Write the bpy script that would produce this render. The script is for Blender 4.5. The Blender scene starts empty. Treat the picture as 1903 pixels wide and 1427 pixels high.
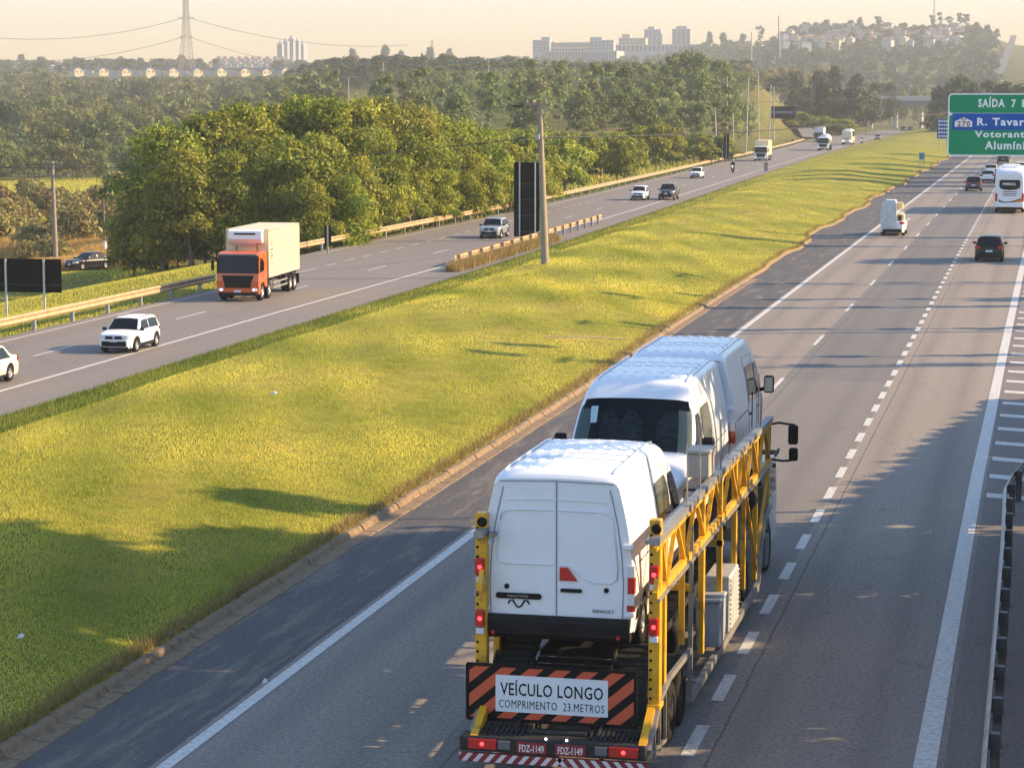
import bpy, math, random
import numpy as np
from mathutils import Vector, Matrix

# ------------------------------------------------------------------ camera, sky, sun, exposure
scene = bpy.context.scene
COL = scene.collection
R = math.radians
F, CX, CY, H = 4300.0, 951.5, 713.5, 9.6            # lens (px of the 1903 px frame) and eye height over the road
PIT = math.atan((CY - 189) / F)
TH = math.atan((1939 - CX) * math.cos(PIT) / F)
cam_d = bpy.data.cameras.new('camera'); cam = bpy.data.objects.new('camera', cam_d); COL.objects.link(cam)
cam_d.sensor_width = 36.0; cam_d.lens = F / 1903.0 * 36.0
cam_d.clip_start = 0.5; cam_d.clip_end = 20000
cam.location = (0, 0, H); cam.rotation_euler = (R(90) - PIT, 0, TH)
scene.camera = cam

SUN_EL, SUN_AZ = 25.0, 17.0                          # azimuth measured from +X towards +Y
sdir = Vector((math.cos(R(SUN_EL)) * math.cos(R(SUN_AZ)), math.cos(R(SUN_EL)) * math.sin(R(SUN_AZ)), math.sin(R(SUN_EL))))
sun_d = bpy.data.lights.new('sun', 'SUN'); sun = bpy.data.objects.new('sun', sun_d); COL.objects.link(sun)
sun_d.energy = 5.0; sun_d.angle = R(0.5); sun_d.color = (1.0, 0.72, 0.41)
sun.rotation_euler = sdir.to_track_quat('Z', 'Y').to_euler()
w = bpy.data.worlds.new('World'); scene.world = w; w.use_nodes = True
wn = w.node_tree; wn.nodes.clear()
sky = wn.nodes.new('ShaderNodeTexSky'); sky.sky_type = 'NISHITA'; sky.sun_disc = False
sky.sun_elevation = R(SUN_EL); sky.sun_rotation = R(90 - SUN_AZ)
sky.altitude = 0; sky.air_density = 1.0; sky.dust_density = 0.4; sky.ozone_density = 3.0
# the low sky is a warm evening haze: tint that fades out with height above the horizon
tc = wn.nodes.new('ShaderNodeTexCoord'); sx = wn.nodes.new('ShaderNodeSeparateXYZ')
mr = wn.nodes.new('ShaderNodeMapRange'); mr.inputs['From Min'].default_value = 0.0; mr.inputs['From Max'].default_value = 0.09
mr.interpolation_type = 'SMOOTHSTEP'
hz = wn.nodes.new('ShaderNodeMixRGB'); hz.blend_type = 'MIX'; hz.inputs[1].default_value = (3.5, 2.45, 1.25, 1)
bg = wn.nodes.new('ShaderNodeBackground'); bg.inputs['Strength'].default_value = 0.145
wo = wn.nodes.new('ShaderNodeOutputWorld')
wn.links.new(tc.outputs['Generated'], sx.inputs[0]); wn.links.new(sx.outputs['Z'], mr.inputs['Value'])
wn.links.new(mr.outputs[0], hz.inputs[0]); wn.links.new(sky.outputs[0], hz.inputs[2])
wn.links.new(hz.outputs[0], bg.inputs['Color']); wn.links.new(bg.outputs[0], wo.inputs['Surface'])
scene.view_settings.view_transform = 'Standard'; scene.view_settings.look = 'None'
scene.view_settings.exposure = 1.55; scene.view_settings.gamma = 1.0
scene.render.engine = 'CYCLES'
cy = scene.cycles
cy.use_denoising = True; cy.max_bounces = 6; cy.diffuse_bounces = 3; cy.glossy_bounces = 3; cy.transmission_bounces = 4
cy.transparent_max_bounces = 6; cy.volume_bounces = 0; cy.caustics_reflective = False; cy.caustics_refractive = False
cy.sample_clamp_indirect = 6.0

_f = Vector((-math.sin(TH) * math.cos(PIT), math.cos(TH) * math.cos(PIT), -math.sin(PIT)))
_r = Vector((math.cos(TH), math.sin(TH), 0)); _u = _r.cross(_f)
def at(px, py, Y):
    """point of the photographed place seen in column px, row py and Y metres up the road"""
    d = _f + _r * ((px - CX) / F) - _u * ((py - CY) / F)
    t = Y / d.y
    return Vector((d.x * t, Y, H + d.z * t))
def gp(px, py, z=0.0):
    d = _f + _r * ((px - CX) / F) - _u * ((py - CY) / F)
    t = (z - H) / d.z
    return Vector((d.x * t, d.y * t, z))

# ------------------------------------------------------------------ materials
def nmat(name):
    m = bpy.data.materials.new(name); m.use_nodes = True
    nt = m.node_tree; b = nt.nodes['Principled BSDF']
    return m, nt, b
def mixc(nt, fac, c1, c2, blend='MIX'):
    n = nt.nodes.new('ShaderNodeMixRGB'); n.blend_type = blend
    for i, v in ((0, fac), (1, c1), (2, c2)):
        if isinstance(v, bpy.types.NodeSocket): nt.links.new(v, n.inputs[i])
        elif i == 0: n.inputs[0].default_value = v
        else: n.inputs[i].default_value = (*v, 1) if len(v) == 3 else v
    return n.outputs[0]
def noise(nt, scale, detail=4, rough=0.55, coord='Object', stretch=None, dist=0.0):
    t = nt.nodes.new('ShaderNodeTexCoord'); n = nt.nodes.new('ShaderNodeTexNoise')
    n.inputs['Scale'].default_value = scale; n.inputs['Detail'].default_value = detail; n.inputs['Roughness'].default_value = rough
    n.inputs['Distortion'].default_value = dist
    if stretch:
        mp = nt.nodes.new('ShaderNodeMapping'); mp.inputs['Scale'].default_value = stretch
        nt.links.new(t.outputs[coord], mp.inputs[0]); nt.links.new(mp.outputs[0], n.inputs['Vector'])
    else: nt.links.new(t.outputs[coord], n.inputs['Vector'])
    return n.outputs['Fac']
def ramp(nt, fac, stops):
    n = nt.nodes.new('ShaderNodeValToRGB'); cr = n.color_ramp
    while len(cr.elements) < len(stops): cr.elements.new(0.5)
    for e, (p, c) in zip(cr.elements, stops):
        e.position = p; e.color = (*c, 1) if len(c) == 3 else c
    nt.links.new(fac, n.inputs[0]); return n.outputs[0]
def bump(nt, b, h, strength=0.3, dist=0.02):
    n = nt.nodes.new('ShaderNodeBump'); n.inputs['Strength'].default_value = strength; n.inputs['Distance'].default_value = dist
    nt.links.new(h, n.inputs['Height']); nt.links.new(n.outputs[0], b.inputs['Normal'])
MATS = {}
def mat(name, col, rough=0.6, metal=0.0, var=0.12, vscale=6.0, bmp=0.0, bscale=60, coat=0.0, spec=0.5, emit=None, dirt=None):
    if name in MATS: return MATS[name]
    m, nt, b = nmat(name)
    b.inputs['Roughness'].default_value = rough; b.inputs['Metallic'].default_value = metal
    b.inputs['Specular IOR Level'].default_value = spec
    if coat: b.inputs['Coat Weight'].default_value = coat; b.inputs['Coat Roughness'].default_value = 0.06
    f = noise(nt, vscale, 5, 0.6)
    lo = tuple(c * (1 - var) for c in col); hi = tuple(min(1, c * (1 + var * .6)) for c in col)
    c = ramp(nt, f, [(0.3, lo), (0.7, hi)])
    if dirt:
        f2 = noise(nt, dirt[1], 6, 0.7)
        f3 = ramp(nt, f2, [(dirt[2], (0, 0, 0)), (dirt[2] + .18, (1, 1, 1))])
        c = mixc(nt, f3, c, dirt[0])
    nt.links.new(c, b.inputs['Base Color'])
    if bmp: bump(nt, b, noise(nt, bscale, 3), bmp, 0.01)
    if emit: b.inputs['Emission Color'].default_value = (*emit[0], 1); b.inputs['Emission Strength'].default_value = emit[1]
    MATS[name] = m; return m
def leafmat(name, dark, light, trans=0.35, hue=0.10, rough=0.55):
    m, nt, b = nmat(name)
    at_ = nt.nodes.new('ShaderNodeAttribute'); at_.attribute_name = 'tone'
    oi = nt.nodes.new('ShaderNodeObjectInfo')
    c = mixc(nt, at_.outputs['Fac'], dark, light)
    hs = nt.nodes.new('ShaderNodeHueSaturation')
    mr_ = nt.nodes.new('ShaderNodeMapRange'); mr_.inputs['To Min'].default_value = 1 - hue * 2.2; mr_.inputs['To Max'].default_value = 1 + hue * 2.2
    mh = nt.nodes.new('ShaderNodeMapRange'); mh.inputs['To Min'].default_value = 0.5 - hue * .22; mh.inputs['To Max'].default_value = 0.5 + hue * .22
    nt.links.new(oi.outputs['Random'], mr_.inputs['Value']); nt.links.new(mr_.outputs[0], hs.inputs['Value'])
    nt.links.new(oi.outputs['Random'], mh.inputs['Value']); nt.links.new(mh.outputs[0], hs.inputs['Hue'])
    nt.links.new(c, hs.inputs['Color'])
    b.inputs['Roughness'].default_value = rough; b.inputs['Specular IOR Level'].default_value = 0.25
    nt.links.new(hs.outputs[0], b.inputs['Base Color'])
    tr = nt.nodes.new('ShaderNodeBsdfTranslucent'); nt.links.new(hs.outputs[0], tr.inputs['Color'])
    ms = nt.nodes.new('ShaderNodeMixShader'); ms.inputs[0].default_value = trans
    out = nt.nodes['Material Output']
    nt.links.new(b.outputs[0], ms.inputs[1]); nt.links.new(tr.outputs[0], ms.inputs[2]); nt.links.new(ms.outputs[0], out.inputs['Surface'])
    MATS[name] = m; return m
def posx(nt):
    t = nt.nodes.new('ShaderNodeTexCoord'); s = nt.nodes.new('ShaderNodeSeparateXYZ'); nt.links.new(t.outputs['Object'], s.inputs[0]); return s
def mathn(nt, op, a, b_=None):
    n = nt.nodes.new('ShaderNodeMath'); n.operation = op
    for i, v in ((0, a), (1, b_)):
        if v is None: continue
        if isinstance(v, bpy.types.NodeSocket): nt.links.new(v, n.inputs[i])
        else: n.inputs[i].default_value = v
    return n.outputs[0]

# ------------------------------------------------------------------ mesh building
class MB:
    def __init__(s): s.v = []; s.f = []; s.m = []; s.sm = []
    def add(s, vs, fs, mi=0, smooth=False):
        o = len(s.v); s.v += [tuple(p) for p in vs]
        for f in fs: s.f.append(tuple(i + o for i in f)); s.m.append(mi); s.sm.append(smooth)
        return s
    def box(s, c, d, mi=0, rot=None):
        x, y, z = (q / 2 for q in d)
        vs = [Vector((i, j, k)) for k in (-z, z) for j in (-y, y) for i in (-x, x)]
        if rot is not None: vs = [rot @ p for p in vs]
        vs = [p + Vector(c) for p in vs]
        return s.add(vs, [(0, 2, 3, 1), (4, 5, 7, 6), (0, 1, 5, 4), (2, 6, 7, 3), (0, 4, 6, 2), (1, 3, 7, 5)], mi)
    def bx(s, x0, x1, y0, y1, z0, z1, mi=0): return s.box(((x0 + x1) / 2, (y0 + y1) / 2, (z0 + z1) / 2), (abs(x1 - x0), abs(y1 - y0), abs(z1 - z0)), mi)
    def bbox(s, x0, x1, y0, y1, z0, z1, b=0.02, mi=0):
        """box with chamfered edges"""
        vs = []; 
        for (zz, ins) in ((z0, b), (z0 + b, 0), (z1 - b, 0), (z1, b)):
            a0, a1, c0, c1 = x0 + ins, x1 - ins, y0 + ins, y1 - ins
            vs += [(a0 + (b if not ins else 0), c0, zz), (a1 - (b if not ins else 0), c0, zz), (a1, c0 + (b if not ins else 0), zz), (a1, c1 - (b if not ins else 0), zz),
                   (a1 - (b if not ins else 0), c1, zz), (a0 + (b if not ins else 0), c1, zz), (a0, c1 - (b if not ins else 0), zz), (a0, c0 + (b if not ins else 0), zz)]
        fs = [tuple(range(7, -1, -1)), tuple(range(24, 32))]
        for k in range(3):
            for i in range(8): fs.append((k * 8 + i, k * 8 + (i + 1) % 8, (k + 1) * 8 + (i + 1) % 8, (k + 1) * 8 + i))
        return s.add(vs, fs, mi)
    def tube(s, a, b, r0, r1=None, n=10, mi=0, caps=True, smooth=True):
        a, b = Vector(a), Vector(b); r1 = r0 if r1 is None else r1
        d = (b - a).normalized(); t = Vector((0, 0, 1)) if abs(d.z) < .9 else Vector((1, 0, 0))
        u = d.cross(t).normalized(); w_ = d.cross(u)
        vs = [p + (u * math.cos(2 * math.pi * i / n) + w_ * math.sin(2 * math.pi * i / n)) * r for p, r in ((a, r0), (b, r1)) for i in range(n)]
        s.add(vs, [(i, i + n, (i + 1) % n + n, (i + 1) % n) for i in range(n)], mi, smooth)
        if caps: s.add(vs, [tuple(range(n)), tuple(range(2 * n - 1, n - 1, -1))], mi)
        return s
    def path(s, pts, r, n=6, mi=0, r1=None):
        r1 = r if r1 is None else r1; k = max(1, len(pts) - 1)
        pts = [Vector(p) for p in pts]; vs = []; up = Vector((0, 0, 1))
        for i, p in enumerate(pts):
            d = (pts[min(i + 1, k)] - pts[max(i - 1, 0)]).normalized()
            t = up if abs(d.z) < .95 else Vector((1, 0, 0))
            u = d.cross(t).normalized(); w_ = d.cross(u); rr = r + (r1 - r) * i / k
            vs += [p + (u * math.cos(2 * math.pi * j / n) + w_ * math.sin(2 * math.pi * j / n)) * rr for j in range(n)]
        fs = [(i * n + j, (i + 1) * n + j, (i + 1) * n + (j + 1) % n, i * n + (j + 1) % n) for i in range(k) for j in range(n)]
        s.add(vs, fs, mi, True); s.add(vs, [tuple(range(n)), tuple(range(len(vs) - 1, len(vs) - n - 1, -1))], mi); return s
    def bar(s, a, b, wx, wz, mi=0, up=(0, 0, 1)):
        """rectangular bar from a to b"""
        a, b = Vector(a), Vector(b); d = (b - a).normalized(); up = Vector(up)
        if abs(d.dot(up)) > .95: up = Vector((1, 0, 0))
        u = d.cross(up).normalized(); v_ = u.cross(d).normalized()
        vs = [p + u * i * wx / 2 + v_ * j * wz / 2 for p in (a, b) for i, j in ((-1, -1), (1, -1), (1, 1), (-1, 1))]
        return s.add(vs, [(0, 1, 2, 3), (7, 6, 5, 4), (0, 4, 5, 1), (1, 5, 6, 2), (2, 6, 7, 3), (3, 7, 4, 0)], mi)
    def prism(s, poly, a, b, axis='x', mi=0):
        """2-D outline extruded along an axis: poly in (y,z) for x, (x,z) for y, (x,y) for z"""
        def P(p, t): return {'x': (t, p[0], p[1]), 'y': (p[0], t, p[1]), 'z': (p[0], p[1], t)}[axis]
        n = len(poly); vs = [P(p, a) for p in poly] + [P(p, b) for p in poly]
        return s.add(vs, [tuple(range(n)), tuple(range(2 * n - 1, n - 1, -1))] + [(i, i + n, (i + 1) % n + n, (i + 1) % n) for i in range(n)], mi)
    def grid(s, rows, mi=0, smooth=True, closed=False):
        m_ = len(rows[0]); vs = [p for r_ in rows for p in r_]
        fs = [(i * m_ + j, i * m_ + (j + 1) % m_, (i + 1) * m_ + (j + 1) % m_, (i + 1) * m_ + j) for i in range(len(rows) - 1) for j in range(m_ if closed else m_ - 1)]
        return s.add(vs, fs, mi, smooth)
    def lathe(s, prof, c, axis='x', n=20, mi=0, smooth=True):
        """prof: (offset along axis, radius)"""
        rows = []
        for o, r in prof:
            row = []
            for i in range(n):
                a = 2 * math.pi * i / n; p, q = r * math.cos(a), r * math.sin(a)
                row.append({'x': (c[0] + o, c[1] + p, c[2] + q), 'y': (c[0] + p, c[1] + o, c[2] + q), 'z': (c[0] + p, c[1] + q, c[2] + o)}[axis])
            rows.append(row)
        return s.grid(rows, mi, smooth, True)
    def xf(s, M):
        s.v = [tuple(M @ Vector(p)) for p in s.v]; return s
    def join(s, o, mi=None):
        k = len(s.v); s.v += o.v; s.f += [tuple(i + k for i in f) for f in o.f]; s.m += (o.m if mi is None else [mi] * len(o.m)); s.sm += o.sm; return s
    def mesh(s, name, mats, fix=True):
        me = bpy.data.meshes.new(name); me.from_pydata(s.v, [], s.f)
        for m in mats: me.materials.append(m)
        me.polygons.foreach_set('material_index', s.m); me.polygons.foreach_set('use_smooth', s.sm)
        me.update(); return me
def link(name, me, parent=None, loc=None):
    o = bpy.data.objects.new(name, me); COL.objects.link(o)
    if parent is not None: o.parent = parent
    if loc is not None: o.location = loc
    return o
def part(name, mb, mats, parent=None, label=None):
    if not isinstance(mats, (list, tuple)): mats = [mats]
    o = link(name, mb.mesh(name, mats), parent)
    if label: o['label'] = label
    return o
def tag(o, label=None, cat=None, group=None, kind=None):
    if label: o['label'] = label
    if cat: o['category'] = cat
    if group: o['group'] = group
    if kind: o['kind'] = kind
    return o
def thing(name, label, cat, loc=(0, 0, 0), rz=0.0, group=None):
    o = bpy.data.objects.new(name, None); COL.objects.link(o); o.location = loc; o.rotation_euler = (0, 0, rz)
    return tag(o, label, cat, group)
def struct(name, mb, mats):
    return tag(part(name, mb, mats), kind='structure')
def copy_tree(o, parent=None):
    c = o.copy(); COL.objects.link(c); c.parent = parent
    for ch in list(o.children): copy_tree(ch, c)
    return c
def npmesh(name, V, Fc, mats, tone=None, midx=None, smooth=False):
    """fast mesh from arrays; Fc is (n, k)"""
    me = bpy.data.meshes.new(name); n, k = Fc.shape
    me.vertices.add(len(V)); me.vertices.foreach_set('co', V.astype(np.float32).ravel())
    me.loops.add(n * k); me.loops.foreach_set('vertex_index', Fc.astype(np.int32).ravel())
    me.polygons.add(n); me.polygons.foreach_set('loop_start', np.arange(0, n * k, k, dtype=np.int32))
    try: me.polygons.foreach_set('loop_total', np.full(n, k, dtype=np.int32))
    except Exception: pass
    for m in mats: me.materials.append(m)
    if midx is not None: me.polygons.foreach_set('material_index', midx.astype(np.int32))
    if smooth: me.polygons.foreach_set('use_smooth', np.ones(n, dtype=bool))
    if tone is not None:
        a = me.attributes.new('tone', 'FLOAT', 'FACE'); a.data.foreach_set('value', tone.astype(np.float32))
    me.update(calc_edges=True); return me
_tcache = {}
def text_mb(body, height, width=None, depth=0.01, bold=0.0, mi=0, spacing=1.0):
    """letters standing in the x-z plane, centred, facing -y"""
    cu = bpy.data.curves.new('t', 'FONT'); cu.body = body; cu.size = 1.0; cu.extrude = 0.0; cu.offset = bold
    cu.resolution_u = 2; cu.space_character = spacing
    o = bpy.data.objects.new('t', cu); COL.objects.link(o)
    dg = bpy.context.evaluated_depsgraph_get(); me = o.evaluated_get(dg).to_mesh()
    vs = [v.co.copy() for v in me.vertices]; fs = [tuple(p.vertices) for p in me.polygons]
    o.evaluated_get(dg).to_mesh_clear(); bpy.data.objects.remove(o); bpy.data.curves.remove(cu)
    x0, x1 = min(v.x for v in vs), max(v.x for v in vs); y0, y1 = min(v.y for v in vs), max(v.y for v in vs)
    sy = height / max(1e-6, 0.73); sx_ = (width / (x1 - x0)) if width else sy
    vs = [Vector(((v.x - (x0 + x1) / 2) * sx_, 0, v.y * sy)) for v in vs]
    mb = MB(); n = len(vs)
    mb.add([(v.x, -depth, v.z) for v in vs], fs, mi)
    mb.w = (x1 - x0) * sx_
    # sides so the letters have thickness
    ed = {}
    for f in fs:
        for i in range(len(f)): 
            e = (f[i], f[(i + 1) % len(f)]); ed[e] = ed.get(e, 0) + 1
    for (a, b) in ed:
        if (b, a) not in ed: mb.add([(vs[a].x, -depth, vs[a].z), (vs[b].x, -depth, vs[b].z), (vs[b].x, 0, vs[b].z), (vs[a].x, 0, vs[a].z)], [(0, 3, 2, 1)], mi)
    return mb
# ------------------------------------------------------------------ lie of the land
def tab(t):
    xs = np.array([p[0] for p in t], float); ys = np.array([p[1] for p in t], float)
    return lambda v: np.interp(v, xs, ys)
XR = tab([(0, -33.2), (70, -33.7), (100, -34.0), (130, -34.1), (152, -34.4), (183, -35.0), (210, -35.5), (254, -36.7), (318, -38.4), (415, -40.7), (577, -43.4), (756, -44.4), (1000, -45)])   # white edge line by the median
XG = tab([(0, -41.0), (115, -41.2), (128, -44.6), (137, -45.2), (200, -45.2), (240, -46.0), (304, -47.5), (367, -49.3), (413, -50.3), (500, -53), (574, -56.2), (620, -56.4), (756, -53), (1000, -53)])  # outer edge
XM0 = tab([(0, -14.75), (55, -14.75), (75, -14.8), (97, -15.2), (140, -15.5), (214, -16.0), (350, -15.6), (420, -15.6), (1000, -15.6)])
def XM(y): y = np.asarray(y, float); return XM0(y) + np.clip((y - 118) / 30, 0, 1) * (.30 * np.sin(y * .21) + .22 * np.sin(y * .093 + 1) + .12 * np.sin(y * .63))  # kerb of the median
XML = lambda y: XR(y) + np.interp(y, [0, 120, 200, 400, 1000], [2.9, 2.8, 2.3, 2.0, 2.0])
tL = tab([(0, -3.0), (100, -3.2), (150, -3.9), (190, -4.6), (260, -5), (480, -5), (700, 0), (1000, 8), (1400, 21), (2000, 36), (3000, 44), (9000, 50)])
tM = tab([(0, 0), (200, 0), (350, 1), (500, 5), (700, 10), (900, 15), (1200, 19), (1600, 26), (2400, 46), (3200, 55), (9000, 60)])
tN = tab([(0, 0), (350, 0), (500, 3), (700, 12), (900, 17), (1200, 18), (1600, 24), (2400, 60), (3200, 66), (9000, 66)])
tR = tab([(0, 0), (850, 0), (1000, -3), (1300, 6), (1700, 30), (2200, 68), (2600, 88), (3500, 92), (9000, 92)])
tE = tab([(0, 0), (850, 0), (1000, 0), (1300, 12), (1700, 34), (2200, 55), (2600, 70), (3500, 78), (9000, 80)])
def sstep(a, b, x):
    t = np.clip((x - a) / (b - a), 0, 1); return t * t * (3 - 2 * t)
SIDE = [tuple(at(*p)) for p in ((660, 472, 146), (600, 478, 147), (520, 485, 150), (400, 492, 158), (300, 497, 168), (165, 503, 182), (0, 508, 196), (-200, 512, 210))]
def terrain(X, Y):
    X = np.asarray(X, float); Y = np.asarray(Y, float); Yc = np.maximum(Y, 1.0)
    u = CX + F * np.tan(np.clip(np.arctan2(X, Yc) + TH, -1.2, 1.2)) / math.cos(PIT)
    D_ = np.hypot(X, Y)
    z = tL(D_)
    for tb, a, b in ((tM, 430, 640), (tN, 1180, 1330), (tR, 1400, 1500), (tE, 1780, 1900)):
        k = sstep(a, b, u); z = z * (1 - k) + tb(D_) * k
    z = z + (np.sin(X * .021 + 1) * np.cos(Y * .013) * 1.5 + np.sin(X * .05 + Y * .03) * .5) * sstep(300, 900, D_)
    left = XG(Y) - 1.0
    lim = left - 2
    k = np.clip((lim - X) / 20, 0, 1)                # 1 = free land left of the road
    k = np.maximum(k, sstep(10, 60, X - 20))
    k = np.maximum(k, sstep(820, 1000, Y))
    z = z * k - np.where(X < left + 1, 0.05, 0.15) * (1 - k)
    # bed of the side road
    best = np.full(np.shape(z), 1e9); zr = np.zeros(np.shape(z))
    for (x0, y0, z0), (x1, y1, z1) in zip(SIDE, SIDE[1:]):
        dx, dy = x1 - x0, y1 - y0; t = np.clip(((X - x0) * dx + (Y - y0) * dy) / (dx * dx + dy * dy), 0, 1)
        d = np.hypot(X - x0 - t * dx, Y - y0 - t * dy); m_ = d < best; best = np.where(m_, d, best); zr = np.where(m_, z0 + t * (z1 - z0), zr)
    c_ = 1 - sstep(3.2, 9, best)
    return np.where(best < 9, z * (1 - c_) + (zr - .09) * c_, z)
def tz(x, y): return float(terrain(x, y))

# ground
def ground_material():
    m, nt, b = nmat('ground_grass')
    big = noise(nt, 0.018, 6, 0.65); mid = noise(nt, 0.25, 6, 0.7); fine = noise(nt, 5.0, 4, 0.7)
    c = ramp(nt, big, [(0.35, (0.085, 0.105, 0.022)), (0.5, (0.17, 0.17, 0.035)), (0.62, (0.27, 0.19, 0.065))])
    c = mixc(nt, ramp(nt, mid, [(0.35, (0, 0, 0)), (0.65, (.7, .7, .7))]), c, (0.085, 0.105, 0.022))
    c = mixc(nt, mathn(nt, 'MULTIPLY', fine, 0.6), c, (0.05, 0.055, 0.015))
    nt.links.new(c, b.inputs['Base Color']); b.inputs['Roughness'].default_value = 0.95; b.inputs['Specular IOR Level'].default_value = 0.1
    bump(nt, b, fine, 0.8, 0.3); return m
def build_ground():
    az = np.concatenate([np.linspace(-75, -32, 60, endpoint=False), np.linspace(-32, 6, 260, endpoint=False), np.linspace(6, 60, 30)])
    rr = np.concatenate([np.linspace(8, 60, 14, endpoint=False), 60 * (3400 / 60) ** np.linspace(0, 1, 200)])
    A, D_ = np.meshgrid(np.radians(az), rr); X = D_ * np.sin(A); Y = D_ * np.cos(A)
    V = np.stack([X, Y, terrain(X, Y)], -1).reshape(-1, 3); n, k = A.shape
    I = np.arange(n * k).reshape(n, k)
    Fc = np.stack([I[:-1, :-1], I[:-1, 1:], I[1:, 1:], I[1:, :-1]], -1).reshape(-1, 4)
    tag(link('ground', npmesh('ground', V, Fc, [ground_material()], smooth=True)), kind='structure')
    # land behind and beside the viewer
    mb = MB(); mb.add([(-3000, -600, -6.5), (3000, -600, -6.5), (3000, 60, -6.5), (-3000, 60, -6.5)], [(0, 1, 2, 3)])
    struct('near_ground', mb, ground_material())
build_ground()

# ------------------------------------------------------------------ roads
def asphalt(name, right):
    m, nt, b = nmat(name)
    s = posx(nt); f = noise(nt, 35.0, 3, 0.8); g = noise(nt, 0.35, 5, 0.6, stretch=(2.2, 0.10, 1)); h = noise(nt, 1.2, 6, 0.7)
    base = (0.145, 0.125, 0.118)
    c = None
    if right:
        st = [(-14.6, (0.052, 0.050, 0.050)), (-12.42, (0.270, 0.228, 0.182)), (-8.60, (0.158, 0.148, 0.132)), (-4.86, (0.290, 0.245, 0.195)), (-1.15, (0.190, 0.160, 0.138))]
    else:
        st = [(-60, (0.215, 0.186, 0.156))]
    rel = mathn(nt, 'ADD', s.outputs['X'], mathn(nt, 'MULTIPLY', mathn(nt, 'SUBTRACT', h, 0.5), 0.10))
    c = None
    for x0, col in st:
        if c is None:
            n = nt.nodes.new('ShaderNodeRGB'); n.outputs[0].default_value = (*col, 1); c = n.outputs[0]
        else: c = mixc(nt, mathn(nt, 'GREATER_THAN', rel, x0), c, col)
    if right:
        # near the bridge the middle lane still has its old, lighter surface
        k = mathn(nt, 'MULTIPLY', mathn(nt, 'GREATER_THAN', rel, -8.6), mathn(nt, 'LESS_THAN', rel, -4.86))
        k = mathn(nt, 'MULTIPLY', k, mathn(nt, 'LESS_THAN', s.outputs['Y'], 80.0))
        c = mixc(nt, mathn(nt, 'MULTIPLY', k, 0.55), c, (0.225, 0.195, 0.165))
        # wheel tracks
        for xc in (-11.4, -9.6, -7.7, -5.9, -4.1, -2.3):
            d = mathn(nt, 'ABSOLUTE', mathn(nt, 'SUBTRACT', rel, xc))
            k = mathn(nt, 'MULTIPLY', mathn(nt, 'MAXIMUM', mathn(nt, 'SUBTRACT', 1.0, mathn(nt, 'MULTIPLY', d, 2.2)), 0.0), 0.28)
            c = mixc(nt, k, c, (0.06, 0.056, 0.055))
    c = mixc(nt, ramp(nt, g, [(0.35, (0.22, 0.22, 0.22)), (0.62, (0, 0, 0))]), c, (0.085, 0.080, 0.078))
    c = mixc(nt, ramp(nt, h, [(0.55, (0, 0, 0)), (0.75, (.22, .22, .22))]), c, (0.24, 0.20, 0.17))
    c = mixc(nt, mathn(nt, 'MULTIPLY', f, 0.35), c, (0.07, 0.066, 0.064))
    sp = noise(nt, 13.0, 4, 0.75); c = mixc(nt, ramp(nt, sp, [(0.40, (.55, .55, .55)), (0.52, (0, 0, 0))]), c, (0.065, 0.060, 0.058))
    c = mixc(nt, ramp(nt, sp, [(0.56, (0, 0, 0)), (0.70, (.45, .45, .45))]), c, (0.34, 0.30, 0.26))
    st_ = noise(nt, 0.55, 6, 0.7, dist=1.2); c = mixc(nt, ramp(nt, st_, [(0.60, (0, 0, 0)), (0.70, (.40, .40, .40))]), c, (0.055, 0.052, 0.052))
    if right:                                                    # dust washed along the gutter, and joints between the lanes
        dz = noise(nt, 0.8, 7, 0.75, stretch=(2.5, .30, 1)); gut = mathn(nt, 'LESS_THAN', rel, -12.5)
        c = mixc(nt, mathn(nt, 'MULTIPLY', gut, ramp(nt, dz, [(0.50, (0, 0, 0)), (0.66, (.75, .75, .75))])), c, (0.19, 0.155, 0.12))
        for xc in (-8.28, -4.55, -12.52):
            k = mathn(nt, 'LESS_THAN', mathn(nt, 'ABSOLUTE', mathn(nt, 'SUBTRACT', rel, xc)), 0.022); c = mixc(nt, mathn(nt, 'MULTIPLY', k, 0.6), c, (0.04, 0.038, 0.038))
    # transverse joints and long sealed cracks
    wv = noise(nt, 0.6, 2, 0.5, stretch=(0.15, 1, 1)); cr = noise(nt, 0.30, 5, 0.65, stretch=(1, 0.35, 1), dist=0.6)
    ck = mathn(nt, 'LESS_THAN', mathn(nt, 'ABSOLUTE', mathn(nt, 'SUBTRACT', cr, 0.47)), 0.0022)
    c = mixc(nt, mathn(nt, 'MULTIPLY', ck, 0.12), c, (0.025, 0.025, 0.026))
    nt.links.new(c, b.inputs['Base Color']); b.inputs['Roughness'].default_value = 0.82; b.inputs['Specular IOR Level'].default_value = 0.35
    bump(nt, b, f, 0.5, 0.012); return m
def ys_range(a, b):
    out = [a]
    while out[-1] < b: out.append(min(b, out[-1] + max(1.5, min(4.0, out[-1] * .03))))
    return out
def strip(mb, xa, xb, ys, z, mi=0, nx=1):
    rows = [[((1 - i / nx) * float(xa(y)) + i / nx * float(xb(y)), y, z(y) if callable(z) else z) for i in range(nx + 1)] for y in ys]
    mb.grid(rows, mi, False)
C = lambda v: (lambda y: v)
ASR, ASL = asphalt('asphalt_right', True), asphalt('asphalt_left', False)
mb = MB(); strip(mb, lambda y: XM(y) + .05, C(9.0), ys_range(8, 780), 0.0); struct('road_right', mb, ASR)
mb = MB(); strip(mb, lambda y: XG(y) - .2, lambda y: XML(y) - .05, ys_range(8, 790), 0.0); struct('road_left', mb, ASL)
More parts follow.
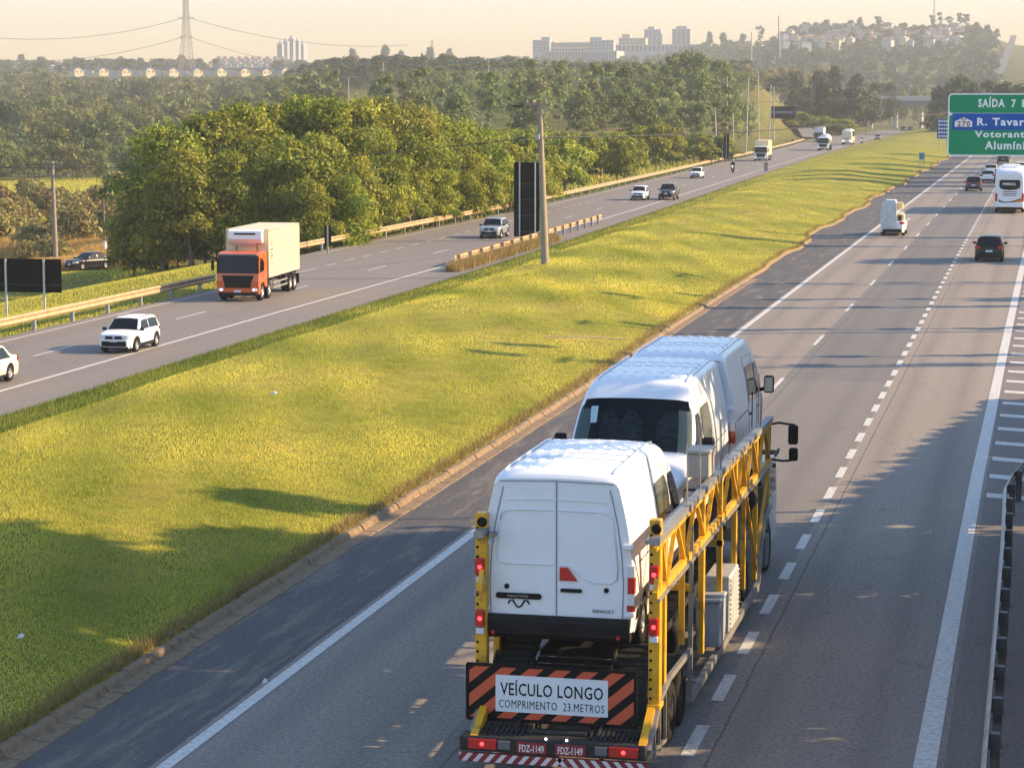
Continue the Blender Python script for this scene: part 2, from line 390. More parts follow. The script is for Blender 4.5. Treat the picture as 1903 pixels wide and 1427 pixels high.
# slip road joining from the left, and the branch that climbs away far ahead
def ribbon(mb, pts, wd, mi=0, lift=0):
    rows = []
    for i, p in enumerate(pts):
        p = Vector(p); a = Vector(pts[max(0, i - 1)]); b = Vector(pts[min(len(pts) - 1, i + 1)]); d = (b - a); d.z = 0; d.normalize(); n = Vector((d.y, -d.x, 0))
        w_ = wd[i] if isinstance(wd, (list, tuple)) else wd
        rows.append([p - n * w_ / 2 + Vector((0, 0, lift)), p + n * w_ / 2 + Vector((0, 0, lift))])
    mb.grid(rows, mi, False)
mb = MB(); ribbon(mb, SIDE, 5.0, lift=.02); struct('slip_road', mb, ASL)
mb = MB(); ribbon(mb, [tuple(at(1508, 255, 610)), tuple(at(1499, 243, 650)), tuple(at(1489, 232, 700)), tuple(at(1487, 222, 760)), tuple(at(1505, 217, 830)), tuple(at(1560, 217, 880))], 4.5); struct('branch_road', mb, ASL)

# painted lines
def paint():
    m, nt, b = nmat('road_paint')
    f = noise(nt, 9, 6, 0.75); g = noise(nt, 1.3, 3)
    c = ramp(nt, f, [(0.32, (0.20, 0.185, 0.16)), (0.46, (0.44, 0.42, 0.38)), (0.7, (0.60, 0.58, 0.53))])
    nt.links.new(c, b.inputs['Base Color']); b.inputs['Roughness'].default_value = 0.6; return m
PAINT = paint()
def line(mb, xf, y0, y1, wd, z=0.008):
    ys = ys_range(y0, y1) if y1 - y0 > 8 else [y0, y1]
    strip(mb, lambda y: xf(y) - wd / 2, lambda y: xf(y) + wd / 2, ys, z)
mb = MB()
line(mb, C(-12.2), 10, 780, 0.22)
x2 = tab([(0, -1.45), (60, -1.4), (86, -1.27), (114, -1.1), (146, -0.9), (200, -0.4), (400, 2), (780, 3)])
line(mb, x2, 10, 780, 0.33)
y = 76.5
while y < 700: line(mb, C(-8.62), y, y + 4.0, 0.14); y += 15.3
y = 13.4
while y < 500:                                                   # short broad channelising dashes
    line(mb, lambda v: -4.88 - max(0, min(1, (v - 60) / 60)) * .1, y, y + 1.75, 0.20); y += 3.27
for k in range(40):                                              # hatching of the nose right of the edge line
    yy = 57 + k * 3.0; xa = float(x2(yy)) + .3
    mb.add([(xa, yy, .008), (4.6, yy - 1.9, .008), (4.6, yy - 1.25, .008), (xa, yy + .65, .008)], [(0, 1, 2, 3)])
struct('road_marking_right', mb, PAINT)
mb = MB(); line(mb, XR, 12, 785, 0.18)
y = 20.0
while y < 700: line(mb, lambda v: XR(v) - 3.35, y, y + 4.0, 0.13); y += 15.3
line(mb, lambda v: XR(v) - 6.75, 12, 128, 0.13, z=.012)
y = 130.0
while y < 230: line(mb, lambda v: XR(v) - 6.75, y, y + 2.0, 0.13, z=.021); y += 4
line(mb, lambda v: XG(v) + .7, 140, 560, 0.12, z=.021)
struct('road_marking_left', mb, PAINT)

# kerb, gutter and the grassy median (crowned, falling away towards the far carriageway)
def kerb_material():
    m, nt, b = nmat('old_concrete')
    f = noise(nt, 3, 6, 0.7); g = noise(nt, 18, 4, 0.7)
    c = ramp(nt, f, [(0.3, (0.15, 0.095, 0.045)), (0.48, (0.25, 0.165, 0.085)), (0.66, (0.075, 0.065, 0.035))])
    c = mixc(nt, mathn(nt, 'MULTIPLY', g, 0.4), c, (0.10, 0.08, 0.06))
    nt.links.new(c, b.inputs['Base Color']); b.inputs['Roughness'].default_value = 0.9; bump(nt, b, g, 0.9, 0.03); return m
KERB = kerb_material()
rng = random.Random(4)
mb = MB(); y = 12.0; k = 0
while y < 122:
    ln = 0.98 if y < 90 else 3.9; gap = 0.03
    o = rng.uniform(-.012, .012); x = float(XM(y)) + o; x_ = float(XM(y + ln)) + o; zt_ = 0.15 + rng.uniform(-.01, .015)
    prof = [(-.10, -.05), (-.10, zt_ - .01), (-.06, zt_), (.03, zt_), (.07, zt_ - .03), (.12, 0.035), (.40, 0.02), (.44, -.05)]
    mb.add([(x + p, y, q) for p, q in prof] + [(x_ + p, y + ln - gap, q) for p, q in prof],
           [(i, i + 8, i + 9, i + 1) for i in range(7)] + [tuple(range(8)), tuple(range(15, 7, -1))])
    y += ln; k += 1
struct('kerb', mb, KERB)
def med_z(X, Y):
    a, b = XML(Y), XM(Y) - .08; t = np.clip((X - a) / (b - a), 0, 1)       # 0 at the far carriageway
    prof = np.interp(t, [0, .03, .10, .22, .36, .62, .85, 1], [-.04, .0, .12, .60, .92, .84, .42, .13])
    return prof + (np.sin(X * 1.1 + Y * .23) * np.cos(Y * .31) * .035 + np.sin(Y * .083 + X * .4) * .05) * np.sin(np.clip(t, 0, 1) * math.pi) * 2
def turf():
    m, nt, b = nmat('mown_turf')
    big = noise(nt, 0.16, 6, 0.7, stretch=(1, .45, 1)); mid = noise(nt, 1.1, 6, 0.75); fine = noise(nt, 22, 4, 0.8)
    c = ramp(nt, big, [(0.30, (0.17, 0.19, 0.030)), (0.50, (0.33, 0.32, 0.048)), (0.66, (0.42, 0.30, 0.095))])
    c = mixc(nt, ramp(nt, mid, [(0.42, (0, 0, 0)), (0.62, (.75, .75, .75))]), c, (0.17, 0.19, 0.028))
    c = mixc(nt, ramp(nt, fine, [(0.35, (.7, .7, .7)), (0.6, (0, 0, 0))]), c, (0.055, 0.060, 0.014))
    nt.links.new(c, b.inputs['Base Color']); b.inputs['Roughness'].default_value = 0.95; b.inputs['Specular IOR Level'].default_value = 0.1
    bump(nt, b, fine, 1.0, 0.06); return m
TURF = turf()
mb = MB(); rows = []
for y in ys_range(10, 800):
    a, b = float(XML(y)), float(XM(y)) - .08
    xs = [a + (b - a) * t for t in (0, .02, .05, .1, .16, .22, .28, .34, .42, .5, .58, .66, .74, .8, .86, .92, .96, 1)]
    rows.append([(x, y, float(med_z(x, y))) for x in xs] + [(b + .09, y, -.04)])
mb.grid(rows, 0, True)
n_ = len(rows[0]) - 1
for i in range(n_ - 1, len(mb.m), n_): mb.m[i] = 1; mb.sm[i] = False
struct('median_lawn', mb, [TURF, KERB])
# ------------------------------------------------------------------ grass blades (nobody could count them)
def blades(name, pts, h, wd, m, lean=.35, seed=1, tone=None):
    r = np.random.default_rng(seed); n = len(pts)
    hh = h * r.uniform(.45, 1.25, n); ww = wd * r.uniform(.6, 1.3, n); a = r.uniform(0, 2 * np.pi, n)
    dx, dy = np.cos(a), np.sin(a); b_ = r.uniform(0, 2 * np.pi, n); l = hh * lean * r.uniform(0, 1.6, n)
    P0 = pts - np.stack([dx * ww, dy * ww, np.full(n, .02)], -1); P1 = pts + np.stack([dx * ww, dy * ww, np.full(n, -.02)], -1)
    P2 = pts + np.stack([np.cos(b_) * l, np.sin(b_) * l, hh], -1)
    V = np.stack([P0, P1, P2], 1).reshape(-1, 3); Fc = np.arange(3 * n).reshape(n, 3)
    t = r.uniform(0, 1, n) if tone is None else tone
    return tag(link(name, npmesh(name, V, Fc, [m], tone=t)), kind='stuff')
GRASSM = leafmat('grass_blades', (0.175, 0.235, 0.020), (0.80, 0.67, 0.115), trans=0.45, hue=0)
DRYM = leafmat('dry_grass', (0.16, 0.15, 0.035), (0.42, 0.27, 0.11), trans=0.4, hue=0)
def scatter_median(n, y0, y1, seed, edge=0.0):
    r = np.random.default_rng(seed)
    # even density in the picture: weight towards the viewer
    u = r.uniform(0, 1, n); Y = 1 / ((1 - u) / y0 + u / y1)
    t = r.uniform(0, 1, n)
    if edge: t = t ** 1.8 * .20
    X = XML(Y) + (XM(Y) - .1 - XML(Y)) * t
    return np.stack([X, Y, med_z(X, Y)], -1)
P = scatter_median(340000, 28, 110, 1)
def patchy(P, s=.35):
    v = np.sin(P[:, 0] * s + 2 * np.sin(P[:, 1] * s * .7)) + np.sin(P[:, 1] * s * 1.3 + 2 * np.cos(P[:, 0] * s * .8)) + .8 * np.sin(P[:, 0] * 1.7 * s * 3 + P[:, 1] * 2.1 * s)
    return np.clip(.5 + v * .17 + np.random.default_rng(5).normal(0, .11, len(P)), 0, 1)
blades('lawn_grass', P, 0.062, 0.011, GRASSM, tone=patchy(P) ** 1.0, lean=.7)
P = scatter_median(120000, 100, 420, 2); blades('lawn_grass_far', P, 0.07, 0.028, GRASSM, tone=patchy(P), seed=3, lean=.7)
P = scatter_median(60000, 40, 300, 3, edge=1); blades('tall_edge_grass', P, 0.17, 0.018, leafmat('shaded_fringe_grass', (0.09, 0.13, 0.018), (0.34, 0.36, 0.05), trans=.3, hue=0), seed=4, tone=np.clip(patchy(P) * .35, 0, 1))  # fringe blades darkened in colour for the shade on the far slope
r_ = np.random.default_rng(9)
Yk = 1 / ((1 - r_.uniform(0, 1, 26000)) / 28 + r_.uniform(0, 1, 26000) * 0 + (1 - (1 - r_.uniform(0, 1, 26000))) / 28 * 0 + 0.0)if False else 28 * (420 / 28) ** r_.uniform(0, 1, 26000)
Xk = XM(Yk) - .12 - np.abs(r_.normal(0, .16, 26000)); blades('kerb_weeds', np.stack([Xk, Yk, med_z(Xk, Yk) + .01], -1), 0.15, 0.014, DRYM, seed=6, lean=.8)
def region_blades(name, n, poly_fn, h, wd, m, seed, tone=None):
    r = np.random.default_rng(seed); X, Y = poly_fn(r, n)
    z = terrain(X, Y)
    return blades(name, np.stack([X, Y, z], -1), h, wd, m, seed=seed, tone=tone)
def verge_pts(r, n):
    Y = 66 + 122 * r.uniform(0, 1, n) ** .9; X = XG(Y) - .35 - r.uniform(0, 1, n) * (14 + (Y > 100) * (Y - 100) * .32) - (Y > 128) * 1.5
    best = np.full(n, 1e9)
    for (x0, y0, z0), (x1, y1, z1) in zip(SIDE, SIDE[1:]):
        dx, dy = x1 - x0, y1 - y0; t = np.clip(((X - x0) * dx + (Y - y0) * dy) / (dx * dx + dy * dy), 0, 1); best = np.minimum(best, np.hypot(X - x0 - t * dx, Y - y0 - t * dy))
    ok = best > 2.7; return X[ok], Y[ok]
region_blades('verge_grass', 170000, verge_pts, .10, .024, GRASSM, 11)
# ------------------------------------------------------------------ trees and shrubs
BARK = mat('bark', (0.14, 0.105, 0.075), 0.9, var=.3, vscale=8, bmp=.6, bscale=30)
LEAF_BRIGHT = leafmat('leaves_yellow_green', (0.058, 0.108, 0.012), (0.43, 0.42, 0.040), trans=.35, hue=.07)  # yellow-green leaf colour, tone varying at random
LEAF_OLIVE = leafmat('leaves_olive', (0.050, 0.095, 0.022), (0.26, 0.27, 0.065), trans=.3, hue=.09)
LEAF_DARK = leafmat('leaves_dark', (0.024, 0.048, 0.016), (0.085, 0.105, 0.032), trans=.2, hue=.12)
LEAF_DRY = leafmat('leaves_dry', (0.09, 0.095, 0.028), (0.36, 0.27, 0.085), trans=.3, hue=.09)
def crown_arrays(seed, h0, h1, r, nl, leaf, lobes=11, shape='round'):
    g = np.random.default_rng(seed); hh = h1 - h0; cs = []
    for i in range(lobes):
        t = g.uniform(0, 1) ** .8
        rad = {'round': math.sin(math.pi * min(1, .18 + t * .78)) ** .7, 'cone': (1 - t) ** .75 + .12, 'umbrella': .5 + .6 * t}[shape] * r
        a = g.uniform(0, 2 * math.pi); q = math.sqrt(g.uniform(0.02, 1)) * rad * .72
        lr = r * g.uniform(.26, .46) * (1 if shape != 'cone' else .8 * (1.1 - .6 * t))
        cs.append((math.cos(a) * q, math.sin(a) * q, h0 + lr * .7 + t * max(.1, hh - 1.5 * lr), lr, g.uniform(-.28, .28)))
    cs.append((0, 0, h1 - r * .42, r * .42, g.uniform(-.1, .2))); cs.append((0, 0, h0 + hh * .5, r * .6, 0))
    c = np.array(cs); wgt = c[:, 3] ** 2; k = g.choice(len(c), nl, p=wgt / wgt.sum())
    d = g.normal(0, 1, (nl, 3)); d /= np.linalg.norm(d, axis=1)[:, None]; d[:, 2] = np.where(d[:, 2] < -.3, -d[:, 2] * .6, d[:, 2])
    rr = c[k, 3] * (1 - np.abs(g.normal(0, .20, nl))) * (1 + .16 * np.sin(d[:, 0] * 9 + k) * np.cos(d[:, 1] * 8 + 2 * k) + (g.uniform(0, 1, nl) < .06) * g.uniform(0, .35, nl))
    P = c[k, :3] + d * rr[:, None] * np.array([1, 1, .85])
    P[:, 2] = np.maximum(P[:, 2], .05)
    n = d * .7 + g.normal(0, .55, (nl, 3)) + np.array([0, 0, .25]); n /= np.linalg.norm(n, axis=1)[:, None]
    t = np.cross(n, g.normal(0, 1, (nl, 3))); t /= np.linalg.norm(t, axis=1)[:, None] + 1e-9; b = np.cross(n, t)
    s = leaf * g.uniform(.55, 1.35, nl)[:, None]
    V = np.stack([P - t * s * .9, P - b * s * .38 + n * s * .12, P + t * s * .9, P + b * s * .38 + n * s * .12], 1)
    tone = np.clip(.45 + c[k, 4] + g.normal(0, .22, nl), 0, 1)
    return V.reshape(-1, 3), tone
def crown_mesh(name, seed, h0, h1, r, nl, leaf, m, lobes=11, shape='round', trunk=None):
    V, tone = crown_arrays(seed, h0, h1, r, nl, leaf, lobes, shape); n = len(tone)
    Fc = np.arange(4 * n).reshape(n, 4); midx = np.zeros(n, int); mats = [m]
    if trunk:                                   # small trees: trunk in the same mesh
        tv = []; tf = []; s_ = 5
        for i, (z, q) in enumerate(((-.5, trunk), (h0 + (h1 - h0) * .55, trunk * .45))):
            tv += [(math.cos(a * 2 * math.pi / s_) * q, math.sin(a * 2 * math.pi / s_) * q, z) for a in range(s_)]
        o = len(V); V = np.vstack([V, np.array(tv)])
        tf = np.array([(o + i, o + (i + 1) % s_, o + s_ + (i + 1) % s_, o + s_ + i) for i in range(s_)])
        Fc = np.vstack([Fc, tf]); midx = np.concatenate([midx, np.ones(s_, int)]); tone = np.concatenate([tone, np.zeros(s_)]); mats = [m, BARK]
    return npmesh(name, V, Fc, mats, tone=tone, midx=midx)
def trunk_mesh(seed, h0, h1, r, rad):
    g = random.Random(seed); mb = MB(); top = h0 + (h1 - h0) * .75
    pts = [(g.uniform(-.12, .12) * i, g.uniform(-.12, .12) * i, -.4 + (top + .4) * i / 6) for i in range(7)]
    mb.path(pts, rad, 8, r1=rad * .3)
    for i in range(6):
        a = g.uniform(0, 6.28); z = h0 * .6 + (h1 - h0) * g.uniform(.05, .5); q = r * g.uniform(.4, .75)
        mb.path([(0, 0, z), (math.cos(a) * q * .5, math.sin(a) * q * .5, z + q * .45), (math.cos(a) * q, math.sin(a) * q, z + q * .8)], rad * .42, 5, r1=rad * .12)
    return mb.mesh('trunk', [BARK])
_kind = {}
def tree_kind(key, n, **k):
    """n variants of (trunk mesh, crown mesh) or a single small mesh"""
    out = []
    for i in range(n):
        tr = k.get('two', True)
        if tr: out.append((trunk_mesh(k['seed'] + i, k['h0'], k['h1'], k['r'], k['rad']),
                           crown_mesh('crown', k['seed'] + i, k['h0'], k['h1'], k['r'], k['nl'], k['leaf'], k['m'], k.get('lobes', 11), k.get('shape', 'round'))))
        else: out.append(crown_mesh('tree_' + key, k['seed'] + i, k['h0'], k['h1'], k['r'], k['nl'], k['leaf'], k['m'], k.get('lobes', 8), k.get('shape', 'round'), trunk=k['rad']))
    _kind[key] = out
g0 = random.Random(77)
def put_tree(name, key, x, y, z, sc, label, cat='tree', group=None, sz=None):
    v = g0.choice(_kind[key]); rz = g0.uniform(0, 6.28); s = (sc * g0.uniform(.92, 1.08), sc * g0.uniform(.92, 1.08), sc if sz is None else sz)
    if isinstance(v, tuple):
        t = thing(name, label, cat, (x, y, z), rz, group); t.scale = s
        link('trunk', v[0], t); link('crown', v[1], t)
    else:
        t = link(name, v, None, (x, y, z)); t.rotation_euler = (0, 0, rz); t.scale = s; tag(t, label, cat, group)
    return t
tree_kind('big', 6, seed=10, h0=.1, h1=10, r=4.0, nl=11500, leaf=.205, rad=.2, m=LEAF_BRIGHT, lobes=26)
tree_kind('scrub', 5, seed=30, h0=.0, h1=5, r=2.8, nl=4200, leaf=.21, rad=.1, m=LEAF_BRIGHT, lobes=14)
tree_kind('bank', 5, seed=50, h0=.2, h1=7, r=3.0, nl=2600, leaf=.33, rad=.12, m=LEAF_BRIGHT, lobes=14, two=False)
tree_kind('olive', 7, seed=70, h0=.0, h1=9, r=4.2, nl=1500, leaf=.48, rad=.16, m=LEAF_OLIVE, lobes=13, two=False)
tree_kind('dark', 5, seed=90, h0=-.4, h1=10, r=4.6, nl=1500, leaf=.52, rad=.16, m=LEAF_DARK, lobes=13, two=False)
tree_kind('gum', 6, seed=110, h0=2.0, h1=12, r=2.3, nl=900, leaf=.48, rad=.12, m=LEAF_OLIVE, lobes=10, shape='cone', two=False)
tree_kind('dry', 4, seed=130, h0=.0, h1=3, r=2.2, nl=1300, leaf=.22, rad=.05, m=LEAF_DRY, lobes=9, two=False)
tree_kind('far', 5, seed=150, h0=.5, h1=11, r=5.5, nl=500, leaf=1.1, rad=.2, m=LEAF_DARK, lobes=10, two=False)
tree_kind('tall', 4, seed=170, h0=5, h1=16, r=4.6, nl=420, leaf=.9, rad=.22, m=LEAF_DARK, lobes=7, shape='umbrella', two=False)

# the big sunlit clump beside the far carriageway: (column, metres up the road, row of its top)
BIG = [(305, 150, 222), (352, 146, 268), (290, 162, 250), (405, 160, 198), (455, 163, 182), (510, 168, 184), (560, 170, 172), (610, 168, 174), (665, 172, 172), (715, 174, 178),
       (765, 178, 184), (815, 182, 205), (862, 188, 216), (905, 194, 236), (430, 148, 275), (490, 150, 315), (545, 150, 255), (600, 152, 240), (655, 156, 235), (705, 162, 232), (760, 168, 246),
       (810, 174, 255), (858, 180, 268), (380, 152, 330), (300, 146, 330), (575, 147, 330), (640, 150, 320)]
wh = ['leftmost', 'second', 'third', 'fourth', 'fifth', 'sixth', 'seventh', 'eighth', 'ninth', 'tenth', 'eleventh', 'twelfth', 'thirteenth', 'fourteenth', 'fifteenth', 'sixteenth', 'seventeenth',
      'eighteenth', 'nineteenth', 'twentieth', 'twenty-first', 'twenty-second', 'twenty-third', 'twenty-fourth', 'twenty-fifth', 'twenty-sixth', 'twenty-seventh', 'twenty-eighth', 'twenty-ninth', 'thirtieth']
order = {p: i for i, p in enumerate(sorted(BIG))}
for p in BIG:
    px, Y, top = p; b_ = at(px, 400, Y); zt_ = at(px, top, Y).z; s = (zt_ - tz(b_.x, Y)) / 10.0
    put_tree('leafy_tree', 'big', b_.x, Y, tz(b_.x, Y), max(.62, s * .98), 'tall yellow-green tree, %s from the left in the sunlit clump behind the orange truck' % wh[order[p]],
             group='sunlit trees beside the far carriageway', sz=s)
SH = [(615, 152, 385), (680, 160, 372), (730, 166, 362), (780, 172, 350), (828, 178, 340), (875, 185, 332), (560, 147, 400), (500, 147, 400), (920, 192, 315), (965, 199, 305), (1010, 207, 300), (250, 150, 385), (330, 150, 400), (400, 150, 392), (470, 150, 385), (535, 150, 380), (590, 150, 372), (650, 157, 360), (705, 163, 350), (755, 170, 340), (805, 175, 330), (850, 182, 325),
      (900, 188, 300), (945, 196, 296), (990, 202, 285), (930, 205, 262), (440, 153, 440), (360, 158, 445)]
for i, (px, Y, top) in enumerate(SH):
    b_ = at(px, 400, Y); zt_ = at(px, top, Y).z; s = (zt_ - tz(b_.x, Y)) / 5.0
    put_tree('leafy_shrub', 'scrub', b_.x, Y, tz(b_.x, Y), max(.6, s), 'low leafy shrub filling the foot of the sunlit tree clump by the guardrail', 'shrub', 'shrubs at the foot of the tree clump', sz=s)
# bank of bushes running on beside the guardrail
rb = random.Random(5); n = 0
topf = tab([(920, 235), (1000, 236), (1100, 246), (1180, 232), (1240, 222), (1300, 238), (1345, 246), (1390, 262), (1420, 268)])
used = []
for k in range(900):
    if n >= 84: break
    Y = rb.uniform(195, 400); d = rb.uniform(1.5, 26); x = float(XG(Y)) - d
    if any((x - a) ** 2 + (Y - b) ** 2 < 14 for a, b in used): continue
    px = CX + F * math.tan(math.atan2(x, Y) + TH)
    if px < 890 or px > 1425: continue
    used.append((x, Y)); n += 1; z = tz(x, Y)
    zt_ = min(at(px, float(topf(px)) + rb.uniform(0, 30), Y).z, z + 8.5)
    put_tree('bank_bush', 'bank', x, Y, z, rb.uniform(.75, 1.1), 'bushy yellow-green tree in the strip along the far guardrail', group='bushes along the far guardrail', sz=max(1.6, zt_ - z) / 7.0)
# woods of the valley on the left and the slope in the middle
def forest(nm, key, cnt, pxr, dr, mind, scr, label, group, seed, hcap=None, ykeep=None):
    r = random.Random(seed); pts = []; tries = 0
    while len(pts) < cnt and tries < cnt * 60:
        tries += 1
        px = r.uniform(*pxr); u = r.random(); D_ = math.sqrt(dr[0] ** 2 + u * (dr[1] ** 2 - dr[0] ** 2)) if dr[2] else dr[0] + u * (dr[1] - dr[0])
        v = at(px, 250, 100.0); k = D_ / math.hypot(v.x, 100.0); x, y = v.x * k, 100.0 * k
        if ykeep and not ykeep(x, y, px): continue
        if any((x - a) ** 2 + (y - b) ** 2 < mind ** 2 for a, b, c in pts): continue
        pts.append((x, y, px))
    for x, y, px in pts:
        kk = key if isinstance(key, str) else r.choice(key); s = r.uniform(*scr); sz = s * r.uniform(.85, 1.2)
        if hcap:
            lim = at(px, hcap(px), y).z - tz(x, y); tall = {'olive': 9, 'dark': 10, 'gum': 12, 'far': 11, 'tall': 16, 'bank': 7, 'dry': 3}[kk]
            if sz * tall > lim: sz = max(.3, lim / tall)
        label_, group_ = label, group
        if nm == 'slope_tree' and kk == 'olive': label_, group_ = 'rounder olive tree among the slender ones of the middle slope', 'rounder trees of the middle slope'
        if nm == 'valley_tree' and kk == 'dark': label_, group_ = 'dark green tree among the olive ones in the wood across the valley', 'dark trees of the wood across the valley'
        put_tree(nm, kk, x, y, tz(x, y), s, label_, 'shrub' if kk == 'dry' else 'tree', group_, sz=sz)
    return pts
def offroad(x, y, px): return x < float(XG(min(y, 1000))) - 8
forest('valley_tree', ('olive', 'olive', 'dark', 'olive'), 150, (-40, 560), (430, 900, True), 6.5, (.75, 1.25), 'olive crowned tree in the wood across the valley left of the far carriageway', 'trees of the wood across the valley', 1, ykeep=offroad)
forest('slope_tree', ('gum', 'gum', 'gum', 'olive'), 190, (700, 1360), (360, 820, True), 4.6, (.75, 1.1), 'slender grey-green tree of the plantation on the middle slope', 'plantation trees on the middle slope', 2,
       hcap=tab([(560, 150), (850, 120), (1000, 112), (1200, 118), (1260, 98), (1350, 118), (1400, 130)]), ykeep=offroad)
forest('ridge_tree', 'dark', 110, (535, 1010), (840, 1010, True), 6.0, (.8, 1.15), 'dark tree of the shaded wood on the ridge behind the street lamps', 'dark trees of the shaded ridge wood', 3,
       hcap=tab([(520, 150), (545, 125), (600, 108), (700, 100), (760, 102), (850, 98), (880, 89), (970, 89), (990, 110), (1010, 118)]))
forest('field_shrub', 'dry', 46, (-20, 300), (215, 340, False), 3.5, (.8, 1.5), 'brownish dry shrub in the rough field behind the black sedan', 'dry shrubs in the rough field', 4, ykeep=lambda x, y, px: x < -62)
forest('meadow_tree', 'olive', 16, (-20, 240), (425, 470, False), 5, (.5, .8), 'small sunlit tree at the far edge of the green meadow', 'small trees edging the meadow', 6)
# right of the far carriageway end: bushes by the flyover, dark trees behind the green sign
for i, (px, Y, top, key, sc) in enumerate([(1500, 700, 158, 'dark', 1.1), (1530, 690, 150, 'dark', 1.2), (1556, 700, 160, 'dark', 1.1), (1585, 690, 158, 'dark', 1.3), (1610, 700, 168, 'dark', 1.1), (1480, 720, 170, 'dark', 1.0),
        (1520, 820, 128, 'dark', 1.3), (1550, 830, 122, 'dark', 1.2), (1480, 830, 132, 'dark', 1.2), (1590, 830, 135, 'dark', 1.2), (1625, 850, 150, 'dark', 1.2), (1655, 860, 152, 'dark', 1.1), (1440, 800, 140, 'dark', 1.2),
        (1745, 700, 160, 'dark', 1.1), (1768, 720, 150, 'dark', 1.0), (1787, 700, 136, 'dark', 1.0), (1805, 690, 148, 'dark', 1.1), (1835, 700, 146, 'dark', 1.3), (1868, 690, 150, 'dark', 1.2), (1898, 700, 152, 'dark', 1.3),
        (1930, 680, 150, 'dark', 1.3), (1735, 760, 185, 'dark', .8), (1750, 640, 215, 'dark', .7), (1640, 1040, 150, 'dark', 1.1), (1700, 1060, 160, 'olive', 1.0), (1680, 1050, 168, 'dry', 2.0), (1720, 1050, 165, 'dry', 2.2),
        (1400, 760, 150, 'olive', 1.2), (1365, 720, 130, 'olive', 1.2), (1340, 640, 110, 'olive', 1.2), (1300, 600, 96, 'olive', 1.2), (1275, 610, 92, 'olive', 1.2), (1250, 620, 105, 'olive', 1.1)]):
    b_ = at(px, 200, Y); z = tz(b_.x, Y); tall = {'dark': 10, 'olive': 9, 'dry': 3}[key]
    s = (at(px, top, Y).z - z) / tall
    lab = {'dark': 'dark rounded tree left of the flyover, behind the lorries' if px < 1730 else 'dark tree just behind the big green sign', 'olive': 'sunlit tree on the slope behind the utility poles', 'dry': 'brown scrub beyond the flyover'}[key]
    grp = {'dark': 'dark trees left of the flyover' if px < 1730 else 'dark trees behind the big green sign', 'olive': 'sunlit trees behind the utility poles', 'dry': 'scrub beyond the flyover'}[key]
    put_tree('roadside_tree', key, b_.x, Y, z, sc, lab, 'tree' if key != 'dry' else 'shrub', grp, sz=max(.3, s))
for i in range(46):
    px = 1470 + i * 3.6 if i < 30 else 1735 + (i - 30) * 13; Y = 672 + (i * 29) % 40; b_ = at(px, 215, Y); z = tz(b_.x, Y)
    put_tree('low_bush', 'bank', b_.x, Y, z, 1.3, 'low green bush under the dark trees at the end of the median', 'shrub', 'low bushes under the dark trees', sz=.55 + (i % 4) * .12)
for i, px in enumerate(range(1300, 1570, 17)):
    Y = 900 + (i * 37) % 120; b_ = at(px, 200, Y); z = tz(b_.x, Y)
    put_tree('dry_bush', 'dry', b_.x, Y, z, 2.2, 'sun-browned bush on the bare bank right of the plantation', 'shrub', 'sun-browned bushes on the bank', sz=max(.8, (at(px, 118 + (i * 13) % 16, Y).z - z) / 3))
# far woods that read as one mass
def woods(name, cnt, pxr, dr, seed, hr=(7, 12), rr=(4, 7), top=None, m=LEAF_DARK, nl=110, leaf=1.5):
    r = random.Random(seed); Vs = []; Ts = []
    base = [crown_arrays(900 + i, 0.3, 10, 5, nl, leaf, 8) for i in range(6)]
    for i in range(cnt):
        px = r.uniform(*pxr); D_ = math.sqrt(r.uniform(dr[0] ** 2, dr[1] ** 2)); v = at(px, 250, 100.0); k = D_ / math.hypot(v.x, 100.0); x, y = v.x * k, 100 * k
        z = tz(x, y); h = r.uniform(*hr) / 10; q = r.uniform(*rr) / 5
        if top is not None: h = max(.15, min(h, (at(px, top(px), y).z - z) / 10))
        V, T = base[r.randrange(6)]; a = r.uniform(0, 6.28); c_, s_ = math.cos(a), math.sin(a)
        Vs.append(np.stack([(V[:, 0] * c_ - V[:, 1] * s_) * q + x, (V[:, 0] * s_ + V[:, 1] * c_) * q + y, V[:, 2] * h + z], -1)); Ts.append(np.clip(T + r.uniform(-.25, .25), 0, 1))
    V = np.vstack(Vs); T = np.concatenate(Ts); return tag(link(name, npmesh(name, V, np.arange(len(V)).reshape(-1, 4), [m], tone=T)), kind='stuff')
woods('valley_woods', 1000, (-800, 620), (560, 1300), 21, m=LEAF_OLIVE, leaf=1.1, nl=170, top=tab([(-150, 114), (85, 120), (110, 142), (530, 142), (560, 128), (620, 118)]))
woods('ridge_woods', 330, (560, 1400), (860, 1500), 22, m=LEAF_DARK, top=tab([(560, 125), (700, 102), (880, 92), (1000, 122), (1150, 112), (1250, 98), (1400, 112)]))
woods('far_woods', 820, (-700, 1300), (1500, 2500), 23, rr=(5, 9), m=LEAF_DARK, top=tab([(-100, 110), (110, 112), (130, 108), (370, 110), (385, 127), (506, 127), (512, 112), (566, 112), (570, 120), (600, 110), (1000, 104), (1300, 86)]))
woods('hillside_woods', 780, (1250, 1845), (1300, 2420), 24, rr=(5, 9), m=LEAF_DARK)
woods('plantation_woods', 420, (800, 1400), (480, 900), 25, m=LEAF_OLIVE, hr=(6, 9), rr=(2.2, 3.6), top=tab([(560, 150), (850, 130), (1000, 122), (1200, 126), (1260, 106), (1350, 125), (1400, 138)]), leaf=.9)
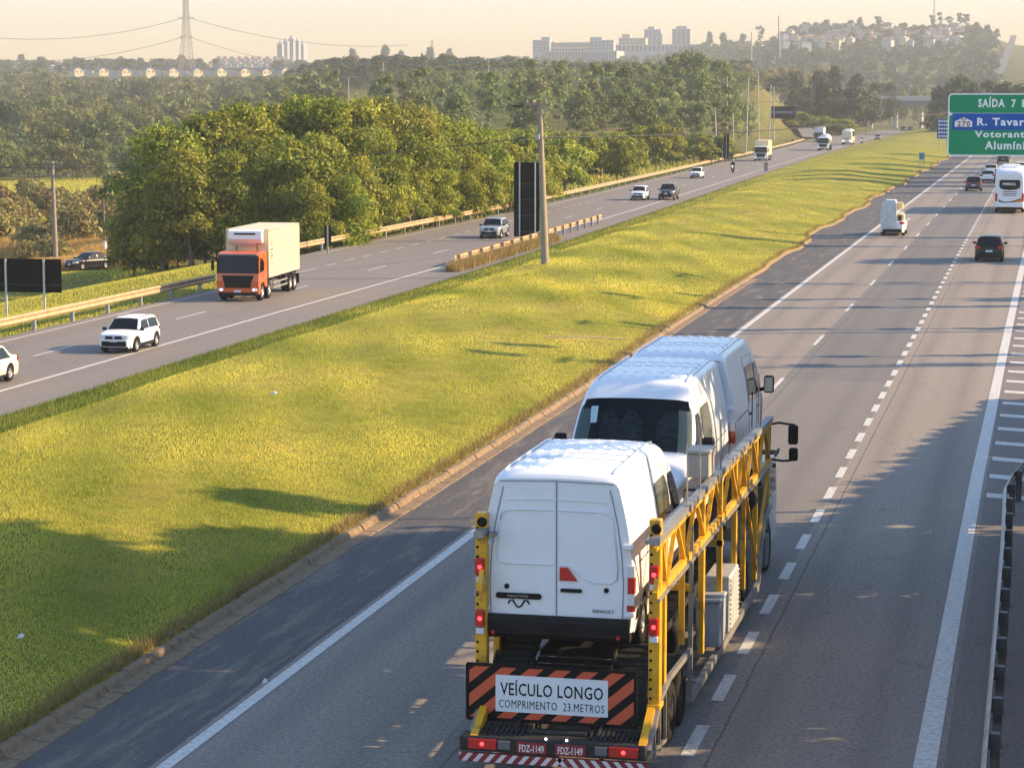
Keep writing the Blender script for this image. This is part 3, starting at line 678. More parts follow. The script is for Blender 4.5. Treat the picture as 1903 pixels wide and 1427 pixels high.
# trees that stand out on the skyline
rs = random.Random(8); k = 0
for px, top, D_ in [(40, 100, 1900), (75, 104, 1850), (140, 106, 1800), (180, 108, 1850), (225, 104, 1900), (260, 106, 1850), (300, 108, 1800), (335, 101, 1850), (370, 108, 1850), (400, 110, 1800), (655, 90, 1900), (715, 82, 1900), (745, 92, 1900), (800, 86, 2000), (835, 90, 1950)]:
    v = at(px, top, D_ * .97); put_tree('skyline_tree', 'far', v.x, v.y, tz(v.x, v.y), rs.uniform(.8, 1.2), 'hazy tree on the left skyline beyond the housing estate', group='hazy trees on the left skyline', sz=max(.6, (v.z - tz(v.x, v.y)) / 11))
for px, top, key in [(1318, 60, 'far'), (1345, 58, 'far'), (1380, 62, 'far'), (1414, 47, 'tall'), (1490, 46, 'far'), (1515, 42, 'far'), (1537, 35, 'far'), (1560, 44, 'far'), (1580, 38, 'far'), (1597, 33, 'far'), (1635, 30, 'tall'), (1655, 50, 'far'),
                     (1680, 42, 'far'), (1705, 48, 'far'), (1735, 28, 'tall'), (1748, 22, 'tall'), (1765, 30, 'tall'), (1785, 24, 'tall'), (1796, 26, 'tall'), (1815, 40, 'far'), (1835, 46, 'far'), (1852, 54, 'far')]:
    v = at(px, top, 2380 + rs.uniform(-80, 80)); tall = 11 if key == 'far' else 16
    put_tree('hilltop_tree', key, v.x, v.y, tz(v.x, v.y), rs.uniform(.9, 1.3), 'tree standing up from the hazy hilltop skyline on the right' if key == 'far' else 'tall thin-trunked tree on the hazy hilltop skyline', group='skyline trees of the right hill' if key == 'far' else 'tall trees of the right hilltop', sz=max(.7, (v.z - tz(v.x, v.y)) / tall))

# tall dry grass and weeds of the rough field on the left
def field(r, n, d0, d1, p0, p1):
    px = r.uniform(p0, p1, n); D_ = np.sqrt(r.uniform(d0 ** 2, d1 ** 2, n)); a = np.arctan((px - CX) / F * math.cos(PIT)) - TH
    return D_ * np.sin(a), D_ * np.cos(a)
def keep(n, d0, d1, p0, p1, lim):
    def fn(r, _):
        X, Y = field(r, n, d0, d1, p0, p1); ok = X < lim(Y); return X[ok], Y[ok]
    return fn
ORGM = leafmat('orange_dry_grass', (0.30, 0.24, 0.06), (0.72, 0.42, 0.16), trans=.4, hue=0)
region_blades('tall_dry_grass', 1, keep(110000, 198, 262, -260, 330, lambda Y: -68 + 0 * Y), 1.5, .07, ORGM, 41)
region_blades('weeds', 1, keep(50000, 165, 240, 200, 640, lambda Y: -46 - (Y - 140) * .95 * (Y < 200) - 60 * (Y > 200) * 0 - (Y >= 200) * 57), .45, .04, GRASSM, 42)
region_blades('meadow_grass', 1, keep(80000, 290, 445, -500, 260, lambda Y: -70 + 0 * Y), .5, .14, GRASSM, 43)
region_blades('guardrail_grass', 1, keep(26000, 150, 420, 560, 1460, lambda Y: XG(Y) - .7), .6, .07, GRASSM, 44)

# out-of-view trees and bushes, shaped and placed to throw long shadows across the road
tree_kind('shade', 4, seed=190, h0=.3, h1=13, r=4.2, nl=2600, leaf=.55, rad=.3, m=LEAF_DARK, lobes=22)
tree_kind('high', 3, seed=195, h0=10.6, h1=15.5, r=3.6, nl=1500, leaf=.55, rad=.22, m=LEAF_DARK, lobes=16, shape='umbrella')
SHD = [(5.6, y, 5.4 + (y % 3) * .25, .62) for y in range(14, 50, 4)] + [(9.5, y + 2, 7.2, .8) for y in range(14, 50, 5)]
SHD += [(6.2, 52.5, 12.5, .85), (10, 51.5, 14, 1.0), (14, 55, 16, .8)] + [(5.0, 56 + i * 1.25, 4.9 - i * .10, .36) for i in range(18)]  # unseen hedge row steps down so its shadow edge crosses the lane diagonally
for x, y, s in ((6, 35, 1.0), (6.5, 38.5, 1.0), (6, 42, 1.0), (7, 45.5, 1.0), (6, 49, 1.05), (9, 47, 1.1), (9, 49.5, 1.0), (6, 31, 1.0), (11, 43, 1.1)):
    put_tree('shadow_tree', 'high', x, y, 0, s, 'out-of-view tree with a raised crown, added to shade the median', group='unseen shadow trees right of the road')  # unseen raised crowns, added to shade the median while sun reaches the vans
tree_kind('slim', 3, seed=198, h0=.5, h1=14, r=.62, nl=1500, leaf=.34, rad=.16, m=LEAF_DARK, lobes=22)
tree_kind('tuft', 1, seed=205, h0=9.9, h1=12.6, r=1.5, nl=900, leaf=.34, rad=.14, m=LEAF_DARK, lobes=9)
put_tree('shadow_tree', 'tuft', 6.2, 57.6, 0, 1, 'out-of-view thin tree with a tufted crown, added to streak the median with shade', sz=1)  # unseen crown added to cast a single streak of shade on the median
for x, y, h in ((6.5, 89, 13.5), (8, 92.5, 14), (7, 103, 12), (6.5, 114, 13.5), (7, 118.5, 12), (7, 129, 13)):
    put_tree('slim_shadow_tree', 'slim', x, y, 0, 1, 'out-of-view slim tree added to cast a shadow band across the road', group='unseen slim shadow trees on the right verge', sz=h / 14)  # unseen, added for the narrow shadow bands across the lanes
for x, y, h, s in SHD:
    put_tree('shade_tree', 'shade', x, y, 0, s, 'dense out-of-view tree by the right shoulder, shaped to shade the road near the bridge', group='trees right of the road', sz=h / 13)
# ------------------------------------------------------------------ shared vehicle pieces
WHITE = mat('white_paint', (0.72, 0.735, 0.75), 0.32, var=.03, coat=.15)
PANELLINE = mat('panel_seam', (0.16, 0.17, 0.18), 0.6, var=.05)
BLACKP = mat('black_plastic', (0.008, 0.008, 0.009), 0.6, spec=.2, var=.1, vscale=20)
RUBBER = mat('tyre_rubber', (0.009, 0.009, 0.009), 0.85, spec=.2, var=.2, vscale=15)
GLASS = mat('dark_glass', (0.004, 0.008, 0.012), 0.08, var=.1, spec=.20)
GLASS2 = mat('side_glass', (0.10, 0.11, 0.075), 0.10, var=.35, vscale=2.5, spec=.7)
RIM = mat('wheel_rim', (0.50, 0.50, 0.50), 0.35, metal=.7, var=.1)
CHROME = mat('bright_metal', (0.62, 0.62, 0.60), 0.28, metal=.9, var=.05)
REDL = mat('red_lens', (0.45, 0.012, 0.012), 0.2, var=.05, coat=.5)
REDLIT = mat('lit_red_lamp', (0.6, 0.02, 0.02), 0.3, var=.05, emit=((1.0, .04, .05), 1.6))
CLEARL = mat('clear_lens', (0.62, 0.64, 0.66), 0.12, var=.1, vscale=20, coat=.5)
HEADLIT = mat('lit_headlamp', (0.8, 0.8, 0.78), 0.2, var=.02, emit=((1.0, .95, .85), 1.2))
GREYP = mat('grey_plastic', (0.12, 0.12, 0.125), 0.6, var=.1)
STEEL = mat('dirty_steel', (0.30, 0.29, 0.27), 0.5, metal=.6, var=.25, vscale=5)
DARKST = mat('dark_steel', (0.030, 0.029, 0.028), 0.65, metal=.2, spec=.3, var=.35, vscale=6, bmp=.2)
YEL = mat('yellow_paint', (0.66, 0.34, 0.012), 0.42, var=.10, vscale=3, dirt=((0.20, 0.11, 0.03), 3.5, .54))
PLATEW = mat('plate_white', (0.62, 0.64, 0.66), 0.4, var=.02)
INK = mat('black_ink', (0.007, 0.007, 0.008), 0.6, spec=.15, var=.05)

def clear_glass():
    m, nt, b = nmat('clear_windscreen'); b.inputs['Base Color'].default_value = (.004, .008, .010, 1); b.inputs['Roughness'].default_value = .06; b.inputs['Specular IOR Level'].default_value = .4
    tr = nt.nodes.new('ShaderNodeBsdfTransparent'); tr.inputs['Color'].default_value = (.62, .74, .72, 1); ms = nt.nodes.new('ShaderNodeMixShader'); ms.inputs[0].default_value = .45
    nt.links.new(b.outputs[0], ms.inputs[1]); nt.links.new(tr.outputs[0], ms.inputs[2]); nt.links.new(ms.outputs[0], nt.nodes['Material Output'].inputs['Surface']); return m
CLEARG = clear_glass()
def wheel(parent, x, y, r, wd, side, z0=0.0, rim=None, hub=.60, dual=False):
    """x is the outer face; side = +1 for the right-hand side"""
    s = side
    mb = MB(); prof = [(0, r * hub), (0, r * .93), (-.02 * s, r * .985), (-.05 * s, r), (-(wd - .05) * s, r), (-(wd - .02) * s, r * .985), (-wd * s, r * .93), (-wd * s, r * hub)]
    mb.lathe(prof, (x, y, z0 + r), 'x', 22)
    mb.lathe([(-wd * s, r * hub), (-wd * s, .01)], (x, y, z0 + r), 'x', 22)
    w_ = part('wheel', mb, RUBBER, parent)
    mb = MB(); h = r * hub
    mb.lathe([(-.03 * s, h * 1.02), (-.012 * s, h), (-.03 * s, h * .9), (-.075 * s, h * .8), (-.085 * s, h * .32), (-.03 * s, h * .26), (-.03 * s, .004)], (x, y, z0 + r), 'x', 20)
    for k in range(5):
        a = k * 2 * math.pi / 5 + .3; c = Vector((x - .045 * s, y, z0 + r))
        mb.bar(c + Vector((0, math.cos(a), math.sin(a))) * h * .22, c + Vector((0, math.cos(a), math.sin(a))) * h * .92, .04, h * .2, up=(1, 0, 0))
    part('rim', mb, rim or RIM, w_)
    return w_

# ------------------------------------------------------------------ tall panel van
vs_ = tab([(0.25, 1.01), (.32, 1.045), (.45, 1.08), (.9, 1.10), (1.25, 1.09), (1.6, 1.05), (1.9, 1.0), (2.2, .925), (2.36, .885)])
vz = tab([(-2.775, 2.40), (-2.72, 2.455), (-2.6, 2.485), (-2.3, 2.50), (0.3, 2.49), (.62, 2.455), (.85, 2.38), (1.08, 2.20), (1.70, 1.42), (1.82, 1.33), (2.15, 1.24), (2.42, 1.12), (2.60, .98), (2.70, .84), (2.775, .62)])
vw = tab([(-2.775, .972), (-2.73, .99), (-2.66, 1.0), (1.3, 1.0), (1.9, .975), (2.3, .92), (2.55, .85), (2.70, .74), (2.775, .60)])
AX_R, AX_F, WR = -1.78, 1.90, .345
def vsec(y, n=9):
    zt_ = float(vz(y)); rc = min(.13, (zt_ - .3) * .3); zb = .30 if abs(y) < 2.6 else .36; w_ = float(vw(y)); pts = []
    arch = 0
    for ax in (AX_R, AX_F):
        d = abs(y - ax)
        if d < .45: arch = max(arch, WR + math.sqrt(.45 ** 2 - d * d) + .0)
    for i in range(n):
        z = zb + (zt_ - rc - zb) * i / (n - 1)
        hw = float(vs_(z)) * w_
        pts.append((hw, max(z, arch + .02 * i if z < arch else z)))
    hw = float(vs_(zt_ - rc)) * w_
    for a in (25, 50, 72): pts.append((hw - rc * (1 - math.cos(R(a))) , zt_ - rc + rc * math.sin(R(a)) * .98))
    for t in (.72, .45, .2): pts.append((hw * t, zt_ + .028 * (1 - t * t)))
    return pts
def vsurf_x(y, z): return float(vs_(z)) * float(vw(y))
def van(name, label, loc, rz, group, tilt=0.0, face='rear'):
    t = thing(name, label, 'van', loc, rz, group)
    t.scale = (1.05, 1.05, 1.07)
    if tilt: t.rotation_euler = (tilt, 0, rz)
    ys = sorted(set([-2.775, -2.75, -2.72, -2.66, -2.6, -2.5, -2.4, -2.3, -1.2, -.9, -.6, -.3, 0, .15, .3, .45, .62, .74, .85, .96, 1.08, 1.2, 1.32, 1.45, 1.58, 1.70, 1.76, 1.82, 2.42, 2.5, 2.55, 2.60, 2.65, 2.70, 2.74, 2.775] + [AX_R + .46 * math.cos(R(a)) for a in range(0, 181, 15)] + [AX_F + .46 * math.cos(R(a)) for a in range(0, 181, 15)]))
    mb = MB(); rows = []
    for y in ys:
        p = vsec(y); row = [(x, y, z) for x, z in p] + [(0, y, p[-1][1] + .002)] + [(-x, y, z) for x, z in reversed(p)]
        rows.append(row)
    mb.grid(rows, 0, True)
    for r_ in (rows[0], rows[-1][::-1]): mb.add(r_, [tuple(range(len(r_)))], 0)
    # floor pan
    mb.bx(-.93, .93, -2.6, 2.4, .36, .42, 1)
    mb.bx(-.72, .72, -2.2, 2.3, .40, .9, 1)
    if face == 'front':                                           # open the body behind this windscreen and fit out the cab
        keep_ = []
        for f, m_, q in zip(mb.f, mb.m, mb.sm):
            c = [sum(mb.v[i][k] for i in f) / len(f) for k in range(3)]
            if len(f) == 4 and 1.10 < c[1] < 1.70 and abs(c[0]) < .80 and c[2] > float(vz(c[1])) - .10: continue
            keep_.append((f, m_, q))
        mb.f, mb.m, mb.sm = [k[0] for k in keep_], [k[1] for k in keep_], [k[2] for k in keep_]
        cb = MB(); cb.bx(-.9, .9, .98, 1.62, .95, 1.33, 0); cb.bx(-.9, .9, -.05, 0, .5, 2.3, 0); part('dashboard', cb, BLACKP, t)
        COVER = mat('seat_cover_plastic', (.34, .36, .37), .3, var=.5, vscale=9, bmp=.8, bscale=14, coat=.4)
        for x0, x1 in ((-.78, -.22), (.02, .42), (.40, .80)):
            cb = MB(); cb.bbox(x0, x1, .28, .46, 1.0, 1.84, .10); cb.bbox(x0 + .08, x1 - .08, .26, .44, 1.7, 1.93, .08); cb.bbox(x0, x1, .4, .85, .95, 1.1, .05); part('seat', cb, COVER, t)
        cb = MB(); cb.path([(-.5 + .19 * math.cos(R(a)), .90 + .10 * math.sin(R(a)), 1.42 + .17 * math.sin(R(a))) for a in range(0, 361, 20)], .018, 5); cb.bar((-.66, .90, 1.42), (-.34, .90, 1.42), .04, .05); part('steering_wheel', cb, GREYP, t)
    body = part('body', mb, [WHITE, BLACKP], t)
    # pressed ribs of the roof
    mb = MB()
    for y0, y1 in ((-2.5, -1.62), (-1.5, -1.12), (-1.0, -.12), (0.0, .42)):
        for k in range(7):
            x = -.63 + k * .21; 
            za = float(vz(y0)) + .028 * (1 - (x / .88) ** 2); zb = float(vz(y1)) + .028 * (1 - (x / .88) ** 2)
            mb.add([(x - .055, y0, za), (x + .055, y0, za), (x + .055, y1, zb), (x - .055, y1, zb), (x - .035, y0 + .04, za + .017), (x + .035, y0 + .04, za + .017), (x + .035, y1 - .04, zb + .017), (x - .035, y1 - .04, zb + .017)],
                   [(4, 5, 6, 7), (0, 1, 5, 4), (1, 2, 6, 5), (2, 3, 7, 6), (3, 0, 4, 7)])
    for s in (-1, 1):
        mb.path([(s * .765, y, float(vz(y)) + .012) for y in (-2.6, -2.3, -1, .3, .6)], .016, 6)
    mb.path([(x, -1.56, 2.5 + .028 * (1 - (x / .88) ** 2)) for x in (-.72, -.4, 0, .4, .72)], .010, 5)
    mb.path([(x, -1.06, 2.5 + .028 * (1 - (x / .88) ** 2)) for x in (-.72, -.4, 0, .4, .72)], .010, 5)
    part('roof_ribs', mb, WHITE, t)
    # windscreen
    mb = MB(); rows = []
    for k in range(9):
        q = k / 8; y = 1.10 + .60 * q; zt_ = float(vz(y)); rc = .13; hw = vsurf_x(y, zt_ - rc) - .075 + (.02 if 0 < k < 8 else -.03)
        rows.append([(hw * u, y + .018, zt_ + .028 * (1 - u * u) * 1 + .022 - max(0, abs(u) - .86) * .28) for u in [-1, -.93, -.8, -.5, -.2, .2, .5, .8, .93, 1]])
    mb.grid(rows, 0, True); ws = part('windscreen', mb, CLEARG if face == 'front' else GLASS, t)
    for x in (-.42, .18): mb = MB(); mb.bar((x, 1.79, 1.385), (x + .42, 1.60, 1.60), .02, .02); part('wiper', mb, BLACKP, ws)
    if face == 'front':
        mb = MB(); zt_ = float(vz(1.2)) + .05
        mb.add([(.64, 1.21, float(vz(1.21)) + .065), (.76, 1.21, float(vz(1.21)) + .055), (.76, 1.41, float(vz(1.41)) + .055), (.64, 1.41, float(vz(1.41)) + .065)], [(0, 1, 2, 3)], 0)
        part('sticker', mb, mat('pale_sticker', (0.35, 0.50, 0.50), .5), ws)
    # side glass
    for s, nm in ((1, 'side_window'), (-1, 'side_window')):
        def panel(rows, off=.010):
            mb = MB(); g = []
            for z, y0, y1 in rows: g.append([(s * (vsurf_x(y, z) + off), y, z) for y in (y0, y0 + (y1 - y0) * .33, y0 + (y1 - y0) * .66, y1)])
            mb.grid(g, 0, True); return mb
        part('side_window', panel([(1.32, .74, 1.62), (1.5, .72, 1.50), (1.7, .71, 1.36), (1.88, .72, 1.22), (1.98, .76, 1.12)]), GLASS, t)
        part('side_window', panel([(1.34, -.42, .50), (1.38, -.48, .55), (1.6, -.50, .56), (1.85, -.50, .55), (1.98, -.48, .52), (2.02, -.42, .46)]), GLASS2, t)
        # door seams, rail, sill moulding
        mb = MB()
        for pts in ([(.62, .45), (.62, 1.2), (.62, 2.1), (.70, 2.16)], [(1.68, .72), (1.66, 1.3)], [(-.62, .5), (-.62, 1.3), (-.62, 2.2)], [(.62, 2.16), (-.62, 2.22)], [(.62, .50), (1.45, .50)]):
            q = []
            for a, b in zip(pts, pts[1:]):
                q += [Vector((0, a[0] + (b[0] - a[0]) * i / 4, a[1] + (b[1] - a[1]) * i / 4)) for i in range(4)]
            q.append(Vector((0, *pts[-1])))
            mb.path([(s * (vsurf_x(p.y, p.z) + .001), p.y, p.z) for p in q], .006, 4)
        mb.path([(s * (vsurf_x(y, 1.26) + .004), y, 1.26) for y in (-2.35, -1.8, -1.2, -.65)], .012, 4)
        part('door_seams', mb, PANELLINE, t)
        mb = MB(); 
        for y in (-.52, .78): mb.bbox(s * 1.10 - .02, s * 1.10 + .02, y, y + .16, 1.12, 1.16, .008)
        part('door_handle', mb, BLACKP, t)
        mb = MB(); rows = [[(s * (vsurf_x(y, z) + o), y, z) for y in (-1.28, -.5, .4, 1.38)] for z, o in ((.50, .002), (.52, .022), (.64, .022), (.66, .002))]
        mb.grid(rows, 0, False)
        rows = [[(s * (vsurf_x(y, z) + o), y, z) for y in (-2.6, -2.25)] for z, o in ((.50, .002), (.52, .022), (.64, .022), (.66, .002))]
        mb.grid(rows, 0, False); part('side_moulding', mb, BLACKP, t)
        mb = MB(); c = Vector((s * 1.25, 1.42, 1.52))
        mb.bbox(c.x - .10, c.x + .10, c.y - .06, c.y + .07, c.z - .20, c.z + .14, .03); mb.bar((s * 1.0, 1.45, 1.36), (s * 1.15, 1.42, 1.40), .08, .07)
        mr_ = part('mirror', mb, BLACKP, t)
        mb = MB(); mb.bbox(c.x - .08, c.x + .08, c.y - .066, c.y - .061, c.z - .17, c.z + .11, .002); part('mirror_glass', mb, CHROME, mr_)
        wheel(t, s * 1.06, AX_R, WR, .22, s); wheel(t, s * 1.06, AX_F, WR, .22, s)
        # rear lamp cluster
        x0 = vsurf_x(-2.775, .95); lamp = MB()
        for i, (z0, z1, mi) in enumerate(((.60, .74, 0), (.74, .90, 1), (.90, 1.12, 0), (1.12, 1.28, 1))):
            xa = vsurf_x(-2.74, (z0 + z1) / 2)
            lamp.bx(s * (xa - .085), s * (xa + .012), -2.80, -2.66, z0 + .003, z1 - .003, mi)
        part('tail_light', lamp, [REDL, CLEARL], t)
        # headlamp
        mb = MB(); g = []
        for y, z0, z1 in ((2.64, .80, .93), (2.50, .82, 1.05), (2.34, .84, 1.13), (2.16, .92, 1.16)):
            xx = vsurf_x(y, .95); g.append([(s * (xx + .014 - (.02 if y > 2.6 else 0)), y + .012, z0 + (z1 - z0) * q) for q in (0, .5, 1)])
        mb.grid(g, 0, True)
        mb.add([(s * .50, 2.775, .80), (s * .66, 2.71, .80), (s * .70, 2.64, .93), (s * .52, 2.70, .92)], [(0, 1, 2, 3)], 0)
        part('headlight', mb, CLEARL, t)
    # rear doors
    Y_ = -2.785
    mb = MB(); mb.bx(-.006, .006, Y_ - .004, Y_ + .02, .56, 2.38)
    for s in (-1, 1): mb.path([(s * (vsurf_x(-2.775, z) - .13), Y_, z) for z in (.56, 1.0, 1.4, 1.8, 2.1, 2.3)], .006, 4)
    mb.path([(-.80, Y_, 2.375), (0, Y_, 2.395), (.80, Y_, 2.375)], .006, 4); part('rear_door_seams', mb, PANELLINE, t)
    mb = MB()
    def curve(pts, r=.011): mb.path([(x, Y_, z) for x, z in pts], r, 6)
    curve([(-.79, 1.85), (-.77, 1.93), (-.72, 1.975), (-.60, 1.99), (-.04, 2.00)]); curve([(.04, 2.00), (.60, 1.99), (.72, 1.975), (.77, 1.93), (.79, 1.85)])
    curve([(-.70, 2.12), (-.3, 2.14), (.3, 2.14), (.70, 2.12)], .007)
    curve([(-.79, 1.85), (-.83, 1.35), (-.81, 1.28), (-.72, 1.25), (-.04, 1.25)]); curve([(.04, 1.25), (.16, 1.24), (.42, 1.07), (.52, 1.03), (.78, 1.03), (.85, 1.09), (.86, 1.2), (.79, 1.85)])
    part('door_pressing', mb, WHITE, t)
    mb = MB(); mb.prism([(.045, 1.04), (.30, 1.04), (.16, 1.22), (.05, 1.22)], Y_ - .012, Y_ + .01, 'y'); part('reflector', mb, REDL, t)
    mb = MB(); mb.bbox(.06, .36, Y_ - .035, Y_, .885, .935, .012); mb.lathe([(-.012, .001), (-.012, .035), (.01, .035)], (-.70, Y_, .93), 'y', 14); mb.lathe([(-.012, .001), (-.012, .035), (.01, .035)], (.70, Y_, .93), 'y', 14)
    part('rear_door_handle', mb, BLACKP, t)
    mb = MB(); mb.bbox(-.85, -.21, Y_ - .03, Y_, .765, .845, .02); bar_ = part('plate_lamp_bar', mb, BLACKP, t)
    tx = text_mb('MASTER', .035, .30, .002, .02); tx.xf(Matrix.Translation((-.53, Y_ - .031, .788))); part('lettering', tx, mat('dull_silver', (.25, .25, .26), .4, metal=.5), bar_)
    mb = MB(); z = [(-.68, .695), (-.655, .735), (-.615, .745), (-.565, .665), (-.53, .645), (-.495, .665), (-.445, .745), (-.405, .735), (-.38, .695)]
    mb.path([(x, Y_ - .003, q) for x, q in z], .012, 5); part('emblem', mb, INK, t)
    tx = text_mb('RENAULT', .045, .30, .003, .02); tx.xf(Matrix.Translation((.66, Y_ - .002, .62))); part('lettering', tx, PANELLINE, t)
    for s in (-1, 1):
        for z in (.58, 1.50):
            mb = MB(); mb.bbox(s * (vsurf_x(-2.775, z) - .03) - .075, s * (vsurf_x(-2.775, z) - .03) + .075, -2.83, -2.76, z, z + .075, .012); part('hinge', mb, WHITE, t)
    # bumpers
    mb = MB(); mb.prism([(-2.86, .46), (-2.84, .54), (-2.70, .56), (-2.60, .50), (-2.60, .24), (-2.78, .22), (-2.85, .30)], -1.03, 1.03, 'x'); mb.bx(-.86, .86, -2.875, -2.85, .30, .34)
    bp = part('bumper', mb, BLACKP, t)
    mb = MB()
    for s in (-1, 1): mb.bbox(s * .88 - .03, s * .88 + .03, -2.875, -2.85, .27, .33, .01)
    part('reflector', mb, REDL, bp)
    mb = MB(); g = []
    for z, o in ((.26, -.06), (.30, 0), (.50, .03), (.66, .03), (.74, -.03)):
        g.append([(x * 1.0, 2.80 + o - abs(x) ** 3 * .42, z) for x in (-.97, -.85, -.6, -.3, 0, .3, .6, .85, .97)])
    mb.grid(g, 0, True); part('bumper', mb, GREYP, t)
    mb = MB(); mb.add([(-.52, 2.79, .76), (.52, 2.79, .76), (.56, 2.70, .92), (-.56, 2.70, .92)], [(0, 1, 2, 3)]); mb.bx(-.12, .12, 2.75, 2.80, .80, .90)
    gr = part('grille', mb, BLACKP, t)
    mb = MB(); mb.prism([(0, .74), (.07, .84), (0, .94), (-.07, .84)], 2.80, 2.815, 'y'); part('emblem', mb, CHROME, gr)
    return t

# ------------------------------------------------------------------ car carrier
def clip_poly(poly, x0, x1, y0, y1):
    for ax, v, sg in ((0, x0, 1), (0, x1, -1), (1, y0, 1), (1, y1, -1)):
        out = []
        for i in range(len(poly)):
            a, b = poly[i], poly[(i + 1) % len(poly)]; ia = (a[ax] - v) * sg >= 0; ib = (b[ax] - v) * sg >= 0
            if ia: out.append(a)
            if ia != ib:
                q = (v - a[ax]) / (b[ax] - a[ax]); out.append((a[0] + (b[0] - a[0]) * q, a[1] + (b[1] - a[1]) * q))
        poly = out
        if not poly: return []
    return poly
def carrier():
    T = thing('car_carrier_lorry', 'long yellow car transporter with lattice sides and striped tail board, loaded with white vans', 'car carrier', (-6.52, 31.2, 0), R(0.0))
    xr = 1.36
    SX = {1: 1.36, -1: -1.24}
    # bottom frame and decks
    mb = MB()
    for s in (-1, 1):
        mb.bar((SX[s], 4.0, .30), (SX[s], 13.0, .27), .09, .13); mb.bar((SX[s], 4.0, .24), (SX[s], 4.0, 3.05), .05, .07)
        mb.bar((SX[s], 13.0, .27), (SX[s], 13.7, 1.35), .07, .09); mb.bar((SX[s], 13.7, 1.35), (SX[s], 15.0, 1.5), .06, .09)
        mb.bar((SX[s], .1, .52), (SX[s], .95, 1.0), .06, .09); mb.bar((SX[s], .95, 1.04), (SX[s], 1.9, 1.16), .06, .09); mb.bar((SX[s], 1.9, 1.16), (SX[s], 4.0, 1.08), .06, .09)
        for y, z in ((.55, .80), (1.0, 1.02), (1.5, 1.08)): mb.bar((SX[s], y, z), (SX[s], y, .30), .035, .045)
        mb.bar((SX[s], .1, .48), (SX[s], 1.6, .30), .04, .05)
    for y in (5.0, 7.0, 9.0, 11.0, 12.3): mb.bar((-xr, y, .30), (xr, y, .30), .10, .10)
    part('bottom_frame', mb, STEEL, T)
    dk = [(0.25, .64), (.84, .78), (1.35, 1.42), (2.0, 1.66), (6.3, 1.68), (7.2, 2.22), (12.6, 2.28), (13.2, 2.20), (18.2, 2.15)]
    mb = MB()
    for s in (-1, 1):
        for (a, za), (b, zb) in zip(dk, dk[1:]):
            c = s * .88
            mb.bar((c, a, za - .05), (c, b, zb - .05), .56, .05)
            for e in (-.28, .28): mb.bar((c + e, a, za), (c + e, b, zb), .03, .09)
            n = max(2, int((b - a) / .16))
            for i in range(n):
                q = (i + .5) / n; mb.box((c, a + (b - a) * q, za + (zb - za) * q - .012), (.48, .05, .03))
    part('wheel_track', mb, DARKST, T)
    mb = MB()
    for i in range(26):
        y = .42 + i * .17; z = np.interp(y, [p[0] for p in dk], [p[1] for p in dk]) - .22; mb.box((0, y, z), (1.2, .11, .03), rot=Matrix.Rotation(.5, 3, 'X'))
    for i in range(30):
        y = 5.2 + i * .43; z = np.interp(y, [p[0] for p in dk], [p[1] for p in dk]) - .14; mb.box((0, y, z), (2.5 if i % 3 == 0 else 1.2, .08, .08))
    for s in (-1, 1): mb.bar((s * .5, .4, .5), (s * .5, 12.6, .9), .16, .32)
    part('chassis', mb, DARKST, T)
    # lattice sides
    for s in (-1, 1):
        mb = MB(); zu = lambda y: 3.42 - .010 * y; zl = lambda y: 2.66 - .014 * y
        sx = SX[s] - s * .02
        mb.bar((sx, .62, zl(.6)), (sx, 14.9, zl(14.9)), .08, .10); mb.bar((sx, .62, zu(.6) - .1), (sx, 14.9, zu(14.9) - .1), .05, .05)
        ys = [.62, 1.62, 3.45, 5.6, 7.75, 9.7, 11.0, 12.8, 14.8]
        for i, y in enumerate(ys[1:]):
            wd = .17 if i % 2 == 0 else .10
            lo = [1.14, 1.3, .66, 1.0, .60, .60, .42, 1.30][i]
            mb.bar((sx - s * .04, y, lo), (sx - s * .04, y, zu(y)), .09, wd, up=(0, 1, 0))
        seq = []
        for a, b in zip(ys, ys[1:]):
            m_ = (a + b) / 2; seq += [((a + .05, zl(a)), (m_, zu(m_))), ((m_, zu(m_)), (b - .05, zl(b)))]
        for (a, za), (b, zb) in seq: mb.bar((sx, a, za), (sx, b, zb), .045, .065, up=(1, 0, 0))
        for a, b, z0, z1 in ((12.8, 14.8, .9, 2.4), (11.0, 12.8, 2.4, .6)): mb.bar((sx, a, z0), (sx, b, z1), .05, .06, up=(1, 0, 0))
        part('lattice_side', mb, YEL, T)
        mb = MB()
        mb.bar((sx, .55, zu(.5) + .02), (sx, 14.8, zu(14.8) + .02), .13, .10); mb.bar((sx - s * .14, .8, zu(.5) - .03), (sx - s * .14, 14.6, zu(14.6) - .03), .07, .06)
        mb.bar((sx + s * .06, .62, zl(.6) - .07), (sx + s * .06, 14.8, zl(14.8) - .07), .03, .05)
        part('top_rail', mb, STEEL, T)
        # tail post with lamps
        px_ = 1.30 if s > 0 else -1.25
        mb = MB(); mb.bbox(px_ - .085, px_ + .085, .85, 1.03, 1.0, 3.70, .012); mb.bbox(px_ - .10, px_ + .10, .80, 1.12, .94, 1.02, .01)
        post = part('tail_post', mb, YEL, T)
        mb = MB()
        for i in range(18): mb.lathe([(0, .001), (0, .022), (.01, .022)], (px_ - .05, .844, 1.10 + i * .14), 'y', 8)
        mb.lathe([(0, .001), (0, .075), (.01, .075)], (px_ + .02, .842, 3.57), 'y', 14)
        part('perforation', mb, INK, post)
        for z in (2.92, 2.16):
            mb = MB(); mb.bbox(px_ - .075, px_ + .065, .78, .85, z - .13, z + .13, .02, 0); mb.bbox(px_ - .06, px_ + .06, .785, .85, z - .23, z - .14, .01, 1)
            part('marker_lamp', mb, [REDL, CLEARL], post)
            mb = MB(); mb.lathe([(-.02, .002), (-.012, .028), (.01, .036)], (px_, .78, z), 'y', 12); part('bulb', mb, REDLIT, post)
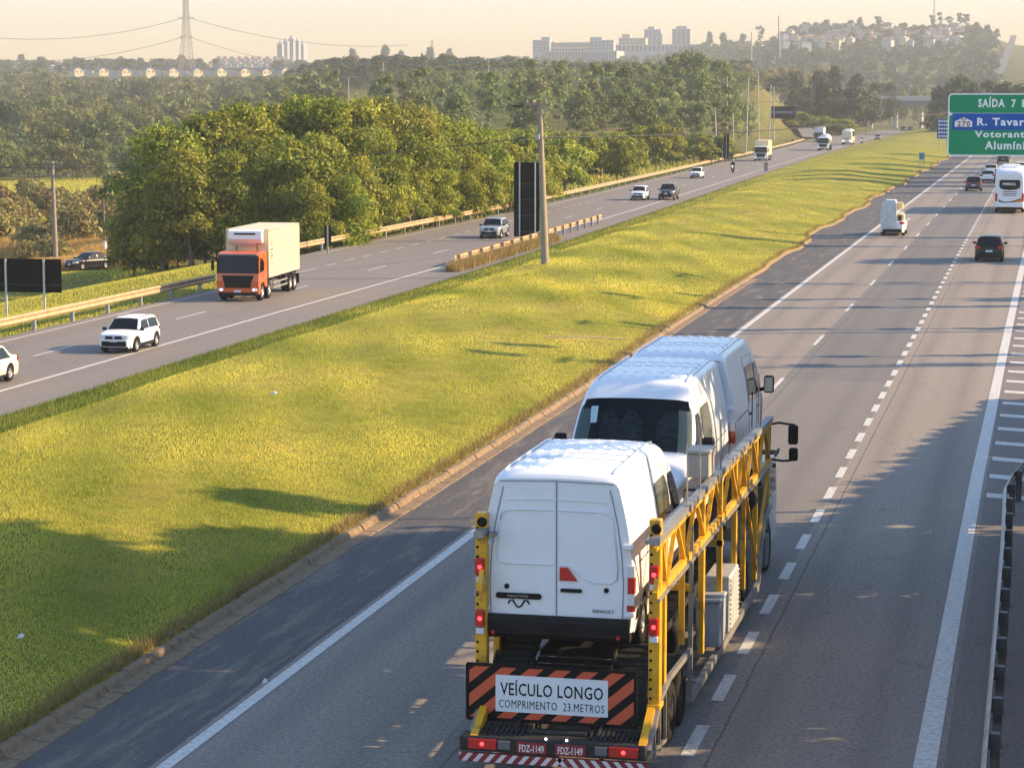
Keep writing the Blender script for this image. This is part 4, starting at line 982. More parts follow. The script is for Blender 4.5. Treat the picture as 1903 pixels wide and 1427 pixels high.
    mb = MB()
    for y in (4.0, 7.75, 12.2): mb.bar((-xr, y, 2.08), (xr, y, 2.08), .10, .10)
    part('cross_beam', mb, YEL, T)
    # aerials and posts on the top rail, boxes at the side
    for y, h in ((7.55, .95), (5.1, 1.0), (12.9, 1.1), (3.7, 1.1), (13.3, .7)):
        mb = MB(); mb.tube((xr - .03, y, 3.30), (xr - .03, y, 3.30 + h), .016, .012, 6); part('stanchion', mb, STEEL, T)
    BEIGE = mat('beige_box', (.42, .37, .30), .6, var=.1)
    mb = MB(); mb.bbox(xr - .42, xr - .04, 6.25, 6.85, 3.44, 3.84, .02); mb.bbox(xr - .44, xr - .02, 6.22, 6.88, 3.84, 3.90, .015); part('tool_box', mb, BEIGE, T)
    mb = MB(); mb.bbox(xr - .35, xr + .06, 7.0, 7.75, .42, 1.18, .02); mb.bbox(xr - .38, xr + .08, 6.97, 7.78, 1.18, 1.24, .02); part('tool_box', mb, mat('grey_box', (.30, .32, .34), .5, var=.1), T)
    mb = MB(); mb.bbox(xr - .40, xr + .04, 8.4, 9.6, .36, 1.36, .02)
    for i in range(11): mb.bar((xr + .05, 8.45, .43 + i * .085), (xr + .05, 9.55, .43 + i * .085), .03, .035)
    part('louvred_locker', mb, mat('pale_locker', (.50, .51, .50), .45, metal=.3, var=.15), T)
    # striped long-vehicle board
    bx0, bx1, bz0, bz1, by = -1.40, 1.08, .72, 1.53, .62
    mb = MB(); mb.bx(bx0, bx1, by, by + .035, bz0, bz1)
    mb.bar((bx0 + .3, by + .06, .62), (bx0 + .3, by + .06, bz1), .06, .05); mb.bar((bx1 - .3, by + .06, .62), (bx1 - .3, by + .06, bz1), .06, .05)
    fr = .03
    for a, b in (((bx0, bz0), (bx1, bz0)), ((bx0, bz1), (bx1, bz1)), ((bx0, bz0), (bx0, bz1)), ((bx1, bz0), (bx1, bz1))): mb.bar((a[0], by, a[1]), (b[0], by, b[1]), .035, .035)
    board = part('warning_board', mb, INK, T)
    ORG = mat('orange_reflective', (.55, .085, .035), .4, var=.08, vscale=14)
    mb = MB(); k = -1.2
    while k < 3.2:
        p = [(bx0 + k, bz0), (bx0 + k + .22, bz0), (bx0 + k + .22 + .95, bz1), (bx0 + k + .95, bz1)]
        q = clip_poly(p, bx0 + .03, bx1 - .03, bz0 + .03, bz1 - .03)
        if len(q) > 2: mb.add([(a, by - .003, b) for a, b in q], [tuple(range(len(q)))])
        k += .40
    part('stripes', mb, ORG, board)
    wx0, wx1, wz0, wz1 = bx0 + .17 * 2.5, bx0 + .83 * 2.5, bz0 + .13, bz1 - .14
    mb = MB(); mb.bx(wx0, wx1, by - .010, by - .004, wz0, wz1); pn = part('white_panel', mb, mat('sign_white', (.66, .70, .72), .45, var=.03), board)
    tx = text_mb('VEÍCULO LONGO', .19, wx1 - wx0 - .14, .002, .010, spacing=1.06); tx.xf(Matrix.Translation(((wx0 + wx1) / 2, by - .012, wz0 + .25))); part('lettering', tx, INK, pn)
    tx = text_mb('COMPRIMENTO  23.METROS', .125, wx1 - wx0 - .10, .002, -.004, spacing=1.10); tx.xf(Matrix.Translation(((wx0 + wx1) / 2, by - .012, wz0 + .06))); part('lettering', tx, INK, pn)
    # tail beam with lamps and plates
    MAROON = mat('maroon_plate', (.20, .012, .02), .45, var=.05)
    mb = MB(); mb.bbox(-1.36, 1.34, -.02, .30, .42, .64, .02); bp = part('tail_beam', mb, DARKST, T)
    for s in (-1, 1):
        mb = MB(); mb.prism([(.02, .64), (1.1, .64), (1.1, 1.10), (.85, 1.02)], SX[s] - s * .14, SX[s] - s * .03, 'x')
        part('corner_gusset', mb, YEL, T)
    for s in (-1, 1):
        mb = MB(); mb.bbox(s * 1.02 - .21, s * 1.02 + .21, -.05, -.02, .46, .61, .01, 0); mb.bbox(s * .70 - .09, s * .70 + .09, -.05, -.02, .47, .60, .01, 1); lp = part('tail_light', mb, [REDL, GREYP], bp)
        mb = MB(); mb.lathe([(-.02, .002), (-.01, .022), (.0, .03)], (s * 1.02, -.055, .54), 'y', 12); part('bulb', mb, REDLIT, lp)
        mb = MB(); mb.bbox(s * .28 - .22 - .02, s * .28 + .22 - .02, -.045, -.022, .435, .60, .008); pl = part('licence_plate', mb, MAROON, bp)
        tx = text_mb('FDZ-1149', .105, .36, .002, .02); tx.xf(Matrix.Translation((s * .28 - .02, -.047, .465))); part('lettering', tx, mat('plate_letters', (.7, .62, .62), .5, var=.02), pl)
    mb = MB()
    for x in (-.10, .20): mb.lathe([(-.02, .001), (-.01, .018), (0, .02)], (x, -.0, .655), 'y', 10)
    part('plate_lamp', mb, HEADLIT, bp)
    mb = MB(); mb.bx(-1.36, 1.36, -.03, .02, .27, .40, 0); mb.bar((-.7, 0, .4), (-.7, .1, .5), .06, .06, 0); mb.bar((.7, 0, .4), (.7, .1, .5), .06, .06, 0)
    ub = part('underrun_bar', mb, MAROON, T); mb = MB(); k = -1.5
    while k < 1.5:
        sg = 1 if k < 0 else -1
        p = [(k, .27), (k + .075, .27), (k + .075 + .11 * sg, .40), (k + .11 * sg, .40)]; q = clip_poly(p, -1.36, 1.36, .275, .395)
        if len(q) > 2: mb.add([(a, -.034, b) for a, b in q], [tuple(range(len(q)))])
        k += .165
    part('stripes', mb, mat('white_reflective', (.62, .56, .56), .4, var=.05), ub)
    mb = MB()
    for s in (-1, 1):
        for i in range(9): mb.bar((s * .80 - .30 + i * .075, .12, .645), (s * .80 - .30 + i * .075, .68, .70), .03, .03)
    mb.tube((-.42, .32, .66), (.42, .32, .66), .04, n=10); part('loading_ramp', mb, DARKST, T)
    for s in (-1, 1):                                             # trailer tandem, drive axles, steering axle
        for y in (2.55, 3.55): wheel(T, s * 1.30, y, .46, .26, s, rim=DARKST)
        for y in (10.6, 11.8): wheel(T, s * 1.26, y, .50, .28, s, rim=STEEL)
        wheel(T, s * 1.24, 15.75, .50, .28, s, rim=STEEL)
        mb = MB(); mb.lathe([(-.24 * s, .48), (0, .48)], (s * 1.34, 3.05, .52), 'x', 20) if False else None
        mb.prism([(1.95, .95), (2.2, 1.04), (3.9, 1.04), (4.1, .95), (4.1, .91), (3.85, 1.0), (2.25, 1.0), (2.0, .91)], s * 1.02, s * 1.33, 'x'); part('mudguard', mb, DARKST, T)
    # spare tyre and hoses in the bay
    mb = MB(); mb.lathe([(-.12, .25), (-.12, .46), (-.06, .5), (.06, .5), (.12, .46), (.12, .25)], (.55, 5.0, 1.0), 'y', 22); part('spare_tyre', mb, RUBBER, T)
    # tractor cab
    CAB = mat('cab_grey_white', (.55, .56, .57), .35, var=.06, coat=.3)
    mb = MB(); mb.prism([(15.2, .95), (15.2, 2.20), (15.4, 2.24), (17.0, 2.22), (17.3, 2.1), (17.5, 1.4), (17.5, .45), (16.4, .45), (16.3, .85), (16.05, 1.1), (15.45, 1.1), (15.28, .95)], -1.20, 1.20, 'x')
    cab = part('cab', mb, CAB, T)
    mb = MB()
    for s in (-1, 1): mb.prism([(16.0, 1.45), (16.0, 2.05), (17.0, 2.02), (17.2, 1.45)], s * 1.20, s * 1.215, 'x')
    part('cab_window', mb, GLASS, cab)
    mb = MB(); mb.add([(-1.1, 17.51, 1.42), (1.1, 17.51, 1.42), (1.08, 17.32, 2.08), (-1.08, 17.32, 2.08)], [(0, 1, 2, 3)]); part('windscreen', mb, GLASS, cab)
    mb = MB(); mb.bbox(.85, 1.30, 12.7, 14.2, .45, 1.25, .05); mb.bbox(-1.30, -.85, 12.7, 14.2, .45, 1.15, .12); part('fuel_tank', mb, STEEL, T)
    mb = MB(); mb.bbox(.80, 1.32, 14.35, 14.85, 1.0, 1.95, .05); mb.bx(1.05, 1.34, 14.3, 14.9, .35, .95); part('air_intake', mb, GREYP, T)
    mb = MB(); mb.lathe([(-.08, .02), (-.08, .22), (0, .26), (.12, .22), (.12, .02)], (1.22, 11.8, 2.18), 'y', 18); part('round_mirror_back', mb, BLACKP, T)
    mb = MB()
    mb.path([(1.22, 15.9, 3.02), (1.40, 15.9, 3.06), (1.74, 15.9, 3.02)], .025, 6); mb.path([(1.22, 15.9, 2.30), (1.5, 15.9, 2.27), (1.74, 15.9, 2.30)], .025, 6)
    mb.path([(1.19, 15.9, 2.1), (1.20, 15.9, 3.06)], .05, 6)
    arm = part('mirror_arm', mb, BLACKP, T)
    mb = MB(); mb.bbox(1.60, 1.80, 15.84, 15.96, 2.62, 3.02, .03); mb.bbox(1.62, 1.80, 15.84, 15.96, 2.28, 2.55, .03); part('mirror', mb, BLACKP, arm)
    mb = MB(); mb.bar((-1.2, 13.2, 2.02), (1.2, 13.2, 2.02), .1, .1)
    for s in (-1, 1): mb.bar((s * 1.0, 13.2, 2.02), (s * 1.0, 18.2, 2.00), .08, .12); mb.bar((s * 1.0, 14.8, 2.0), (s * 1.0, 14.8, .9), .1, .1)
    mb.tube((1.15, 13.4, 3.3), (1.15, 13.4, 4.0), .012, n=5); part('front_deck_frame', mb, DARKST, T)
carrier()
vg = 'white vans on the car transporter'
van('white_van', 'rearmost white panel van on the car transporter, its twin rear doors facing us', (-6.70, 31.2 + 1.12 + 2.8, 1.62), R(0.35), vg)
van('white_van', 'middle white van on the car transporter, windscreen facing backwards', (-6.86, 41.15, 2.02), R(180.6), vg, face='front')
van('white_van', 'foremost white van on the transporter, tail against the back of the middle van', (-6.80, 47.05, 2.08), R(0.3), vg, face='far')
# ------------------------------------------------------------------ cars
def lerp(a, b, t): return a + (b - a) * t
def car(name, label, cat, loc, rz, paint, L=4.2, W=1.76, Ht=1.5, belt=.92, clear=.22, r=.33, wb=2.6, fo=.80, A=.95, B=.25, Cc=-1.35, D=-1.95, hood=.92, nose=.62, boot=None,
        tail=.85, group=None, rails=False, pickup=False, lamps=True, glass=None, big=True, trim=None, lampmat=None, spare=False):
    """front faces +y. A/B windscreen foot and top, Cc/D rear glass top and foot (y)"""
    t = thing(name, label, cat, loc, rz, group); glass = glass or GLASS; hw = W / 2
    yf, yr = L / 2, -L / 2; axf = yf - fo; axr = axf - wb
    boot = belt + .03 if boot is None else boot
    top = tab([(yr, tail * .62), (yr + .04, tail), (yr + .12, boot - .02), (min(D, yr + .4), boot)] + ([(D - .001, boot)] if D > yr + .45 else []) + [(D + .02, belt), (A - .05, belt + .03), (A + .12, belt + .01), (lerp(A, yf, .55), hood), (yf - .22, lerp(nose, hood, .80)), (yf - .06, nose + .16), (yf - .01, nose + .12), (yf, nose + .06)])
    if pickup: top = tab([(yr, .80), (yr + .03, belt + .10), (D, belt + .10), (D + .02, belt + .04), (A, belt + .03), (A + .1, belt), (yf - .25, hood), (yf - .05, nose + .14), (yf, nose - .05)])
    wid = tab([(yr, .82), (yr + .06, .90), (yr + .25, .965), (yr + .7, 1), (yf - .9, 1), (yf - .4, .965), (yf - .12, .88), (yf - .03, .78), (yf, .70)])
    ys = sorted(set([yr, yr + .03, yr + .06, yr + .12, yr + .25, yr + .45, D, D + .02, 0, A - .05, A + .12, lerp(A, yf, .55), yf - .4, yf - .22, yf - .12, yf - .05, yf - .02, yf] +
                    [ax + (r + .07) * math.cos(R(a)) for ax in (axf, axr) for a in range(0, 181, 18)]))
    mb = MB(); rows = []
    for y in ys:
        zt_ = float(top(y)); w_ = hw * float(wid(y)); zb = clear + (.06 if y > yf - .1 or y < yr + .1 else 0); arch = 0
        for ax in (axf, axr):
            d = abs(y - ax)
            if d < r + .065: arch = max(arch, r + math.sqrt((r + .065) ** 2 - d * d))
        pr = []
        for fz, fx in ((0, .95), (.10, .985), (.35, 1.0), (.6, 1.0), (.80, .985), (.93, .955), (.985, .90), (1.0, .80)):
            z = zb + (zt_ - zb) * fz; pr.append((w_ * fx, min(zt_ - .004 * (8 - len(pr)), max(z, arch))))
        for q in (.5, .2): pr.append((w_ * q, zt_ + .03 * (1 - q * q) * (1 if not (pickup and y < D) else 0)))
        rows.append([(x, y, z) for x, z in pr] + [(0, y, pr[-1][1] + .004)] + [(-x, y, z) for x, z in reversed(pr)])
    mb.grid(rows, 0, True)
    mb.add(rows[0], [tuple(range(len(rows[0])))], 0); mb.add(rows[-1][::-1], [tuple(range(len(rows[0])))], 0)
    mb.bx(-hw * .9, hw * .9, yr + .15, yf - .15, clear + .02, clear + .10, 1); mb.bx(-hw + .24, hw - .24, yr + .3, yf - .3, clear + .05, min(.7, belt - .2), 1)
    part('body', mb, [paint, BLACKP], t)
    # cabin
    zb = belt; zr = Ht; wb_ = hw * .93; wt = hw * .74
    roof = tab([(D, zb), (lerp(D, Cc, .85), lerp(zb, zr, .88)), (Cc, zr - .045), (Cc + .25, zr - .01), (lerp(Cc, B, .55), zr), (B - .2, zr - .012), (B, zr - .05), (lerp(A, B, .85), lerp(zb, zr, .86)), (A, zb)])
    ys = sorted(set([D, lerp(D, Cc, .4), lerp(D, Cc, .85), Cc, Cc + .12, Cc + .25, lerp(Cc, B, .4), lerp(Cc, B, .55), lerp(Cc, B, .75), B - .2, B - .08, B, lerp(A, B, .85), lerp(A, B, .5), A]))
    mb = MB(); rows = []
    def sect(y):
        zt_ = max(zb + .004, float(roof(y))); k = (zt_ - zb) / (zr - zb)
        wtop = lerp(wb_, wt, k); pr = [(wb_, zb - .02), (lerp(wb_, wtop, .5) + .012 * k, lerp(zb, zt_, .5)), (wtop + .01 * k, lerp(zb, zt_, .90)), (wtop - .035, lerp(zb, zt_, .985)), (wtop * .75, zt_ + .02 * k), (wtop * .35, zt_ + .035 * k)]
        return pr
    for y in ys:
        pr = sect(y); rows.append([(x, y, z) for x, z in pr] + [(0, y, pr[-1][1] + .004)] + [(-x, y, z) for x, z in reversed(pr)])
    mb.grid(rows, 0, True); cabin = part('roof', mb, [paint], t)
    # glass
    def slope(y0, y1, s0, s1, lift, nm, dirn):
        mb = MB(); g = []
        for k in range(5):
            q = lerp(s0, s1, k / 4); y = lerp(y0, y1, q); zt_ = float(roof(y)); kk = (zt_ - zb) / (zr - zb); wtop = lerp(wb_, wt, kk)
            g.append([(u * (wtop - .06), y + dirn * lift * .7, zt_ + .035 * kk * (1 - u * u) + lift) for u in (-1, -.6, -.2, .2, .6, 1)])
        mb.grid(g, 0, True); return part(nm, mb, glass, t)
    ws = slope(A, B, .06, .93, .018, 'windscreen', 1)
    if not pickup or True: slope(D, Cc, .10, .90, .018, 'rear_window', -1)
    for s in (-1, 1):
        def sp(y, f):
            zt_ = float(roof(y)); k = (zt_ - zb) / (zr - zb); wtop = lerp(wb_, wt, k); return (s * (lerp(wb_, wtop, f) + .022), y, lerp(zb, zt_, f))
        mid = lerp(A, D, .50) if not pickup else lerp(A, D, .52)
        for (a0, a1, b0, b1) in ((A - .16, mid + .04, min(B - .02, A - .3), mid + .04), (mid - .05, D + (.22 if not pickup else .1), mid - .05, Cc + (.04 if not pickup else -.02))):
            mb = MB(); g = [[sp(lerp(lerp(a0, a1, u), lerp(b0, b1, u), (f - .06) / .78), f) for u in (0, .33, .66, 1)] for f in (.06, .32, .58, .84)]
            mb.grid(g, 0, True); part('side_window', mb, glass, t)
        mb = MB(); my = A - .12; mb.bbox(s * (hw + .09) - .10, s * (hw + .09) + .10, my - .05, my + .06, belt + .0, belt + .15, .025); mb.bar((s * (hw - .12), my, belt + .02), (s * (hw + .02), my, belt + .06), .05, .05)
        part('mirror', mb, trim or paint, t)
        if lamps:
            lm = lampmat or HEADLIT; mb = MB()
            z0, z1 = nose - .02, nose + .13
            pts = []
            for y, q in ((yf + .014, .46), (yf + .012, .68), (yf - .02, .80), (yf - .11, .905), (yf - .38, .985)):
                pts.append([(s * (hw * q + .014), y, lerp(z0, z1, k) + (.03 if q > .9 else 0)) for k in (0, .5, 1)])
            mb.grid(pts, 0, True); part('headlight', mb, lm, t)
        if rails:
            for ax in (axf, axr):
                mb = MB(); o_ = [(ax + (r + .12) * math.cos(R(a)), r + (r + .12) * math.sin(R(a)) * .98) for a in range(-10, 191, 20)]; i_ = [(ax + (r + .05) * math.cos(R(a)), r + (r + .05) * math.sin(R(a)) * .98) for a in range(-10, 191, 20)]
                xs_ = [s * (hw * float(wid(p_[0])) + .008) for p_ in o_]; mb.add([(x, p_[0], p_[1]) for x, p_ in zip(xs_, o_)] + [(x, p_[0], p_[1]) for x, p_ in zip(xs_, i_)], [(k, k + 1, k + 12, k + 11) for k in range(10)]); part('arch_trim', mb, BLACKP, t)
        mb = MB(); pts = []
        for y, q in ((yr + .30, 1.005), (yr + .12, .955), (yr - .01, .86), (yr - .015, .62)): pts.append([(s * hw * q, y - .012, lerp(tail - .12, tail + .07, k)) for k in (0, .5, 1)])
        mb.grid(pts, 0, True); part('tail_light', mb, REDL, t)
        if rails:
            mb = MB(); mb.path([(s * (wt - .05), B - .25, zr + .0), (s * (wt - .04), B - .4, zr + .055), (s * (wt - .04), Cc + .35, zr + .05), (s * (wt - .05), Cc + .2, zr - .01)], .018, 5); part('roof_rail', mb, STEEL, cabin)
        for ax in (axf, axr): wheel(t, s * (hw - .005), ax, r, .21, s)
        mb = MB()
        for y in (A - .35, mid): mb.path([(s * (hw * 1.002), y, clear + .14), (s * (hw * 1.004), y, belt * .6), (s * hw * .99, y, belt - .06)], .006, 4)
        mb.bbox(s * hw - .012, s * hw + .014, axr + r + .1, axf - r - .1, clear + .01, clear + (.17 if rails else .11), .01)
        part('door_trim', mb, BLACKP, t)
    mb = MB()
    mb.bbox(-hw * .56, hw * .56, yf - .03, yf + .012, nose - .07, nose + .10, .02); mb.bbox(-hw * .72, hw * .72, yf - .08, yf + .022, clear + .08, nose - .15, .03); mb.bbox(-hw * .80, hw * .80, yf - .12, yf + .005, clear - .02, clear + .09, .03)
    gr = part('grille', mb, BLACKP, t)
    mb = MB(); mb.lathe([(.014, .001), (.014, .06), (-.01, .07)], (0, yf + .004, nose + .01), 'y', 14); part('emblem', mb, CHROME, gr)
    mb = MB(); mb.bbox(-.20, .20, yf + .02, yf + .035, nose - .19, nose - .07, .005); part('licence_plate', mb, PLATEW, t)
    mb = MB(); mb.bbox(-hw * .80, hw * .80, yr - .045, yr + .08, clear + .02, clear + .26, .03); bpr = part('bumper', mb, BLACKP if big else paint, t)
    mb = MB(); mb.bbox(-.20, .20, yr - .06, yr - .03, tail - .30, tail - .18, .005); part('licence_plate', mb, PLATEW, t)
    if pickup:
        mb = MB(); mb.bx(-hw * .80, hw * .80, yr + .08, D - .12, belt + .08, belt + .115); part('load_bed_cover', mb, BLACKP, t)
    return t
PW = WHITE
PBK = mat('black_paint', (0.005, 0.006, 0.008), 0.25, var=.02, coat=.12, spec=.25)
PSIL = mat('silver_paint', (0.34, 0.36, 0.38), 0.3, metal=.45, var=.04, coat=.5)
PGR = mat('dark_grey_paint', (0.07, 0.075, 0.085), 0.28, metal=.3, var=.04, coat=.5)
PRD = mat('maroon_paint', (0.055, 0.018, 0.018), 0.3, var=.04, coat=.5)
PCR = mat('cream_paint', (0.66, 0.60, 0.46), 0.35, var=.04, coat=.4)
PI = math.pi
sedan = dict(L=4.45, W=1.75, Ht=1.47, belt=.90, A=.98, B=.22, Cc=-1.0, D=-1.62, hood=.90, nose=.62, boot=.98, tail=.86, wb=2.6, fo=.85)
suv = dict(L=4.2, W=1.78, Ht=1.60, belt=1.02, clear=.25, r=.355, A=.95, B=.30, Cc=-1.72, D=-2.0, hood=1.00, nose=.76, boot=1.05, tail=.98, wb=2.65, fo=.82)
hatch = dict(L=3.95, W=1.70, Ht=1.48, belt=.92, A=.95, B=.28, Cc=-1.50, D=-1.88, hood=.92, nose=.64, boot=.95, tail=.90, wb=2.5, fo=.78)
ute = dict(L=5.1, W=1.86, Ht=1.78, belt=1.12, clear=.32, r=.39, A=1.05, B=.45, Cc=-.85, D=-1.10, hood=1.12, nose=.86, tail=.98, wb=3.1, fo=.92, pickup=True)
HL = CLEARL
hd = lambda y: PI + math.atan2(-(float(XR(y + 5)) - float(XR(y - 5))), 10)
def lc(px, py, dx=0.0):
    p = gp(px, py); return (p.x + dx, p.y + 1.6, 0)
def sc(o, k): o.scale = (k, k, k); return o
sc(car('white_suv', 'white compact SUV with roof rails, ahead of the orange truck in the far carriageway', 'car', lc(212, 657), hd(87), PW, rails=True, lampmat=HL, trim=PBK, **suv), .79)
sc(car('white_sedan', 'pale sedan cut off by the left edge of the photo', 'car', (at(41, 700, 74.4).x - .85, 72.6, 0), hd(77), PCR, **sedan), .88)
bs = car('black_sedan', 'black sedan waiting on the side road behind the dark sign backs', 'car', (0, 0, 0), PI - R(29), PBK, lampmat=HL, **sedan)
p_ = at(166, 500, 181.5); bs.location = (p_.x, p_.y, p_.z + .03); bs.scale = (.93, .93, .93)
sc(car('silver_suv', 'silver grey SUV with dark bonnet beside the tall black sign backs', 'car', lc(909, 444), hd(162), PSIL, rails=True, lampmat=HL, trim=PBK, **suv), .86)
sc(car('white_suv', 'white car, left one of the pair driving abreast', 'car', lc(1184, 373), hd(226), PW, lampmat=HL, trim=PBK, **suv), .85)
sc(car('dark_pickup', 'dark double-cab pickup, right one of the pair driving abreast', 'pickup', lc(1238, 372), hd(229), PGR, lampmat=HL, **ute), .88)
sc(car('white_hatchback', 'small white hatchback behind the pair driving abreast', 'car', lc(1292, 332), hd(294), PW, lampmat=HL, trim=PBK, **hatch), .9)
sc(car('grey_car', 'small grey car furthest along the far carriageway, beyond the motorcycle', 'car', (float(gp(1630, 261).x), 590, 0), hd(590), PSIL, lampmat=HL, **hatch), .95)
sc(car('white_car', 'tiny white car at the bend beyond the white lorries', 'car', (float(gp(1515, 247).x), 700, 0), hd(700), PW, lampmat=HL, **hatch), .95)
for i, (px, Y) in enumerate(((1679, 770), (1692, 772))):
    car('dark_car', ['left', 'right'][i] + ' one of two dark cars at the crest beyond the median', 'car', (at(px, 240, Y).x, Y, 0), hd(740), PBK, lampmat=HL, group='two dark cars at the crest', **hatch)
# near carriageway, seen from behind
car('black_hatchback', 'black hatchback in the right lane behind the white coach', 'car', (-2.95, 144.2, 0), 0, PBK, lampmat=HL, **dict(hatch, Ht=1.52))
car('maroon_car', 'dark maroon car in the middle lane left of the white coach', 'car', (float(gp(1808, 357).x), 256.5, 0), 0, PRD, lampmat=HL, **dict(hatch, W=1.75, Ht=1.58))
car('white_car', 'white hatchback just ahead of the maroon car', 'car', (float(gp(1835, 341).x), 282, 0), 0, PW, lampmat=HL, **dict(suv, Ht=1.5))
car('white_car', 'white sedan, the farther of two white cars left of the coach', 'car', (float(gp(1842, 326).x), 310, 0), 0, PW, lampmat=HL, **sedan)
car('dark_car', 'black car just under the bottom edge of the big green sign', 'car', (float(gp(1866, 301).x), 372, 0), 0, PBK, lampmat=HL, **suv)
car('white_car', 'white car at the right edge of the photo beyond the coach', 'car', (float(gp(1897, 322).x), 312, 0), 0, PW, lampmat=HL, **dict(suv, Ht=1.7))

# ------------------------------------------------------------------ lorries, coach, tanker
def lorry_cab(t, paint, W=2.45, y0=3.2, L=1.9, z0=.42, z1=3.0, dark=BLACKP):
    hw = W / 2; yf = y0 + L
    mb = MB()
    prof = [(y0, z0 + .45), (y0, z1 - .15), (y0 + .18, z1), (yf - .55, z1 - .02), (yf - .18, z1 - .16), (yf - .05, z0 + 1.15), (yf, z0 + .75), (yf, z0 + .05), (yf - .12, z0), (yf - .35, z0), (yf - .38, z0 + .35), (yf - .55, z0 + .62), (yf - 1.25, z0 + .62), (yf - 1.42, z0 + .35), (y0 + .05, z0 + .3)]
    rows = [[(x, y + (0 if abs(x) < hw * .9 else -.03 if y > y0 + .5 else .02), z - (.05 if (abs(x) >= hw and z > z1 - .2) else 0)) for y, z in prof] for x in (-hw, -hw + .06, 0, hw - .06, hw)]
    mb.grid(rows, 0, False, True); mb.add(rows[0], [tuple(range(len(prof)))], 0); mb.add(rows[-1][::-1], [tuple(range(len(prof)))], 0)
    cab = part('cab', mb, paint, t)
    mb = MB(); a, b = (yf - .045, z0 + 1.18), (yf - .165, z1 - .22)
    mb.grid([[(x, lerp(a[0], b[0], k) + .012 - (x / hw) ** 4 * .03, lerp(a[1], b[1], k)) for x in (-hw + .06, -hw * .6, 0, hw * .6, hw - .06)] for k in (0, .5, 1)], 0, True); wsp = part('windscreen', mb, GLASS, cab)
    for x in (-.7, .15): mb = MB(); mb.bar((x, yf - .0, z0 + 1.16), (x + .55, yf - .03, z0 + 1.36), .025, .02); part('wiper', mb, BLACKP, wsp)
    mb = MB(); mb.bbox(-hw + .08, hw - .08, yf - .26, yf + .02, z1 - .20, z1 - .10, .02); part('sun_visor', mb, GREYP, cab)
    mb = MB(); mb.bbox(-hw * .92, hw * .92, yf - .10, yf + .035, z0 - .08, z0 + .10, .03); part('lower_bumper', mb, dark, cab)
    mb = MB(); mb.prism([(-hw * .76, z0 + 1.06), (hw * .76, z0 + 1.06), (hw * .62, z0 + .62), (hw * .62, z0 + .36), (-hw * .62, z0 + .36), (-hw * .62, z0 + .62)], yf - .06, yf + .03, 'y')
    for k in range(4): mb.bx(-hw * .62, hw * .62, yf + .03, yf + .045, z0 + .42 + k * .16, z0 + .47 + k * .16)
    gr = part('grille', mb, dark, cab)
    for s in (-1, 1):
        mb = MB(); mb.prism([(yf - .95, z0 + 1.2), (yf - .95, z1 - .38), (yf - .45, z1 - .38), (yf - .24, z0 + 1.2)], s * (hw - .01), s * (hw + .012), 'x'); part('cab_window', mb, GLASS, cab)
        mb = MB(); mb.bbox(s * (hw * .80) - .16, s * (hw * .80) + .16, yf - .05, yf + .03, z0 + .16, z0 + .34, .04); part('headlight', mb, CLEARL, cab)
        mb = MB(); mb.bbox(s * (hw * .78) - .06, s * (hw * .78) + .06, yf + .03, yf + .045, z0 + .20, z0 + .30, .03); part('headlight', mb, HEADLIT, cab)
        mb = MB(); mb.bbox(s * (hw - .05) - .05, s * (hw - .05) + .05, yf - .20, yf - .06, z0 + 1.15, z1 - .35, .03); part('corner_deflector', mb, dark, cab)
        mb = MB(); mb.bbox(s * (hw + .24) - .09, s * (hw + .24) + .09, yf - .10, yf - .02, z0 + 1.35, z1 - .45, .03); mb.bar((s * hw * .95, yf - .15, z1 - .35), (s * (hw + .2), yf - .06, z1 - .4), .04, .04); part('mirror', mb, BLACKP, cab)
        mb = MB(); mb.path([(s * (hw + .004), yf - 1.1, z0 + .8), (s * (hw + .004), yf - 1.1, z1 - .3)], .008, 4); mb.bbox(s * hw - .02, s * hw + .04, yf - 1.05, yf - .85, z0 + 1.0, z0 + 1.04, .005); part('door_trim', mb, BLACKP, cab)
    mb = MB(); mb.bbox(-.20, .20, yf + .03, yf + .045, z0 + .10, z0 + .24, .005); part('licence_plate', mb, PLATEW, cab)
    return cab
